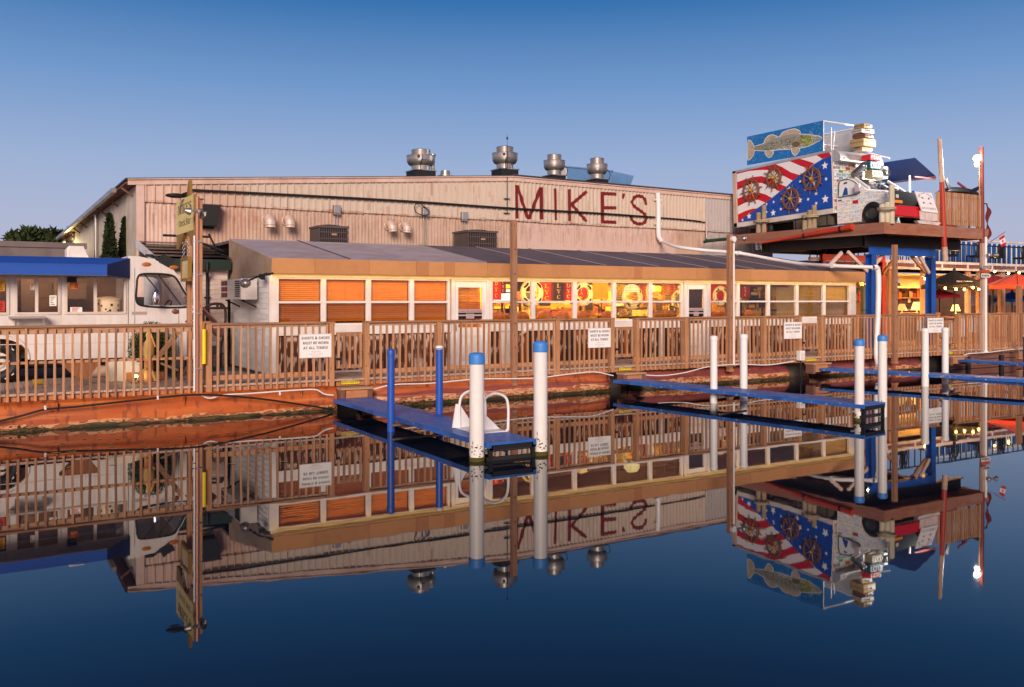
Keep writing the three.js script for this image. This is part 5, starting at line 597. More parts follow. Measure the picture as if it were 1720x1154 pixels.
  part(k, 'leg_brace', mg(bar(V(kp.x - 0.05, DECK + 0.5, kz), V(kp.x - 0.45, DECK + 0.02, kz), 0.06), bar(V(kp.x, DECK + 0.4, kz), V(kp.x + 0.2, DECK + 0.02, kz), 0.06)), woodDark);
  // leaning ramp board
  one('leaning_plank', mg(bar(onZ(262, 604, -18.3), onZ(305, 552, -17.9), 0.09, 0.04), bar(onZ(270, 610, -18.3), onZ(300, 622, -18.2), 0.035)), woodRails[0], 'grey plank leaning from the bush up to the sign post', 'plank');
  { const q = onZ(342.5, 583, -16.8), t0 = YZ(342, 611, -16.8), t1 = YZ(342, 553, -16.8); one('yellow_guard_tube', cyl(V(q.x, t0, q.z), V(q.x, t1, q.z), 0.042, 0.042, 14), std([246, 214, 10], 0.5), 'bright yellow guard tube strapped beside the sign post', 'guard tube'); }
  { const q = onY(324, 655, DECK); one('yellow_marker_post', slab(q.x - 0.03, q.x + 0.02, DECK, DECK + 1.05, -17.9, -17.95), painted([226, 190, 60], { amt: 0.3, dirt: [150, 100, 40] }), 'thin yellow post on the deck left of the sign pole', 'post'); }
}
// ---------- tall double sided sign on posts ----------
{
  const SX = 3.3, g = thing('projecting_sign', 'tall yellowed wooden board sign projecting from two posts', 'sign', [SX, DECK, -17.6]), tex = canvas(512, 300, (x, w, h) => { x.fillStyle = '#d9c684'; x.fillRect(0, 0, w, h); for (let i = 0; i < 500; i++) { x.fillStyle = `rgba(${pick(['150,110,60', '240,224,170', '120,90,50'])},${R(0.05, 0.2)})`; x.fillRect(rnd() * w, rnd() * h, R(10, 90), R(1, 4)); } x.fillStyle = '#38301c'; x.textAlign = 'center'; x.font = 'bold 110px serif'; x.fillText("MIKE'S", w * 0.5, 125, 400); x.font = 'bold 76px serif'; x.fillText('Dock Bar', w * 0.5, 235, 380); });
  const face = tm(tex, 0.75), edge = painted([150, 112, 40], { amt: 0.5, dirt: [70, 50, 20] }), zA = -17.0, zB = -18.72, yTop = 4.08, yBot = 3.15, n = 4;
  const shapeBase = [[0, 0], [0.3, 0.0], [0.46, 0.2], [0.72, 0.28], [1.0, 0.26], [1.2, 0.08], [1.42, 0], [1.72, 0.0], [1.72, 0.93], [0, 0.93]];
  part(g, 'sign_board', ext(shapeBase, 0.06).rotateY(Math.PI / 2).translate(SX - 0.03, yBot, zA), edge);
  for (let i = 0; i < 3; i++) part(g, 'face_board', quad(V(SX - 0.034, yBot + 0.27 + i * 0.22 + 0.004, zB), V(SX - 0.034, yBot + 0.27 + i * 0.22 + 0.004, zA), V(SX - 0.034, yBot + 0.27 + (i + 1) * 0.22, zA), V(SX - 0.034, yBot + 0.27 + (i + 1) * 0.22, zB), [0, i / 3, 1, i / 3, 1, (i + 1) / 3, 0, (i + 1) / 3]), face);
  for (const z of [-17.04, -17.95]) part(g, 'post', slab(SX + 0.03, SX + 0.12, DECK - 0.1, z === -17.04 ? 3.98 : 3.6, z - 0.05, z + 0.05), woodPost); part(g, 'post_cap', slab(SX + 0.0, SX + 0.14, 3.981, 4.0, -17.12, -16.98), black);
  part(g, 'lamp_hook', ext([[0, 0], [0.3, 0], [0.14, 0.3], [0, 0.3]], 0.05).rotateY(Math.PI / 2).translate(SX - 0.02, 4.082, -17.45), edge); const lp = onZ(300, 329, -17.9); part(g, 'goose_lamp', mg(sph(0.13, lp.x - 0.05, lp.y, lp.z, 1.5, 0.35, 1), cyl(V(lp.x + 0.08, lp.y + 0.01, lp.z), V(SX, lp.y + 0.03, lp.z + 0.1), 0.045)), black);
  // hanging small board
  const h = thing('hanging_board', 'small yellow framed board hung on chains below the tall sign', 'sign', [SX - 0.05, 2.5, -17.6]), hb = 2.52, ht = 2.92; part(h, 'board', slab(SX - 0.06, SX - 0.03, hb, ht, -17.35, -17.95), painted([214, 196, 150], { amt: 0.3 })); for (const y of [hb, ht]) part(h, 'frame_rail', slab(SX - 0.08, SX - 0.01, y - 0.03, y + 0.03, -17.3, -18.0), edge); for (const z of [-17.3, -18.0]) part(h, 'frame_stile', slab(SX - 0.078, SX - 0.012, hb + 0.032, ht - 0.032, z - 0.02, z + 0.02), edge); for (const z of [-17.42, -17.88]) { const l = []; for (let i = 0; i < 7; i++) l.push(new THREE.TorusGeometry(0.022, 0.006, 5, 10).rotateY(i % 2 ? Math.PI / 2 : 0).translate(SX - 0.045, ht + 0.05 + i * 0.042, z)); part(h, 'chain', mg(l), metal); }
  // round pole with conduit and floodlights
  const q = onZ(331.5, 500, -16.78), c = thing('conduit_pole', 'tall pipe pole with conduit and small floodlights in front of the sign', 'pole', [q.x, 0.4, -16.78]), yt = YZ(331, 330, -16.78); part(c, 'pipe', cyl(V(q.x, 0.42, -16.78), V(q.x, yt, -16.78), 0.035), std([170, 120, 100], 0.35, { metalness: 0.4 })); part(c, 'wood_backing', slab(q.x + 0.03, q.x + 0.085, 0.1, yt - 0.1, -16.86, -16.77), woodPost); part(c, 'conduit', cyl(V(q.x - 0.055, 0.5, -16.76), V(q.x - 0.055, 3.3, -16.76), 0.018), whitePvc); for (const y of [0.9, 1.9, 2.6, 3.2]) part(c, 'strap', bx(0.17, 0.02, 0.05, q.x, y, -16.77), metal);
  const fy = YZ(340, 358, -16.7), fx = XZ(340, -16.7); part(c, 'floodlight', mg(lathe([[0.02, 0.12], [0.05, 0.1], [0.1, 0.02], [0.1, 0]], 18).rotateX(-1.2).rotateY(0.8).translate(fx + 0.02, fy, -16.72), bx(0.18, 0.04, 0.05, q.x, fy + 0.04, -16.74)), galv); part(c, 'floodlight', mg(lathe([[0.02, 0.12], [0.04, 0.1], [0.07, 0.02], [0.07, 0]], 14).rotateZ(1.4).translate(q.x - 0.12, fy + 0.02, -16.74)), galv);
}
// ---------- other posts along the railing ----------
function woodPole(px, top, bot, z, label, conduit, w = 0.1) { const p = onZ(px, bot, z), y1 = YZ(px, top, z), g = thing('wooden_post', label, 'post', [p.x, Math.max(0.1, p.y), z], 'tall posts along the boardwalk'); part(g, 'post', slab(p.x - w / 2, p.x + w / 2, Math.max(0.05, p.y), y1, z - 0.06, z + 0.05), woodRails[1]); part(g, 'foot_block', slab(p.x - w / 2 - 0.02, p.x + w / 2 + 0.02, p.y - 0.06, p.y - 0.002, z - 0.05, z + 0.06), woodRim); if (conduit) { part(g, 'conduit', cyl(V(p.x + w / 2 + 0.02, p.y + 0.1, z + 0.06), V(p.x + w / 2 + 0.02, y1 - 0.15, z + 0.06), 0.022), whitePvc); part(g, 'junction_box', cyl(V(p.x + 0.03, y1 - 0.12, z + 0.05), V(p.x + 0.03, y1 - 0.12, z + 0.13), 0.075), whitePvc); part(g, 'lamp_arm', mg(cyl(V(p.x + 0.05, y1 - 0.12, z + 0.1), V(p.x + 0.34, y1 - 0.1, z + 0.12), 0.02), sph(0.07, p.x + 0.36, y1 - 0.1, z + 0.13)), galv); } for (let i = 0; i < 6; i++) part(g, 'bolt', cyl(V(p.x, p.y + 0.3 + i * (y1 - p.y - 0.4) / 6, z + 0.05), V(p.x, p.y + 0.3 + i * (y1 - p.y - 0.4) / 6, z + 0.06), 0.014, 0.014, 6), black); }
woodPole(863, 370, 648, -16.82, 'bare square wooden post rising in front of the flag filled window', false, 0.12); woodPole(1226, 394, 620, -16.82, 'square wooden post with white conduit and round junction box', true, 0.12); woodPole(1503, 411, 607, -16.82, 'square wooden post in front of the blue steel portal', false, 0.14); woodPole(1712, 480, 600, -16.95, 'short stout post at the far end of the railing', false, 0.2);
// ---------- raised timber platform on steel legs ----------
const PX0 = 22.9, PX1 = 28.1, PZ0 = -17.15, PZ1 = -23.2, PT = 4.4;
{
  const g = thing('raised_platform', 'high timber platform on blue and red steel legs carrying the box truck', 'platform', [25.5, DECK, -20]);
  const beamM = tint(tm(woodTex([84, 46, 34], [150, 96, 78], [182, 130, 106], 10, 0.25), 0.8), 1);
  part(g, 'edge_beam', slab(PX0 - 0.02, PX0 + 0.06, PT - 0.3, PT + 0.04, PZ0, (PZ0 + PZ1) / 2), beamM); part(g, 'edge_beam', slab(PX0 - 0.02, PX0 + 0.06, PT - 0.3, PT + 0.04, (PZ0 + PZ1) / 2 - 0.01, PZ1), tint(beamM, 0.92)); part(g, 'edge_beam', slab(PX0 + 0.065, 25.6, PT - 0.3, PT + 0.04, PZ0, PZ0 - 0.08), tint(beamM, [1, 0.88, 0.74])); part(g, 'edge_beam', slab(25.61, PX1, PT - 0.3, PT + 0.04, PZ0, PZ0 - 0.08), beamM); part(g, 'edge_beam', slab(PX1 - 0.08, PX1, PT - 0.3, PT + 0.04, PZ0 - 0.09, PZ1), beamM);
  const pg = bx(PX1 - PX0 - 0.16, 0.04, 0.14); for (let z = PZ0 - 0.16; z > PZ1; z -= 0.146) place(g, 'deck_plank', pg, woodDecks[Math.floor(rnd() * 3)], (PX0 + PX1) / 2, PT - 0.02, z);
  const jg = bx(0.05, 0.2, PZ0 - PZ1 - 0.3); for (let x = PX0 + 0.4; x < PX1; x += 0.42) place(g, 'joist', jg, woodDark, x, PT - 0.15, (PZ0 + PZ1) / 2);
  for (const [a, b, z] of [[PX0 + 0.2, PX1 - 0.2, -18.0], [PX0 + 0.2, PX1 - 0.2, -22.2]]) part(g, 'girder', mg(slab(a, b, PT - 0.29, PT - 0.27, z - 0.12, z + 0.12), slab(a, b, PT - 0.62, PT - 0.29, z - 0.012, z + 0.012), slab(a, b, PT - 0.64, PT - 0.62, z - 0.12, z + 0.12)), std([34, 26, 26], 0.6));
  part(g, 'girder', slab(23.25, 23.45, PT - 0.62, PT - 0.29, -18.2, -22.1), std([34, 26, 26], 0.6)); part(g, 'girder', slab(26.3, 26.5, PT - 0.62, PT - 0.29, -18.2, -22.1), std([34, 26, 26], 0.6));
  const xl = XZ(1463, -18), xr = XZ(1563, -18), h0 = PT - 0.645;
  for (const x of [xl, xr]) { const c = part(g, 'blue_column', mg(slab(x - 0.012, x + 0.012, DECK, h0 - 0.24, -18.1, -17.9), slab(x - 0.11, x + 0.11, DECK, h0 - 0.24, -17.9, -17.885), slab(x - 0.11, x + 0.11, DECK, h0 - 0.24, -18.115, -18.1)), blueSteel); part(c, 'base_plate', slab(x - 0.17, x + 0.17, DECK, DECK + 0.02, -17.83, -18.17), blueSteel); }
  part(g, 'blue_beam', mg(slab(xl - 0.2, xr + 0.15, h0 - 0.235, h0 - 0.215, -17.88, -18.12), slab(xl - 0.2, xr + 0.15, h0 - 0.215, h0 - 0.02, -17.93, -17.91), slab(xl - 0.2, xr + 0.15, h0 - 0.02, h0, -17.88, -18.12)), blueSteel);
  const rl = XZ(1383, -21.9), rr = XZ(1482, -21.9); for (const x of [rl, rr]) part(g, 'red_column', mg(slab(x - 0.1, x + 0.1, DECK, h0 - 0.2, -21.82, -21.84), slab(x - 0.012, x + 0.012, DECK, h0 - 0.2, -21.84, -22.0), slab(x - 0.1, x + 0.1, DECK, h0 - 0.2, -22.0, -22.02)), redSteel); part(g, 'red_beam', slab(rl - 0.1, rr + 0.1, h0 - 0.2, h0 + 0.02, -21.84, -22.0), redSteel);
  const br = painted([226, 200, 184], { amt: 0.3, dirt: [160, 110, 80] }, 0.6), brw = woodPost;
  const B = (a, b, za, zb, m) => part(g, 'knee_brace', bar(onZ(...a, za), onZ(...b, zb), 0.1, 0.06), m);
  B([1394, 445], [1414, 424], -18.05, -18.05, br); B([1424, 423], [1457, 456], -18.05, -18.05, br); B([1469, 446], [1482, 428], -18.05, -18.05, br); B([1483, 460], [1503, 434], -20, -20, brw); B([1531, 430], [1555, 458], -18.05, -18.05, brw); B([1544, 430], [1561, 459], -17.96, -17.96, br);
}
// red oar lashed to the platform edge
{ const a = onX(1276, 409, PX0 - 0.08), b = onX(1432, 381, PX0 - 0.08), g = thing('red_spar', 'long tapering red painted spar fixed along the platform edge', 'spar', a); part(g, 'spar', cyl(a, b, 0.025, 0.1, 14), painted([206, 62, 34], { amt: 0.4, dirt: [130, 36, 20], chips: 0.14 }, 0.45)); part(g, 'lashing', cyl(a.clone().lerp(b, 0.5), a.clone().lerp(b, 0.52), 0.07, 0.07), dark); part(g, 'lashing', cyl(a.clone().lerp(b, 0.88), a.clone().lerp(b, 0.9), 0.105, 0.105), dark); }
for (const [px, l] of [[1360, 'small under-deck lamp tube glowing yellow below the platform']]) { const p = V(24.4, PT - 0.3, -18.9), g = thing('under_deck_lamp', l, 'lamp', p.toArray()); part(g, 'housing', bx(0.08, 0.04, 0.7, p.x, p.y + 0.0, p.z), white); part(g, 'lamp_tube', bx(0.05, 0.03, 0.64, p.x, p.y - 0.04, p.z), glow([255, 220, 120], 2.5)); const li = new THREE.PointLight(new THREE.Color().setRGB(1, 0.75, 0.35), 0.8); li.position.set(p.x, p.y - 0.12, p.z); li.castShadow = true; scene.add(li); }
// clusters of old pilings at the platform edge
const pileW = painted([164, 148, 124], { amt: 0.5, streak: 0.6, dirt: [92, 76, 60] }, 0.85), pileP = painted([206, 200, 176], { amt: 0.4, streak: 0.5, dirt: [140, 130, 104] }, 0.8);
for (const [px, tops, base, m, label] of [[1279, [[-5, 357], [4, 345]], 395, pileW, 'pair of weathered piles at the rear wheel of the platform truck'], [1361, [[-9, 370], [-1, 353], [6, 345]], 388, pileW, 'three weathered piles lashed together beside the truck box'], [1489, [[-7, 343], [1, 340], [8, 311]], 375, pileP, 'three pale piles roped together at the front corner of the platform']]) {
  const c = px === 1489 ? onX(px, base, PX0 + 0.2) : onX(px, base, PX0 + 0.14), g = thing('pile_cluster', label, 'piles', [c.x, PT, c.z], 'pile clusters on the platform'), d = c.z / ray(px)[1];
  for (const [dx, t] of tops) { const q = dx * d / F, y1 = H - (t - CY) * d / F, x = c.x + q * 0.62, z = c.z + q * 0.78; part(g, 'pile', cyl(V(x, PT, z), V(x, y1, z), 0.085, 0.08, 12), m); }
  part(g, 'rope_lashing', mg([0, 1].map((k) => new THREE.TorusGeometry(0.24, 0.02, 6, 20).rotateX(Math.PI / 2).scale(1, 1, 1.1).translate(c.x, PT + 0.42 + k * 0.045, c.z))), painted([190, 176, 150], {}, 0.9));
}
// ---------- box truck on the platform ----------
const truck = thing('box_truck', 'decorated box truck with flag painted side and licence plate covered cab on the platform', 'truck', [24.42, PT + 0.04, -19.38], null, true); truck.rotation.x = -0.038;
const plates = (cols, rows, shade, bands, inks) => tm(canvas(1024, 1024, (x, w, h) => {
  x.fillStyle = '#dfe2e2'; x.fillRect(0, 0, w, h); const cw = w / cols, ch = h / rows;
  for (let j = 0; j < rows; j++) for (let i = -1; i < cols; i++) { const px = (i + (j % 2) * 0.5 + R(-0.08, 0.08)) * cw, py = j * ch; x.fillStyle = pick(shade); x.fillRect(px + 2, py + 2, cw - 4, ch - 4); const band = pick([null, null, null, ...bands]); if (band) { x.fillStyle = band; x.fillRect(px + 3, py + 3, cw - 6, ch * 0.2); } x.fillStyle = pick(inks); for (let k = 0; k < 6; k++) if (rnd() > 0.12) x.fillRect(px + cw * (0.12 + k * 0.13), py + ch * 0.34, cw * 0.07, ch * 0.4); }
}, 1), 0.42);
const plA = plates(9, 15, ['#e8eaea', '#dfe6ea', '#ece8dc', '#d4dfe6', '#e6e0c4', '#c9d9e4', '#8fb0c8', '#b84a40', '#d7b6a2', '#5f9a6a', '#efefef'], ['#3c6aa8', '#a83a34', '#3a7a56', '#88b4d4', '#c9b04a'], ['#3a4a68', '#6a3434', '#345a46', '#8a98a8']), plB = plates(8, 13, ['#f0f2f2', '#e8eef2', '#f2f0ea', '#f4f4f4', '#eef0ee', '#dce8f0', '#f6f2dc'], ['#bcd4e4', '#d8b4b0', '#b8d0c0'], ['#a4b0c0', '#b8a8a8', '#a8b8b0', '#c4ccd4', '#8896a8']);
{
  const al = painted([196, 196, 198], { amt: 0.3, streak: 0.3, dirt: [140, 130, 124] }, 0.4, { metalness: 0.35 }), wb = painted([222, 218, 214], { amt: 0.25, streak: 0.25, dirt: [160, 120, 96] }, 0.5), rusty = painted([206, 178, 156], { amt: 0.4, streak: 0.5, dirt: [150, 96, 66] }, 0.5);
  part(truck, 'box_body', bx(2.08, 2.0, 4.38, 0, 1.5, -2.2), wb); part(truck, 'rear_corner_post', bx(0.05, 2.04, 0.16, -1.045, 1.5, -4.33), rusty); part(truck, 'top_rail', bx(0.06, 0.08, 4.4, -1.04, 2.49, -2.2), al); part(truck, 'bottom_rail', bx(0.05, 0.16, 4.4, -1.045, 0.55, -2.2), wb);
  // rounded nose over the cab
  const nose = []; for (let i = 0; i <= 6; i++) { const a = i / 6 * Math.PI / 2; nose.push([0.02 + 0.3 * Math.sin(a), 2.2 + 0.3 * Math.cos(a)]); } part(truck, 'nose_cap', ext([[0, 2.5], ...nose, [0.32, 2.12], [0, 2.12]], 2.08).rotateY(-Math.PI / 2).translate(1.04, 0, 0), al);
  part(truck, 'front_wall', bx(2.06, 1.64, 0.04, 0, 1.3, 0.012), wb); part(truck, 'plate_covering', quad(V(-1.03, 0.5, 0.036), V(1.03, 0.5, 0.036), V(1.03, 2.11, 0.036), V(-1.03, 2.11, 0.036)), plA);
  for (const x of [-0.12, 0.06, 0.3, -0.85]) part(truck, 'clearance_lamp', sph(0.05, x, 2.2, 0.31, 1.3, 0.6, 0.6, 10), std([190, 92, 40], 0.4));
  // flag panel
  const flag = canvas(1024, 440, (c, w, h) => {
    const M = (x, y) => { const u = (x - 100) / 902, t = 540 - 175 * u, b = 1025 - 133 * u; return [u * w, (y - t) / (b - t) * h]; }, poly = (col, pts) => { c.fillStyle = col; c.beginPath(); pts.forEach((p, i) => { const q = M(...p); i ? c.lineTo(...q) : c.moveTo(...q); }); c.closePath(); c.fill(); }, curve = (col, pts) => { c.fillStyle = col; c.beginPath(); const q = pts.map((p) => M(...p)); c.moveTo(...q[0]); for (let i = 1; i < q.length; i++) { const m = [(q[i][0] + q[(i + 1) % q.length][0]) / 2, (q[i][1] + q[(i + 1) % q.length][1]) / 2]; if (pts[i][2]) c.quadraticCurveTo(q[i][0], q[i][1], m[0], m[1]); else c.lineTo(...q[i]); } c.closePath(); c.fill(); };
    c.fillStyle = '#ece8e8'; c.fillRect(0, 0, w, h); const red = '#c4101c', blue = '#0c4aac';
    poly(red, [[98, 530], [300, 492], [488, 458], [560, 492], [640, 545], [722, 572], [655, 624], [570, 575], [470, 520], [370, 514], [230, 522], [98, 552]]);
    poly(red, [[622, 432], [705, 410], [780, 436], [850, 462], [800, 516], [720, 480]]); poly(red, [[862, 378], [980, 355], [1002, 402], [925, 426], [890, 398]]);
    poly(red, [[98, 632], [180, 605], [270, 582], [355, 574], [420, 592], [520, 650], [595, 680], [528, 726], [440, 672], [350, 640], [260, 645], [180, 672], [98, 708]]);
    poly(red, [[98, 792], [180, 762], [260, 740], [330, 735], [390, 752], [452, 786], [388, 832], [320, 805], [250, 805], [180, 832], [98, 868]]); poly(red, [[98, 948], [170, 915], [250, 890], [310, 886], [230, 934], [150, 985], [98, 1030]]);
    poly(blue, [[1005, 398], [925, 428], [840, 480], [790, 525], [722, 572], [655, 624], [592, 682], [526, 728], [450, 788], [385, 833], [330, 868], [270, 908], [220, 938], [160, 975], [98, 1030], [1005, 900]]);
    const star = (x, y, r) => { c.fillStyle = '#f4f4f6'; const q = M(x, y), s = w / 902; c.beginPath(); for (let i = 0; i < 10; i++) { const a = -Math.PI / 2 + i * Math.PI / 5, k = (i % 2 ? 0.45 : 1) * r * s; c.lineTo(q[0] + Math.cos(a) * k, q[1] + Math.sin(a) * k); } c.fill(); };
    for (const [x, y, r] of [[945, 490, 30], [952, 617, 15], [723, 633, 13], [768, 710, 15], [862, 752, 16], [940, 806, 32], [860, 845, 15], [790, 805, 14], [690, 905, 16], [545, 798, 13], [467, 826, 13], [397, 847, 13], [395, 922, 13], [535, 895, 14], [460, 930, 28], [217, 962, 26], [147, 1000, 14], [620, 705, 24], [715, 812, 24], [845, 650, 18], [850, 525, 12]]) star(x, y, r);
  });
  part(truck, 'flag_panel', bx(0.012, 1.8, 4.19, -1.056, 1.54, -2.1), wb); part(truck, 'flag_print', quad(V(-1.065, 0.64, -4.19), V(-1.065, 0.64, -0.01), V(-1.065, 2.44, -0.01), V(-1.065, 2.44, -4.19)), tm(flag, 0.4));
  // chassis, rear wheel
  part(truck, 'chassis', bx(0.9, 0.16, 5.6, 0, 0.36, -1.4), dark); for (const [x, z] of [[-0.85, -3.1], [0.85, -3.1], [-0.88, 1.36], [0.88, 1.36]]) { const w = part(truck, 'wheel', new THREE.TorusGeometry(0.26, 0.11, 12, 28).rotateY(Math.PI / 2).translate(x, 0.33 + (z > 0 ? -0.02 : 0.0), z), black); part(w, 'rim', cyl(V(x - 0.06, 0.33, z), V(x + 0.06, 0.33, z), 0.2, 0.2, 20), z > 0 ? std([60, 58, 58], 0.5) : redSteel); } part(truck, 'underbody_box', mg(bx(0.5, 0.34, 1.5, -0.75, 0.3, -0.95)), painted([96, 92, 78], { amt: 0.5, dirt: [40, 44, 30] }, 0.6)); for (const z of [-1.6, -0.95, -0.3]) part(truck, 'box_strap', bx(0.012, 0.34, 0.03, -1.006, 0.3, z), black);
  // cab
  const cp = [[0.04, 0.22], [0.04, 1.45], [0.2, 1.52], [0.52, 1.52], [0.66, 1.46], [1.22, 1.06], [1.8, 0.94], [1.94, 0.86], [1.98, 0.7], [1.98, 0.2], [1.78, 0.2]], arch = []; for (let i = 0; i <= 12; i++) { const a = Math.PI * i / 12; arch.push([1.36 + 0.42 * Math.cos(a), 0.2 + 0.46 * Math.sin(a)]); }
  plB.map.repeat.set(0.62, 0.62); part(truck, 'cab_body', ext([...cp, ...arch.slice(1), [0.9, 0.1], [0.04, 0.1]], 1.86, { bevel: 0.03 }).rotateY(-Math.PI / 2).translate(0.93, 0, 0), plB);
  part(truck, 'windscreen', quad(V(-0.82, 1.12, 1.2), V(0.82, 1.12, 1.2), V(0.76, 1.5, 0.665), V(-0.76, 1.5, 0.665)), std([14, 22, 46], 0.08)); part(truck, 'windscreen_lettering', mg(new THREE.TorusGeometry(0.13, 0.022, 6, 18, 4).rotateX(-0.95).translate(-0.3, 1.35, 0.93), bx(0.1, 0.02, 0.14, 0.15, 1.26, 1.06, 0.62), bx(0.1, 0.02, 0.14, 0.4, 1.24, 1.08, 0.62), bx(0.1, 0.02, 0.14, 0.62, 1.22, 1.1, 0.62)), white);
  for (const s of [-1, 1]) part(truck, 'windscreen_pillar', bar(V(s * 0.85, 1.1, 1.23), V(s * 0.79, 1.53, 0.66), 0.05), white);
  const sw = part(truck, 'side_window', ext([[0.15, 0.96], [0.98, 1.02], [0.9, 1.24], [0.6, 1.46], [0.22, 1.46]], 0.014).rotateY(-Math.PI / 2).translate(-0.965, 0, 0), std([236, 238, 240], 0.3)); part(sw, 'painted_coat', ext([[0.3, 0.985], [0.52, 1.0], [0.5, 1.2], [0.42, 1.25], [0.36, 1.14]], 0.004).rotateY(-Math.PI / 2).translate(-0.981, 0, 0), std([24, 80, 150], 0.5)); part(sw, 'painted_hat', ext([[0.36, 1.34], [0.5, 1.36], [0.5, 1.41], [0.38, 1.4]], 0.004).rotateY(-Math.PI / 2).translate(-0.981, 0, 0), std([50, 44, 40], 0.5)); part(sw, 'window_rubber', tube([[0.15, 0.96], [0.98, 1.02], [0.9, 1.24], [0.6, 1.46], [0.22, 1.46], [0.15, 0.96]].map(([z, y]) => V(-0.982, y, z)), 0.012, 50, 5), black);
  part(truck, 'mirror', mg(bx(0.09, 0.24, 0.16, -1.1, 1.14, 0.98), cyl(V(-0.93, 1.05, 0.98), V(-1.1, 1.05, 0.98), 0.015)), painted([206, 190, 200], {})); part(truck, 'door_handle', bx(0.02, 0.03, 0.12, -0.975, 0.86, 0.2), black); part(truck, 'red_plate', bx(0.006, 0.1, 0.2, -0.97, 0.74, 0.78), std([190, 20, 24], 0.4));
  part(truck, 'grille_panel', bx(1.9, 0.42, 0.05, 0, 0.72, 1.99), black); for (const s of [-1, 1]) { part(truck, 'headlight', bx(0.34, 0.2, 0.03, s * 0.7, 0.76, 2.02), std([60, 54, 56], 0.25)); part(truck, 'headlamp_lens', bx(0.12, 0.1, 0.02, s * 0.66, 0.76, 2.04), std([210, 196, 190], 0.2)); part(truck, 'turn_lamp', bx(0.5, 0.09, 0.04, s * 0.66, 0.6, 2.02), std([230, 140, 20], 0.35)); }
  part(truck, 'bumper', ext([[-1.0, 0.48], [1.0, 0.48], [1.0, 0.3], [0.86, 0.14], [-0.86, 0.14], [-1.0, 0.3]], 0.1, { bevel: 0.03 }).translate(0, 0, 1.98), std([200, 12, 14], 0.25)); part(truck, 'beacon', lathe([[0.09, 0], [0.09, 0.06], [0.05, 0.1], [0, 0.1]], 16).translate(0.75, 0.97, 1.6), std([20, 90, 190], 0.3));
}
// ship's wheels hung on the flag side
truck.updateMatrixWorld(true);
const brown = painted([128, 82, 60], { amt: 0.3, dirt: [70, 44, 32], streak: 0.3 }, 0.6), gold = std([206, 156, 50], 0.35, { metalness: 0.5 });
for (const [cx, cy, r, label] of [[252, 712, 0.37, "large brown ship's wheel lowest on the white and red stripes"], [482, 592, 0.32, "brown ship's wheel high on the red stripes"], [834, 614, 0.35, "brown ship's wheel high on the blue field, nearest the cab"], [637, 800, 0.34, "brown ship's wheel low on the blue field"]]) {
  const u = (cx - 100) / 902, t = 540 - 175 * u, b = 1025 - 133 * u, p = truck.localToWorld(V(-1.1, 2.44 - 1.8 * (cy - t) / (b - t), -4.19 + 4.18 * u)), g = thing('ships_wheel', label, "ship's wheel", p.toArray(), "ship's wheels on the truck side", true); g.rotation.y = -Math.PI / 2;
  part(g, 'rim', new THREE.TorusGeometry(r, 0.03, 8, 36), brown); part(g, 'inner_rim', new THREE.TorusGeometry(r * 0.84, 0.014, 6, 30).translate(0, 0, 0.02), brown); part(g, 'hub', mg(cyl(V(0, 0, -0.03), V(0, 0, 0.07), 0.06), sph(0.04, 0, 0, 0.08)), gold);
  for (let k = 0; k < 10; k++) { const a = k / 10 * 6.283 + 0.15, c = Math.cos(a), s = Math.sin(a), s0 = part(g, 'spoke', cyl(V(c * 0.05, s * 0.05, 0.01), V(c * r, s * r, 0.01), 0.013, 0.017, 8), k % 2 ? brown : gold); part(s0, 'handle', cyl(V(c * (r + 0.03), s * (r + 0.03), 0.01), V(c * (r + 0.16), s * (r + 0.16), 0.01), 0.02, 0.014, 8), brown); }
}
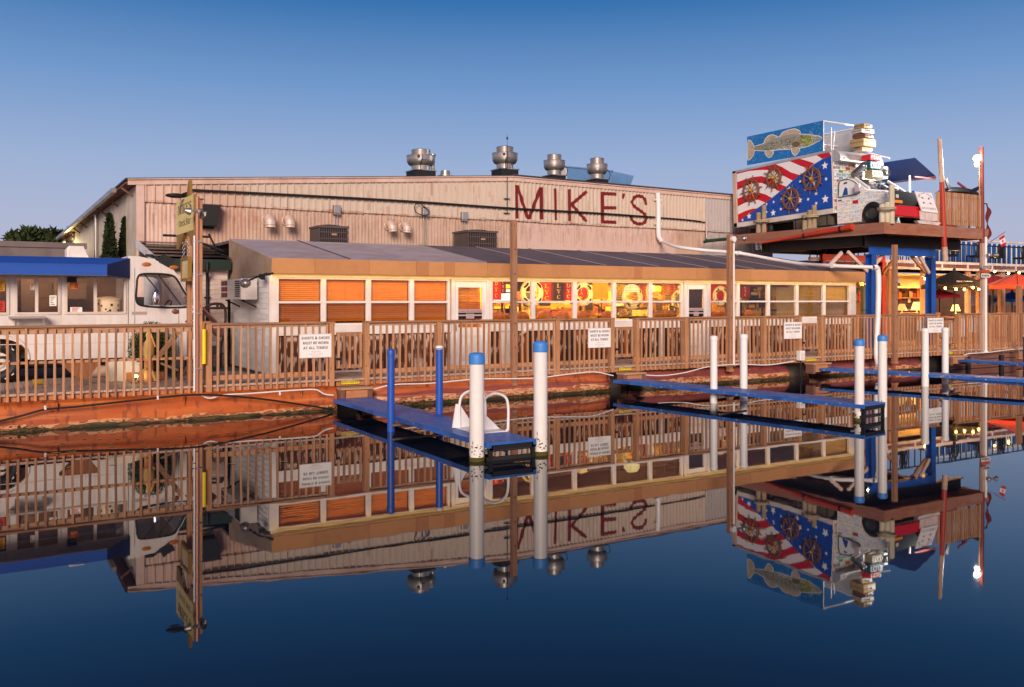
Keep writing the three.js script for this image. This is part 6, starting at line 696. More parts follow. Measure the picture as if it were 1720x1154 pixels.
// fish billboard
{
  const FX = 23.7, zl = onX(1255, 233, FX).z, zr = onX(1383, 198, FX).z, y0 = 7.0, y1 = 8.03, tex = canvas(1024, 330, (c, w, h) => {
    c.fillStyle = '#1c6fb6'; c.fillRect(0, 0, w, h); for (let i = 0; i < 900; i++) { c.strokeStyle = `rgba(${pick(['150,200,230', '14,80,150', '60,140,200', '210,230,240'])},${R(0.2, 0.7)})`; c.lineWidth = R(1, 4); const x = rnd() * w, y = rnd() * h; c.beginPath(); c.moveTo(x, y); c.quadraticCurveTo(x + R(4, 12), y - R(2, 8), x + R(10, 26), y + R(-4, 6)); c.stroke(); }
    const M = (x, y) => [(x - 188) / 705 * w, (y - (240 - 198 * (x - 188) / 705)) / (242 + (x - 188) / 705 * 35) * h], path = (pts) => { c.beginPath(); const q = pts.map((p) => M(...p)); c.moveTo((q[0][0] + q[q.length - 1][0]) / 2, (q[0][1] + q[q.length - 1][1]) / 2); q.forEach((p, i) => { const n = q[(i + 1) % q.length]; c.quadraticCurveTo(p[0], p[1], (p[0] + n[0]) / 2, (p[1] + n[1]) / 2); }); c.closePath(); };
    const fish = [[262, 315], [300, 305], [350, 285], [430, 240], [520, 205], [620, 180], [720, 175], [800, 178], [885, 188], [870, 215], [830, 238], [780, 268], [720, 290], [640, 305], [560, 315], [480, 325], [400, 340], [340, 345], [290, 345], [258, 350]];
    const fins = [[[258, 315], [225, 270], [195, 265], [195, 330], [190, 430], [205, 440], [250, 395], [262, 350]], [[345, 285], [385, 220], [430, 200], [460, 205], [490, 215], [430, 245]], [[500, 215], [540, 165], [600, 145], [650, 130], [695, 150], [690, 176], [600, 190]], [[360, 345], [380, 385], [410, 402], [450, 360], [440, 335]], [[610, 308], [625, 350], [650, 368], [690, 315], [680, 295]]];
    c.lineJoin = 'round'; for (const f of [...fins, fish]) { path(f); c.strokeStyle = '#e8ecec'; c.lineWidth = 13; c.stroke(); }
    for (const f of fins) { path(f); c.fillStyle = '#b8a890'; c.fill(); c.save(); c.clip(); for (let i = 0; i < 60; i++) { const p = M(...pick(f)); c.strokeStyle = pick(['#d8c8a8', '#6e5a40', '#c0a880']); c.lineWidth = 3; c.beginPath(); c.moveTo(p[0], p[1]); c.lineTo(p[0] + R(-60, 60), p[1] + R(-50, 50)); c.stroke(); } c.restore(); }
    path(fish); c.fillStyle = '#96948a'; c.fill(); c.save(); c.clip();
    for (let i = 0; i < 1500; i++) { const x = R(255, 720), t = rnd(), top = 315 - (x - 262) * 0.3 + Math.max(0, x - 620) * 0.2, p = M(x, top + t * 140); c.fillStyle = t < 0.45 ? pick(['#6c6c58', '#90907c', '#44443a', '#a8a48c', '#7c8058']) : pick(['#c8c2b6', '#9a948a', '#e4e0d8', '#6c665a']); c.beginPath(); c.ellipse(p[0], p[1], R(4, 9), R(2.5, 5), R(-0.6, 0.6), 0, 7); c.fill(); }
    for (let i = 0; i < 120; i++) { const p = M(R(700, 800), R(185, 275)); c.fillStyle = pick(['#8c9440', '#6a7434', '#a4a858']); c.beginPath(); c.ellipse(p[0], p[1], R(6, 16), R(5, 12), 0, 0, 7); c.fill(); } c.restore();
    let e = M(822, 195); c.fillStyle = '#e4e0c0'; c.beginPath(); c.arc(e[0], e[1], 15, 0, 7); c.fill(); c.fillStyle = '#22201a'; c.beginPath(); c.arc(e[0], e[1], 9, 0, 7); c.fill(); c.strokeStyle = '#3a3426'; c.lineWidth = 5; c.beginPath(); c.moveTo(...M(888, 205)); c.lineTo(...M(838, 228)); c.stroke(); c.strokeStyle = '#c8c890'; for (const r of [44, 62]) { const q = M(742, 215); c.beginPath(); c.ellipse(q[0] + 30, q[1], r, r * 1.3, 0, -1.3, 1.3); c.stroke(); } const pf = M(655, 265); c.fillStyle = '#6c5c3c'; c.beginPath(); c.ellipse(pf[0], pf[1], 58, 34, 0.2, 0, 7); c.fill(); c.strokeStyle = '#b4a078'; c.stroke();
  });
  const g = thing('fish_billboard', 'blue billboard with a painted spotted fish standing on the truck roof', 'billboard', [FX, 6.9, (zl + zr) / 2]), zm = (zl + zr) / 2 + 0.2, fm = tm(tex, 0.5); for (const [a, b] of [[zl, zm], [zm, zr]]) { const u0 = (a - zl) / (zr - zl), u1 = (b - zl) / (zr - zl); part(g, 'billboard_panel', slab(FX, FX + 0.015, y0, y1, a + 0.003, b - 0.003), white); part(g, 'painted_face', quad(V(FX - 0.004, y0, a + 0.003), V(FX - 0.004, y0, b - 0.003), V(FX - 0.004, y1, b - 0.003), V(FX - 0.004, y1, a + 0.003), [u0, 0, u1, 0, u1, 1, u0, 1]), fm); }
  part(g, 'far_panel', slab(25.6, 25.62, 7.05, 8.0, zl + 0.2, zr), painted([200, 202, 206], { amt: 0.2 }, 0.6)); const C = (a, b, r = 0.022) => cyl(V(...a), V(...b), r, r, 8), zz = zr - 0.03;
  part(g, 'pipe_frame', mg(C([FX + 0.03, 8.02, zz], [25.6, 8.02, zz], 0.03), C([FX + 0.03, 7.0, zz], [FX + 0.03, 8.02, zz], 0.03), C([25.6, 6.9, zz], [25.6, 8.02, zz], 0.035), C([FX + 0.03, 7.62, zz], [25.6, 7.9, zl + 0.2]), C([FX + 0.03, 8.0, zl + 0.1], [25.6, 8.0, zl + 0.1]), C([25.6, 8.0, zl], [25.6, 8.0, zz], 0.028), C([FX + 0.03, 7.5, zz - 1], [25.6, 7.5, zz - 1]), C([25.6, 7.2, zz], [25.9, 6.85, zz + 0.9]), C([FX + 0.5, 6.9, zz], [25.0, 7.9, zz - 0.6]), C([24.6, 6.9, zz - 0.4], [24.6, 7.95, zz - 0.4])), std([236, 238, 242], 0.4));
}
// stack of sign boxes on the box roof
{
  const w0 = onZ(1437, 240, -19.55), cols = [[186, 156, 108], [120, 76, 60], [206, 204, 196], [212, 196, 168], [170, 140, 92]]; let y = 7.0; const bm = cols.map((c) => painted(c, { amt: 0.35, streak: 0.2, dirt: [110, 84, 60] }, 0.6));
  [[0.42, 0.14, 0.35, 3, 'whitish boat shaped box at the foot of the stack on the truck roof'], [0.62, 0.27, 0.5, 0, 'wide tan suitcase in the stack on the truck roof'], [0.52, 0.15, 0.42, 1, 'dark brown suitcase in the stack on the truck roof'], [0.54, 0.15, 0.42, 2, 'pale grey suitcase in the stack on the truck roof'], [0.4, 0.17, 0.36, 4, 'tan suitcase on top of the stack on the truck roof']].forEach(([w, h, d, m, label], i) => {
    const g = thing('suitcase', label, 'suitcase', [w0.x + 0.3, y, -19.5], 'suitcases stacked on the truck roof', true); g.rotation.y = 0.15 * (i % 3 - 1); part(g, 'case', ext([[-w / 2, 0.01], [w / 2, 0.01], [w / 2, h - 0.01], [-w / 2, h - 0.01]], d, { bevel: 0.02 }).translate(0, 0, -d / 2), bm[m]); part(g, 'lid_seam', bx(w + 0.006, 0.012, d + 0.05, 0, h * 0.55, 0), dark); part(g, 'handle', new THREE.TorusGeometry(0.06, 0.012, 6, 14, Math.PI).rotateX(Math.PI / 2).translate(0, h * 0.5, d / 2 + 0.02), dark); part(g, 'patch', bx(w * 0.6, h * 0.5, 0.006, 0.08, h * 0.45, d / 2 + 0.024), white); y += h + 0.012;
  });
}
// boxes piled on the cab roof
{
  const cabY = PT + 0.04 + 1.56 + 0.02, items = [[-0.3, 0, 0.4, 0.3, 0.3, [150, 146, 144], 0.9, 'chrome barrel shaped boat motor lying on the truck cab roof'], [0.25, 0, 0.5, 0.26, 0.36, [150, 134, 100], 0, 'olive lettered sign block on the truck cab roof'], [0.2, 0.28, 0.5, 0.26, 0.3, [20, 90, 110], 0, 'teal lettered sign block on the truck cab roof'], [0.22, 0.56, 0.52, 0.2, 0.28, [206, 24, 44], 0, 'red lettered sign block on top of the truck cab roof'], [0.72, 0, 0.22, 0.42, 0.3, [200, 206, 206], 0, 'white rounded sign block beside the stack on the truck cab roof']];
  for (const [dx, dy, w, h, d, col, mtl, label] of items) { const g = thing(mtl ? 'boat_motor' : 'sign_block', label, mtl ? 'motor' : 'sign', [24.4 + dx, cabY + dy + 0.03, -18.95], 'things piled on the cab roof', true); part(g, 'body', mtl ? mg(cyl(V(-0.2, 0.06, -0.1), V(0.12, 0.36, 0), 0.13, 0.12, 18), sph(0.13, 0.12, 0.36, 0)) : ext([[-w / 2, 0.01], [w / 2, 0.01], [w / 2, h - 0.01], [-w / 2, h - 0.01]], d, { bevel: 0.025 }).translate(0, 0, -d / 2), std(col, mtl ? 0.25 : 0.5, { metalness: mtl })); if (!mtl) { const l = []; for (let k = 0; k < 4; k++) l.push(new THREE.TorusGeometry(h * 0.24, 0.02, 5, 10, 4.4 + k * 0.4).rotateZ(k).translate(-w * 0.36 + k * w * 0.24, h / 2, d / 2 + 0.03)); part(g, 'lettering', mg(l), dx > 0.6 ? dark : white); } else part(g, 'bracket', bx(0.08, 0.3, 0.08, -0.02, 0.02, 0.1), chrome); }
}
// blue canopy behind the cab
{ const m = painted([16, 72, 150], { amt: 0.25, dirt: [8, 36, 90] }, 0.6); m.side = THREE.DoubleSide; const A = onZ(1484, 268, -19.8), B = onZ(1545, 297, -19.2), g = thing('blue_canopy', 'dark blue slanted canopy on a white leg beyond the truck cab', 'canopy', [B.x, PT + 0.02, -19.5]); part(g, 'canopy_cloth', mg(quad(V(A.x, A.y - 0.1, -18.6), V(B.x, B.y - 0.05, -18.6), V(B.x, B.y - 0.05, -20.6), V(A.x, A.y - 0.1, -20.6))), m); part(g, 'canopy_frame', mg(bar(V(A.x, B.y - 0.14, -18.62), V(B.x, B.y - 0.14, -18.62), 0.04), bar(V(B.x, B.y - 0.08, -18.6), V(B.x, B.y - 0.08, -20.6), 0.04)), std([120, 44, 34], 0.6)); const l = onZ(1528, 300, -18.7); part(g, 'leg', cyl(V(l.x, PT + 0.02, -18.7), V(l.x, B.y - 0.1, -18.7), 0.03), whitePvc); part(g, 'leg', cyl(V(l.x, PT + 0.02, -20.5), V(l.x, B.y - 0.1, -20.5), 0.03), whitePvc); }
// surfboard like white sign in front of the truck
{
  const z = -17.2, tex = canvas(384, 512, (x, w, h) => { x.fillStyle = '#efeaee'; x.fillRect(0, 0, w, h); x.fillStyle = '#3a2c2a'; x.font = 'bold 42px serif'; x.textAlign = 'center'; const s = 'BOAT CITY TAVERN'; for (let i = 0; i < s.length; i++) { const a = -2.75 + i * 0.157; x.save(); x.translate(w / 2 + Math.cos(a + Math.PI * 0) * 145, 190 + Math.sin(a) * 150); x.rotate(a + Math.PI / 2); x.fillText(s[i], 0, 0); x.restore(); } x.strokeStyle = '#c9b8c8'; x.lineWidth = 8; x.beginPath(); x.arc(w / 2, 210, 90, 0.4, 2.8); x.stroke(); x.fillStyle = '#26304e'; for (const [a, b, r] of [[120, 150, 0.7], [265, 160, -0.8], [110, 280, -0.7], [270, 285, 0.7]]) { x.save(); x.translate(a, b); x.rotate(r); x.fillRect(-26, -14, 52, 28); x.restore(); } x.fillStyle = '#5a4636'; x.font = 'bold 64px serif'; x.fillText("EAT AT MIKE'S", w / 2, 440, 340); });
  const P = (px, py) => onZ(px, py, z), g = thing('lettered_board', 'tilted white lettered board standing at the truck bumper', 'sign', [P(1558, 375).x, PT + 0.04, z]), a = P(1549, 355), b = P(1576, 358), c = P(1565, 324), d = P(1537, 322), f = onZ(1552, 374, z);
  part(g, 'board', mg(quad(a.clone().setZ(z - 0.02), b.clone().setZ(z - 0.02), c.clone().setZ(z - 0.02), d.clone().setZ(z - 0.02)), bar(a.clone().setZ(z - 0.015), d.clone().setZ(z - 0.015), 0.02, 0.02), bar(b.clone().setZ(z - 0.015), c.clone().setZ(z - 0.015), 0.02, 0.02)), white); part(g, 'sign_face', quad(a, b, c, d), tm(tex, 0.55)); part(g, 'lower_board', ext([[a.x - 0.04, f.y + 0.1], [b.x + 0.06, f.y + 0.08], [b.x + 0.08, b.y], [a.x - 0.06, a.y + 0.02]], 0.03).translate(0, 0, z - 0.06), painted([226, 208, 204], {})); part(g, 'hull_base', ext([[a.x - 0.3, f.y + 0.05], [a.x - 0.2, f.y - 0.04], [b.x - 0.05, f.y - 0.06], [b.x + 0.1, f.y + 0.03]], 0.12).translate(0, 0, z - 0.08), painted([226, 208, 204], {})); part(g, 'support', slab(f.x, f.x + 0.05, PT + 0.04, f.y - 0.05, z - 0.08, z - 0.03), dark);
}
// ---------- railing, poles and lamp on the platform's far end ----------
{
  const z = PZ0 - 0.04, x0 = XZ(1586, z), x1 = XZ(1648, z), g = thing('platform_railing', 'upright slatted wooden railing at the far end of the platform', 'railing', [(x0 + x1) / 2, PT + 0.04, z]), yb = YZ(1615, 380, z) + 0.02, yt = YZ(1615, 325, z), n = 17, sg = [0, 1, 2].map(() => bx(0.06, yt - yb, 0.03)); for (let i = 0; i < n; i++) place(g, 'slat', sg[i % 3], woodRails[(i * 3) % 4], x0 + (x1 - x0) * (i + 0.5) / n, (yt + yb) / 2, z); part(g, 'rail', slab(x0, x1, yt - 0.18, yt - 0.1, z - 0.06, z - 0.02), woodRails[1]); part(g, 'rail', slab(x0, x1, yb + 0.1, yb + 0.18, z - 0.06, z - 0.02), woodRails[1]); part(g, 'post', slab(x1 - 0.05, x1 + 0.05, PT + 0.02, yt, z - 0.15, z - 0.065), woodPost); part(g, 'post', slab(x0 - 0.05, x0 + 0.05, PT + 0.02, yt, z - 0.15, z - 0.065), woodPost);
  const p = onZ(1610, 318, -18), b = thing('capsized_dinghy', 'black upturned dinghy lying on the platform railing', 'dinghy', [p.x, p.y - 0.15, -18]); const hull = new THREE.SphereGeometry(1, 20, 10, 0, 6.283, 0, Math.PI / 2).scale(1.0, 0.2, 0.36).translate(p.x, p.y - 0.14, -18); part(b, 'hull', hull, black); part(b, 'bow', bar(V(p.x + 0.3, p.y - 0.1, -17.8), V(p.x + 0.95, p.y + 0.12, -17.8), 0.12, 0.05), black); part(b, 'stern_fin', bar(V(p.x - 0.8, p.y - 0.05, -17.8), V(p.x - 0.98, p.y + 0.26, -17.8), 0.14, 0.04), dark); part(b, 'maroon_trim', bar(V(p.x - 0.42, p.y + 0.16, -17.75), V(p.x + 0.05, p.y - 0.02, -17.75), 0.07, 0.04), std([90, 24, 40], 0.6)); for (const s of [-0.6, 0.6]) part(b, 'cradle', slab(p.x + s - 0.03, p.x + s + 0.03, PT + 0.02, p.y - 0.12, -17.98, -18.04), woodDark);
  for (const [dx, c, l] of [[0.4, [226, 222, 216], 'white crate behind the platform railing'], [1.1, [190, 96, 60], 'orange crate behind the platform railing'], [1.7, [230, 226, 222], 'tall white board behind the platform railing']]) { const q = thing('storage_crate', l, 'crate', [x0 + dx, PT, z - 0.7]); part(q, 'box', slab(x0 + dx - 0.25, x0 + dx + 0.25, PT + 0.003, PT + 0.5 + dx * 0.14, z - 0.5, z - 0.9), painted(c, { amt: 0.3 })); part(q, 'lid', slab(x0 + dx - 0.27, x0 + dx + 0.27, PT + 0.503 + dx * 0.14, PT + 0.54 + dx * 0.14, z - 0.48, z - 0.92), painted(c, { amt: 0.3 })); }
}
{ // painted masts
  const wm = painted([206, 178, 160], { amt: 0.5, streak: 0.7, dirt: [130, 60, 44] }, 0.6), rm = painted([186, 58, 34], { amt: 0.3, streak: 0.4, dirt: [120, 40, 26] }, 0.5);
  const mast = (label, x, y0, y1, yr, z, r) => { const g = thing('painted_mast', label, 'mast', [x, y0, z], 'painted masts at the platform'); if (yr > y0) { part(g, 'lower_pole', cyl(V(x, y0, z), V(x, yr[0], z), r, r, 12), wm); } return g; };
  { const z = -17.2, b = onZ(1588, 438, z), m = onZ(1582, 306, z), t = onZ(1578, 235, z), x = m.x, k = onZ(1586, 415, z), g = thing('painted_mast', 'tall peeling mast, pale on top and red in the middle, beside the lettered board', 'mast', [x, b.y, z], 'painted masts at the platform'); part(g, 'pale_top', mg(cyl(m, t, 0.075, 0.06, 12), sph(0.06, t.x, t.y, t.z)), wm); part(g, 'red_section', cyl(k, m, 0.085, 0.076, 12), rm); part(g, 'pale_foot', cyl(b, k, 0.09, 0.086, 12), wm); part(g, 'wood_backing', slab(x - 0.17, x - 0.08, PT + 0.04, m.y - 0.3, z - 0.1, z - 0.02), woodRail); }
  { const z = -17.2, b = onZ(1655, 455, z), t = onZ(1648, 247, z), x = onZ(1650, 330, z).x, g = thing('lamp_mast', 'tall red mast carrying the bright double floodlight', 'mast', [x, b.y, z], 'painted masts at the platform'); part(g, 'red_pole', cyl(V(x, b.y, z), V(x - 0.06, t.y, z), 0.085, 0.07, 12), painted([126, 52, 40], { amt: 0.4, streak: 0.5, dirt: [70, 30, 24] }, 0.6)); part(g, 'conduit', cyl(V(x - 0.14, PT, z), V(x - 0.16, YZ(1645, 268, z), z), 0.022, 0.022, 8), woodRail); const lp = onZ(1641, 266, z + 0.1), lp2 = onZ(1641, 276, z + 0.1); part(g, 'lamp_bracket', mg(bar(V(x - 0.1, lp.y - 0.05, z), V(lp.x + 0.06, lp.y - 0.06, z + 0.08), 0.05)), dark);
    for (const [q, r, k] of [[lp, 0.11, 40], [lp2, 0.075, 25]]) part(g, 'floodlight_lens', sph(r, q.x, q.y, q.z), glow([255, 250, 240], k)); const tgt = new THREE.Object3D(); tgt.position.set(23.4, 5.8, -20.5); scene.add(tgt); const s = new THREE.SpotLight(new THREE.Color().setRGB(1, 0.96, 0.92), 110, 0, 0.95, 0.6); s.position.copy(lp).add(V(-0.12, -0.02, -0.05)); s.target = tgt; s.castShadow = true; s.shadow.radius = 4; scene.add(s); const pl = new THREE.PointLight(new THREE.Color().setRGB(1, 0.96, 0.9), 6); pl.position.copy(lp); pl.castShadow = true; scene.add(pl); }
  { const z = -17.15, a = onZ(1655, 342, z), g = thing('red_wind_cloth', 'ragged dark red cloth hanging off the red mast', 'cloth', [a.x, YZ(1660, 398, z), z]); const c = new THREE.PlaneGeometry(1, 1, 6, 12), p = c.attributes.position; for (let i = 0; i < p.count; i++) { const u = p.getX(i) + 0.5, v = 0.5 - p.getY(i), w = [0.04, 0.12, 0.2, 0.22, 0.2, 0.16, 0.14, 0.14, 0.15, 0.18, 0.24, 0.28, 0.2][Math.min(12, Math.round(v * 12))]; p.setXYZ(i, a.x + 0.05 + u * w * (1 + 0.1 * Math.sin(v * 9)), a.y - v * 1.12, z + 0.04 * Math.sin(v * 12 + u * 5)); } c.computeVertexNormals(); part(g, 'cloth', c, std([96, 16, 20], 0.85, { side: THREE.DoubleSide })); part(g, 'tie', new THREE.TorusGeometry(0.09, 0.012, 6, 14).rotateX(1.57).translate(a.x - 0.02, a.y, z - 0.05), dark); }
}
// arrow signpost at the railing with white pipe
{
  const z = -16.8, x = XZ(1653, z), y0 = YZ(1655, 592, z), y1 = YZ(1655, 398, z), g = thing('arrow_signpost', 'grey post with white pipe and small arrow boards by the last railing', 'signpost', [x, y0, z]); part(g, 'post', slab(x - 0.06, x + 0.04, y0, y1 - 0.2, z - 0.1, z - 0.01), woodDecks[0]); part(g, 'white_pipe', cyl(V(x + 0.09, y0, z), V(x + 0.09, y1, z), 0.04), whitePvc); part(g, 'pipe_foot', cyl(V(x + 0.09, y0, z), V(x + 0.09, y0 + 0.06, z), 0.07), whitePvc);
  const arrow = (py, w, h, col, t) => { const y = YZ(1655, py, z), xx = x - 0.02; part(g, 'arrow_board', ext([[xx - w * 0.45, y - h / 2], [xx + w * 0.4, y - h / 2], [xx + w * 0.58, y], [xx + w * 0.4, y + h / 2], [xx - w * 0.45, y + h / 2]], 0.02).translate(0, 0, z + 0.05), painted(col, { amt: 0.2 })); if (t) part(g, 'arrow_lettering', mg([0, 1, 2, 3, 4].map((k) => bx(0.045, h * 0.4, 0.004, xx - w * 0.34 + k * 0.075, y, z + 0.074))), t); }; arrow(448.5, 0.42, 0.1, [196, 190, 184], dark); arrow(456, 0.42, 0.1, [206, 82, 40], null); arrow(463, 0.5, 0.13, [232, 228, 224], dark); part(g, 'lamp_head', mg(sph(0.08, x + 0.1, YZ(1655, 429, z), z + 0.09), cyl(V(x + 0.1, YZ(1655, 429, z), z + 0.09), V(x + 0.4, YZ(1655, 428, z), z + 0.1), 0.02), lathe([[0.02, 0], [0.09, 0.12]], 12).rotateZ(-1.5).translate(x + 0.36, YZ(1655, 429, z), z + 0.1)), galv);
  { const f = onZ(1664, 406, z), t = onZ(1689, 389, z), q = thing('red_white_flag', 'small red and white flag with a leaf on a slanted staff', 'flag', [f.x, f.y, z]); part(q, 'staff', cyl(f, t, 0.012, 0.01, 8), woodDark); const A = onZ(1678, 400, z), B = onZ(1687, 394, z), C2 = onZ(1690, 411, z), D = onZ(1682, 415, z), L = (a, b, k) => a.clone().lerp(b, k); const red = std([200, 16, 30], 0.8, { side: THREE.DoubleSide }), wh = std([234, 228, 228], 0.8, { side: THREE.DoubleSide }); part(q, 'red_band', quad(L(A, D, 0.27), L(B, C2, 0.27), B, A), red); part(q, 'white_band', quad(L(A, D, 0.73), L(B, C2, 0.73), L(B, C2, 0.275), L(A, D, 0.275)), wh); part(q, 'red_band', quad(D, C2, L(B, C2, 0.735), L(A, D, 0.735)), red); const m = L(L(A, D, 0.5), L(B, C2, 0.5), 0.5), leaf = []; for (let i = 0; i < 22; i++) { const a = i / 22 * 6.283, k = i % 2 ? 0.45 : 1; leaf.push([Math.cos(a) * 0.058 * k, Math.sin(a) * 0.058 * k]); } part(q, 'leaf_emblem', ext(leaf, 0.004).translate(m.x, m.y, z + 0.004), red); }
}
// ---------- open bar behind the platform ----------
{
  const g = thing('open_bar', 'two storey open bar with striped upper parapet and yellow lit ceiling', 'building', [34, 0.56, -24]), z = -22, yb = 3.42, white2 = painted([226, 216, 212], { amt: 0.25, dirt: [160, 120, 100] }, 0.5);
  part(g, 'upper_floor', slab(25.2, 48, yb, yb + 0.12, z, -27), woodDark); part(g, 'white_beam', slab(25.2, 48, yb + 0.14, yb + 0.24, z + 0.06, z - 0.02), white2); part(g, 'white_beam', slab(25.2, 48, yb - 0.1, yb - 0.01, z + 0.07, z - 0.02), white2); for (let x = 26; x < 48; x += 1.7) part(g, 'beam_strut', slab(x, x + 0.08, yb - 0.008, yb + 0.138, z + 0.05, z + 0.01), white2);
  const str = [painted([24, 84, 160], { dirt: [12, 44, 100] }, 0.5), painted([214, 226, 236], { amt: 0.2 }, 0.5)], zp = -24.6, y0 = yb + 0.12, y1 = YZ(1660, 406, zp); let x = XZ(1560, zp), k = 0; while (x < 50) { const w = k % 2 ? 0.13 : 0.27; part(g, 'parapet_stripe', slab(x, x + w - 0.004, y0, y1 - (x - 34) * 0.012, zp, zp - 0.03 + (k % 2) * 0.015), str[k % 2]); x += w; k++; } part(g, 'parapet_cap', slab(XZ(1560, zp), 50, y1 - 0.02, y1 + 0.05, zp + 0.02, zp - 0.08), white2);
  const ceil = painted([206, 188, 152], { amt: 0.3, streak: 0.4, dirt: [150, 128, 90] }, 0.8); for (let i = 0; i < 9; i++) part(g, 'ceiling_cloth', slab(25.4 + i * 2.5, 25.4 + i * 2.5 + 2.46, yb - 0.28, yb - 0.26, z - 0.1, -27), ceil); for (let i = 0; i < 8; i++) part(g, 'hanging_cloth', bx(2.3, 0.5, 0.02, 26.6 + i * 2.6, yb - 0.5, -24.2, -0.3), ceil);
  const back = painted([112, 74, 48], { amt: 0.4, streak: 0.4, dirt: [80, 40, 16] }, 0.7); part(g, 'back_wall', slab(25.2, 33.2, 0.56, yb, -24.9, -25), back); part(g, 'floor', slab(25.2, 48, 0.563, 0.58, -18.6, -25), woodDark);
  const timber = woodRails[3]; for (const [px, w] of [[1626.5, 0.1], [1645, 0.1], [1683, 0.16], [1552, 0.12], [1494, 0.1]]) { const xx = XZ(px, -22.1); part(g, 'timber_post', slab(xx - w, xx + w, 0.58, yb - 0.11, -22.05, -22.2), timber); } part(g, 'upper_rail', mg(slab(25.3, 48, yb + 0.95, yb + 1.0, z - 0.1, z - 0.15), ...Array.from({ length: 60 }, (_, i) => slab(25.4 + i * 0.37, 25.43 + i * 0.37, yb + 0.13, yb + 0.95, z - 0.11, z - 0.14))), black);
  part(g, 'shelf', slab(XZ(1495, -24.6), XZ(1560, -24.6), 1.68, 1.72, -24.88, -24.6), timber); part(g, 'shelf', slab(XZ(1495, -24.6), XZ(1560, -24.6), 2.2, 2.24, -24.88, -24.6), timber); part(g, 'beam', slab(XZ(1490, -23.6), XZ(1553, -23.6), 2.62, 2.7, -23.55, -23.65), painted([232, 200, 160], {})); const bc = XZ(1530, -22.6); part(g, 'bar_counter', slab(bc - 1.7, bc + 1.6, 0.58, 1.62, -22.4, -22.9), back);
  // chairs on the upper deck
  for (let i = 0; i < 15; i++) { const cx = 31.5 + i * 0.86 + R(-0.1, 0.1), cz = -22.8 - (i % 2) * 0.5, y = yb + 0.12, c = thing('bar_stool', 'black metal chair on the upper deck behind the dark rail', 'chair', [cx, y, cz], 'black chairs on the upper deck'); part(c, 'backrest', tube([V(cx - 0.2, y + 0.5, cz + 0.02), V(cx - 0.2, y + 0.95, cz), V(cx, y + 1.05, cz), V(cx + 0.2, y + 0.95, cz), V(cx + 0.2, y + 0.5, cz + 0.02)], 0.022, 24, 6), black); part(c, 'back_slats', mg([-0.1, 0, 0.1].map((s) => slab(cx + s - 0.025, cx + s + 0.025, y + 0.5, y + 1.0, cz - 0.01, cz + 0.01))), black); part(c, 'seat', bx(0.44, 0.05, 0.42, cx, y + 0.48, cz - 0.2), black); for (const [sx, sz] of [[-0.19, 0], [0.19, 0], [-0.19, -0.38], [0.19, -0.38]]) part(c, 'leg', cyl(V(cx + sx, y, cz + sz), V(cx + sx, y + 0.46, cz + sz), 0.016, 0.016, 6), black); }
}
// framed and odd things on the bar back wall
{ const cols = [[206, 110, 40], [90, 44, 20], [226, 170, 90], [60, 34, 24], [170, 60, 30], [214, 190, 150]]; let i = 0; for (const [px, py, w, h] of [[1511, 497, 0.3, 0.4], [1519, 496, 0.36, 0.44], [1529, 494, 0.3, 0.34], [1516, 488, 0.4, 0.3], [1535, 498, 0.3, 0.4], [1526, 504, 0.26, 0.3], [1541, 493, 0.24, 0.5], [1512, 509, 0.24, 0.4], [1548, 500, 0.26, 0.6], [1534, 487, 0.5, 0.26]]) { const p = onZ(px, py, -24.84), g = thing('bar_wall_frame', ['amber framed print', 'dark framed print', 'pale framed print', 'black plaque', 'red plaque', 'cream plaque'][i % 6] + ' on the lit bar back wall between the blue columns', 'picture', [p.x, p.y - h / 2, p.z], 'frames on the bar back wall'); part(g, 'frame', slab(p.x - w / 2, p.x + w / 2, p.y - h / 2, p.y + h / 2, p.z, p.z + 0.03), std([50, 26, 14], 0.5)); part(g, 'print', slab(p.x - w / 2 + 0.04, p.x + w / 2 - 0.04, p.y - h / 2 + 0.04, p.y + h / 2 - 0.04, p.z + 0.031, p.z + 0.036), std(cols[i % 6], 0.6)); i++; } }
{ const cm = [[60, 32, 18], [200, 120, 50], [30, 18, 14], [140, 40, 24], [214, 186, 130], [90, 56, 30]].map((c) => std(c, 0.65)); for (let i = 0; i < 44; i++) { const x = R(27.6, 33), y = R(1.75, 3.0), w = R(0.1, 0.26), h = R(0.12, 0.34), z = -24.78 + (i % 5) * 0.02, g = thing('bar_knickknack', ['small dark curio', 'small amber curio', 'small pale curio'][i % 3] + ' on the crowded back wall of the open bar', 'curio', [x, y, z], 'curios on the bar back wall'); part(g, 'body', i % 2 ? sph(w * 0.6, x, y + w * 0.6, z, 1, 1.3, 0.3, 10) : bx(w, h, 0.05, x, y + h / 2, z), cm[(i * 5) % 6]); part(g, 'backing', bx(w * 1.2, 0.02, 0.06, x, y - 0.012, z), cm[0]); } }
const warm = new THREE.Color().setRGB(1, 0.5, 0.13);
function tableLamp(px, py, z, s, k, label) { const p = onZ(px, py, z), g = thing('table_lamp', label, 'lamp', [p.x, p.y - 0.42 * s, z], 'lit table lamps in the bar'); part(g, 'lamp_shade', lathe([[0.2 * s, -0.14 * s], [0.11 * s, 0.14 * s]], 20).translate(p.x, p.y, z), glow([255, 206, 110], k)); part(g, 'base', lathe([[0.1, 0], [0.1, 0.03], [0.04, 0.06], [0.06, 0.14], [0.02, 0.22], [0.02, 0.3]].map(([r, y]) => [r * s, y * s]), 14).translate(p.x, p.y - 0.42 * s, z), std([226, 190, 140], 0.5)); const l = new THREE.PointLight(warm, 4.5 * k * s); l.position.set(p.x, p.y + 0.02, z); l.castShadow = true; scene.add(l); }
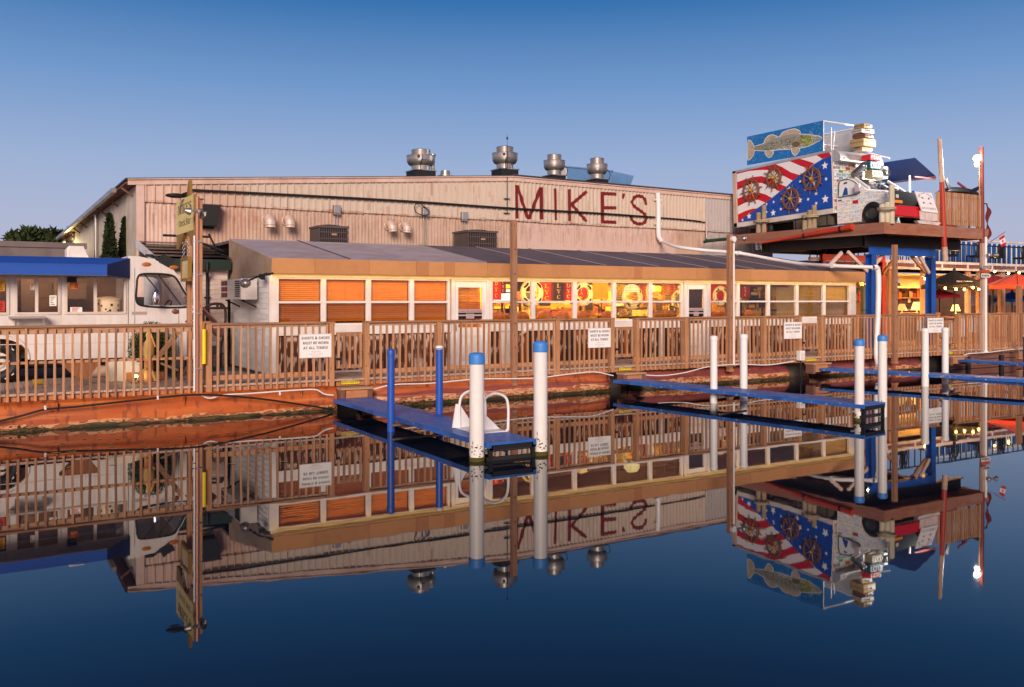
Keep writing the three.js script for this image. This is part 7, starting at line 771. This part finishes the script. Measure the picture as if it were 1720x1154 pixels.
// pendant lamps under the bar ceiling
for (const [x, z, k] of [[28.3, -23.2, 7], [31.0, -23.4, 7], [34.2, -23.2, 8], [37.4, -23.2, 8], [41, -23.2, 8]]) { const y = 2.95, g = thing('pendant_lamp', 'warm pendant lamp under the cloth ceiling of the bar', 'lamp', [x, y - 0.1, z], 'pendant lamps in the bar'); part(g, 'lamp_shade', lathe([[0.16, -0.06], [0.12, 0.04], [0.03, 0.09], [0, 0.09]], 18).translate(x, y, z), dark); part(g, 'bulb', sph(0.06, x, y - 0.07, z), glow([255, 190, 90], 12)); part(g, 'cord', cyl(V(x, y + 0.08, z), V(x, 3.14, z), 0.008, 0.008, 6), black); const l = new THREE.PointLight(warm, k); l.position.set(x, y - 0.07, z); l.castShadow = true; scene.add(l); }
tableLamp(1515, 516, -22.6, 0.95, 1.1, 'small glowing table lamp with pleated shade on the bar counter'); tableLamp(1540, 514, -22.6, 1.15, 2.6, 'bright tilted table lamp on the bar counter next to the blue column');
tableLamp(1605, 517, -21.4, 0.9, 3.4, 'bright square lamp under the black umbrella');
// string light bulbs
for (const [px, py] of [[1588, 484], [1606, 486], [1620, 486], [1634.5, 483], [1644, 486], [1694, 459], [1712, 458], [1554, 468], [1671, 456]]) { const z = -19.1, p = onZ(px, py, z), g = thing('string_light_bulb', 'small glowing amber bulb of the string lights by the umbrellas', 'bulb', [p.x, p.y - 0.05, z], 'string light bulbs'); part(g, 'bulb', sph(0.038, p.x, p.y, z, 1, 1.15, 1, 12), glow([255, 170, 70], 45)); part(g, 'socket', cyl(V(p.x, p.y + 0.038, z), V(p.x, p.y + 0.1, z), 0.02), black); const l = new THREE.PointLight(warm, 4); l.position.set(p.x, p.y, z); l.castShadow = true; scene.add(l); }
one('string_light_wire', tube([[1548, 464], [1554, 465], [1570, 476], [1588, 480], [1606, 483], [1620, 483], [1634, 480], [1644, 482], [1660, 462], [1671, 453], [1694, 455], [1712, 454], [1740, 450]].map(([a, b]) => onZ(a, b, -19.1)), 0.008, 90, 5), black, 'thin black wire of the string lights', 'wire');
// umbrellas
function umbrella(px, apex, brim, r, z, mat, label, text) {
  const p = onZ(px, apex, z), yb = YZ(px, brim, z), g = thing('patio_umbrella', label, 'umbrella', [p.x, 0.58, z], 'open umbrellas by the bar'), n = 8, pts = []; for (let i = 0; i < n; i++) { const a = (i + 0.3) / n * 6.283; pts.push(V(p.x + Math.cos(a) * r, yb, z + Math.sin(a) * r)); } const top = V(p.x, p.y - 0.06, z);
  for (let i = 0; i < n; i++) { const a = pts[i], b = pts[(i + 1) % n], m = a.clone().lerp(b, 0.5).add(V(0, 0.05, 0)), gg = new THREE.BufferGeometry().setFromPoints([top, b, m, top, m, a, b, b.clone().setY(b.y - 0.14), m.clone().setY(m.y - 0.16), b, m.clone().setY(m.y - 0.16), m, m, m.clone().setY(m.y - 0.16), a.clone().setY(a.y - 0.14), m, a.clone().setY(a.y - 0.14), a]); gg.setAttribute('uv', new THREE.Float32BufferAttribute(new Float32Array(36), 2)); gg.computeVertexNormals(); part(g, 'canopy_panel', gg, mat); part(g, 'rib', cyl(top, a, 0.012, 0.01, 6), dark); }
  part(g, 'finial', sph(0.06, p.x, p.y - 0.02, z), dark); part(g, 'pole', cyl(V(p.x, 0.58, z), top, 0.028), dark); part(g, 'base', cyl(V(p.x, 0.58, z), V(p.x, 0.66, z), 0.28, 0.24, 18), dark);
  if (text) { const t = tm(canvas(512, 96, (x, w, h) => { x.fillStyle = '#17120f'; x.fillRect(0, 0, w, h); x.fillStyle = '#f4efe8'; x.textBaseline = 'middle'; x.font = 'italic bold 70px serif'; x.fillText("Tito's", 10, h / 2, 210); x.fillStyle = '#c07030'; x.fillRect(232, 28, 46, 40); x.fillStyle = '#f4efe8'; x.font = 'italic bold 54px serif'; x.fillText('Handmade', 296, h / 2, 206); }), 0.8); const d = V(0, 0, 0), i0 = [...Array(n).keys()].sort((a, b) => pts[a].clone().lerp(pts[(a + 1) % n], 0.5).distanceTo(d) - pts[b].clone().lerp(pts[(b + 1) % n], 0.5).distanceTo(d))[0], a = pts[i0], b = pts[(i0 + 1) % n]; const o = a.clone().lerp(b, 0.5).sub(V(p.x, yb, z)).setY(0).normalize().multiplyScalar(0.04).add(V(0, 0.045, 0)), q = (k, s) => a.clone().lerp(b, k).lerp(top, s).add(o); const L = a.clone().sub(V(0, 0, 0)).applyAxisAngle(UPV, YAW).x < b.clone().applyAxisAngle(UPV, YAW).x; part(g, 'lettering', L ? quad(q(0.08, 0.1), q(0.92, 0.1), q(0.9, 0.27), q(0.1, 0.27)) : quad(q(0.92, 0.1), q(0.08, 0.1), q(0.1, 0.27), q(0.9, 0.27)), t); }
}
umbrella(1603, 452, 480, 1.15, -20.6, std([24, 18, 16], 0.85, { side: THREE.DoubleSide }), 'black lettered umbrella beside the blue column', true); umbrella(1668, 459, 479, 1.15, -21.6, std([150, 26, 34], 0.85, { side: THREE.DoubleSide }), 'dull red umbrella behind the arrow signpost', false); umbrella(1708, 456, 480, 1.2, -20.4, new THREE.MeshPhysicalMaterial({ color: new THREE.Color().setRGB(0.8, 0.07, 0.02), roughness: 0.85, side: THREE.DoubleSide, transmission: 0.3, thickness: 0 }), 'bright orange red umbrella near the string lights', false); umbrella(1578, 484, 496, 0.9, -26.5, std([150, 16, 70], 0.85, { side: THREE.DoubleSide }), 'magenta umbrella far behind the black one', false); umbrella(1700, 488, 503, 0.9, -27, std([30, 80, 170], 0.85, { side: THREE.DoubleSide }), 'blue umbrella far behind the red ones', false);
// patio furniture and backdrop
for (const [px, z, l] of [[1588, -20, 'dark wooden patio table beside the blue column'], [1640, -20.6, 'dark wooden patio table under the string lights'], [1700, -20.2, 'dark wooden patio table behind the last railing']]) { const x = XZ(px, z), g = thing('patio_table', l, 'table', [x, 0.58, z], 'patio tables'); part(g, 'table_top', bx(1.1, 0.05, 0.8, x, 1.5, z), woodDark); for (const [a, b] of [[-0.48, -0.33], [0.48, -0.33], [-0.48, 0.33], [0.48, 0.33]]) part(g, 'leg', slab(x + a - 0.035, x + a + 0.035, 0.58, 1.472, z + b - 0.035, z + b + 0.035), woodDark); }
for (const [a, b, t, bo, z, c, l] of [[1629, 1641, 496, 513, -28, [206, 206, 210], 'pale corrugated screen between the orange posts'], [1664, 1677, 496, 513, -28, [196, 200, 206], 'pale corrugated screen left of the orange timber post'], [1687, 1708, 496, 513, -28, [206, 200, 196], 'pale corrugated screen past the orange timber post']]) { const p = onZ(a, bo, z), q = onZ(b, t, z), g = thing('corrugated_screen', l, 'screen', [(p.x + q.x) / 2, 0.57, z], 'pale screens behind the patio'); part(g, 'sheet', sheet(p.x, q.x, p.y, q.y, [[0, 0], [0.05, 0], [0.08, 0.03], [0.12, 0.03], [0.15, 0]], z), std(c, 0.5)); for (const x of [p.x, q.x]) part(g, 'post', slab(x - 0.04, x + 0.04, 0.57, q.y, z - 0.1, z - 0.02), woodDark); }
one('distant_shed', slab(30, 70, 0.56, 3.2, -36, -44), painted([110, 72, 50], { amt: 0.4, dirt: [60, 36, 26] }, 0.8), 'brown shed far behind the patio umbrellas', 'shed');
// reed screen and driftwood at the annex corner
{ const x = XZ(1453, -18.6), g = thing('reed_screen', 'pale bamboo screen at the end of the annex', 'screen', [x, DECK, -18.6]), m = [painted([206, 190, 120], { amt: 0.4, dirt: [140, 120, 60] }, 0.8), painted([226, 206, 140], { amt: 0.3, dirt: [150, 130, 70] }, 0.8)]; for (let i = 0; i < 9; i++) part(g, 'reed_slat', slab(x - 0.2 + i * 0.045, x - 0.16 + i * 0.045, DECK, YZ(1453, 480, -18.6), -18.6, -18.62), m[i % 2]); for (const y of [1.0, 1.8]) part(g, 'tie_band', slab(x - 0.21, x + 0.21, y, y + 0.02, -18.595, -18.59), woodDark);
  const p = onZ(1448, 470, -18.6), d = thing('driftwood_bundle', 'tangle of pale driftwood above the bamboo screen', 'driftwood', [p.x, p.y - 0.2, -18.7]); for (let i = 0; i < 9; i++) { const a = V(p.x + R(-0.25, 0.3), p.y + R(-0.25, 0.15), -18.7 + R(-0.15, 0.1)), b = a.clone().add(V(R(-0.35, 0.35), R(-0.15, 0.2), R(-0.1, 0.1))); part(d, 'branch', cyl(a, b, 0.022, 0.012, 6), pick([pileW, pileP, woodDark])); } part(d, 'hook', cyl(V(p.x, p.y, -18.7), V(AX1 - 0.02, p.y + 0.1, -18.75), 0.015), dark); }

// white placards leaning behind the last railings
for (const [a, b, t, bo, l] of [[1540, 1556, 536, 556, 'white placard behind the railing beside the last notice'], [1609, 1624, 534, 566, 'tall white placard behind the railing left of the arrow signpost'], [1626, 1642, 533, 558, 'shorter white placard behind the railing left of the arrow signpost'], [1594, 1600, 538, 566, 'narrow white placard behind the narrow gate']]) { const z = RZ - 0.14, p = onZ(a, bo, z), q = onZ(b, t, z), g = thing('white_placard', l, 'sign', [(p.x + q.x) / 2, p.y, z], 'white placards behind the railing'); part(g, 'board', slab(p.x, q.x, p.y, q.y, z, z - 0.015), white); part(g, 'batten', slab(p.x + 0.05, p.x + 0.1, DECK, q.y - 0.05, z - 0.017, z - 0.04), woodDark); }
scene.traverse((o) => { if (o.isMesh) { o.castShadow = o.receiveShadow = true; } });
renderer.render(scene, camera);
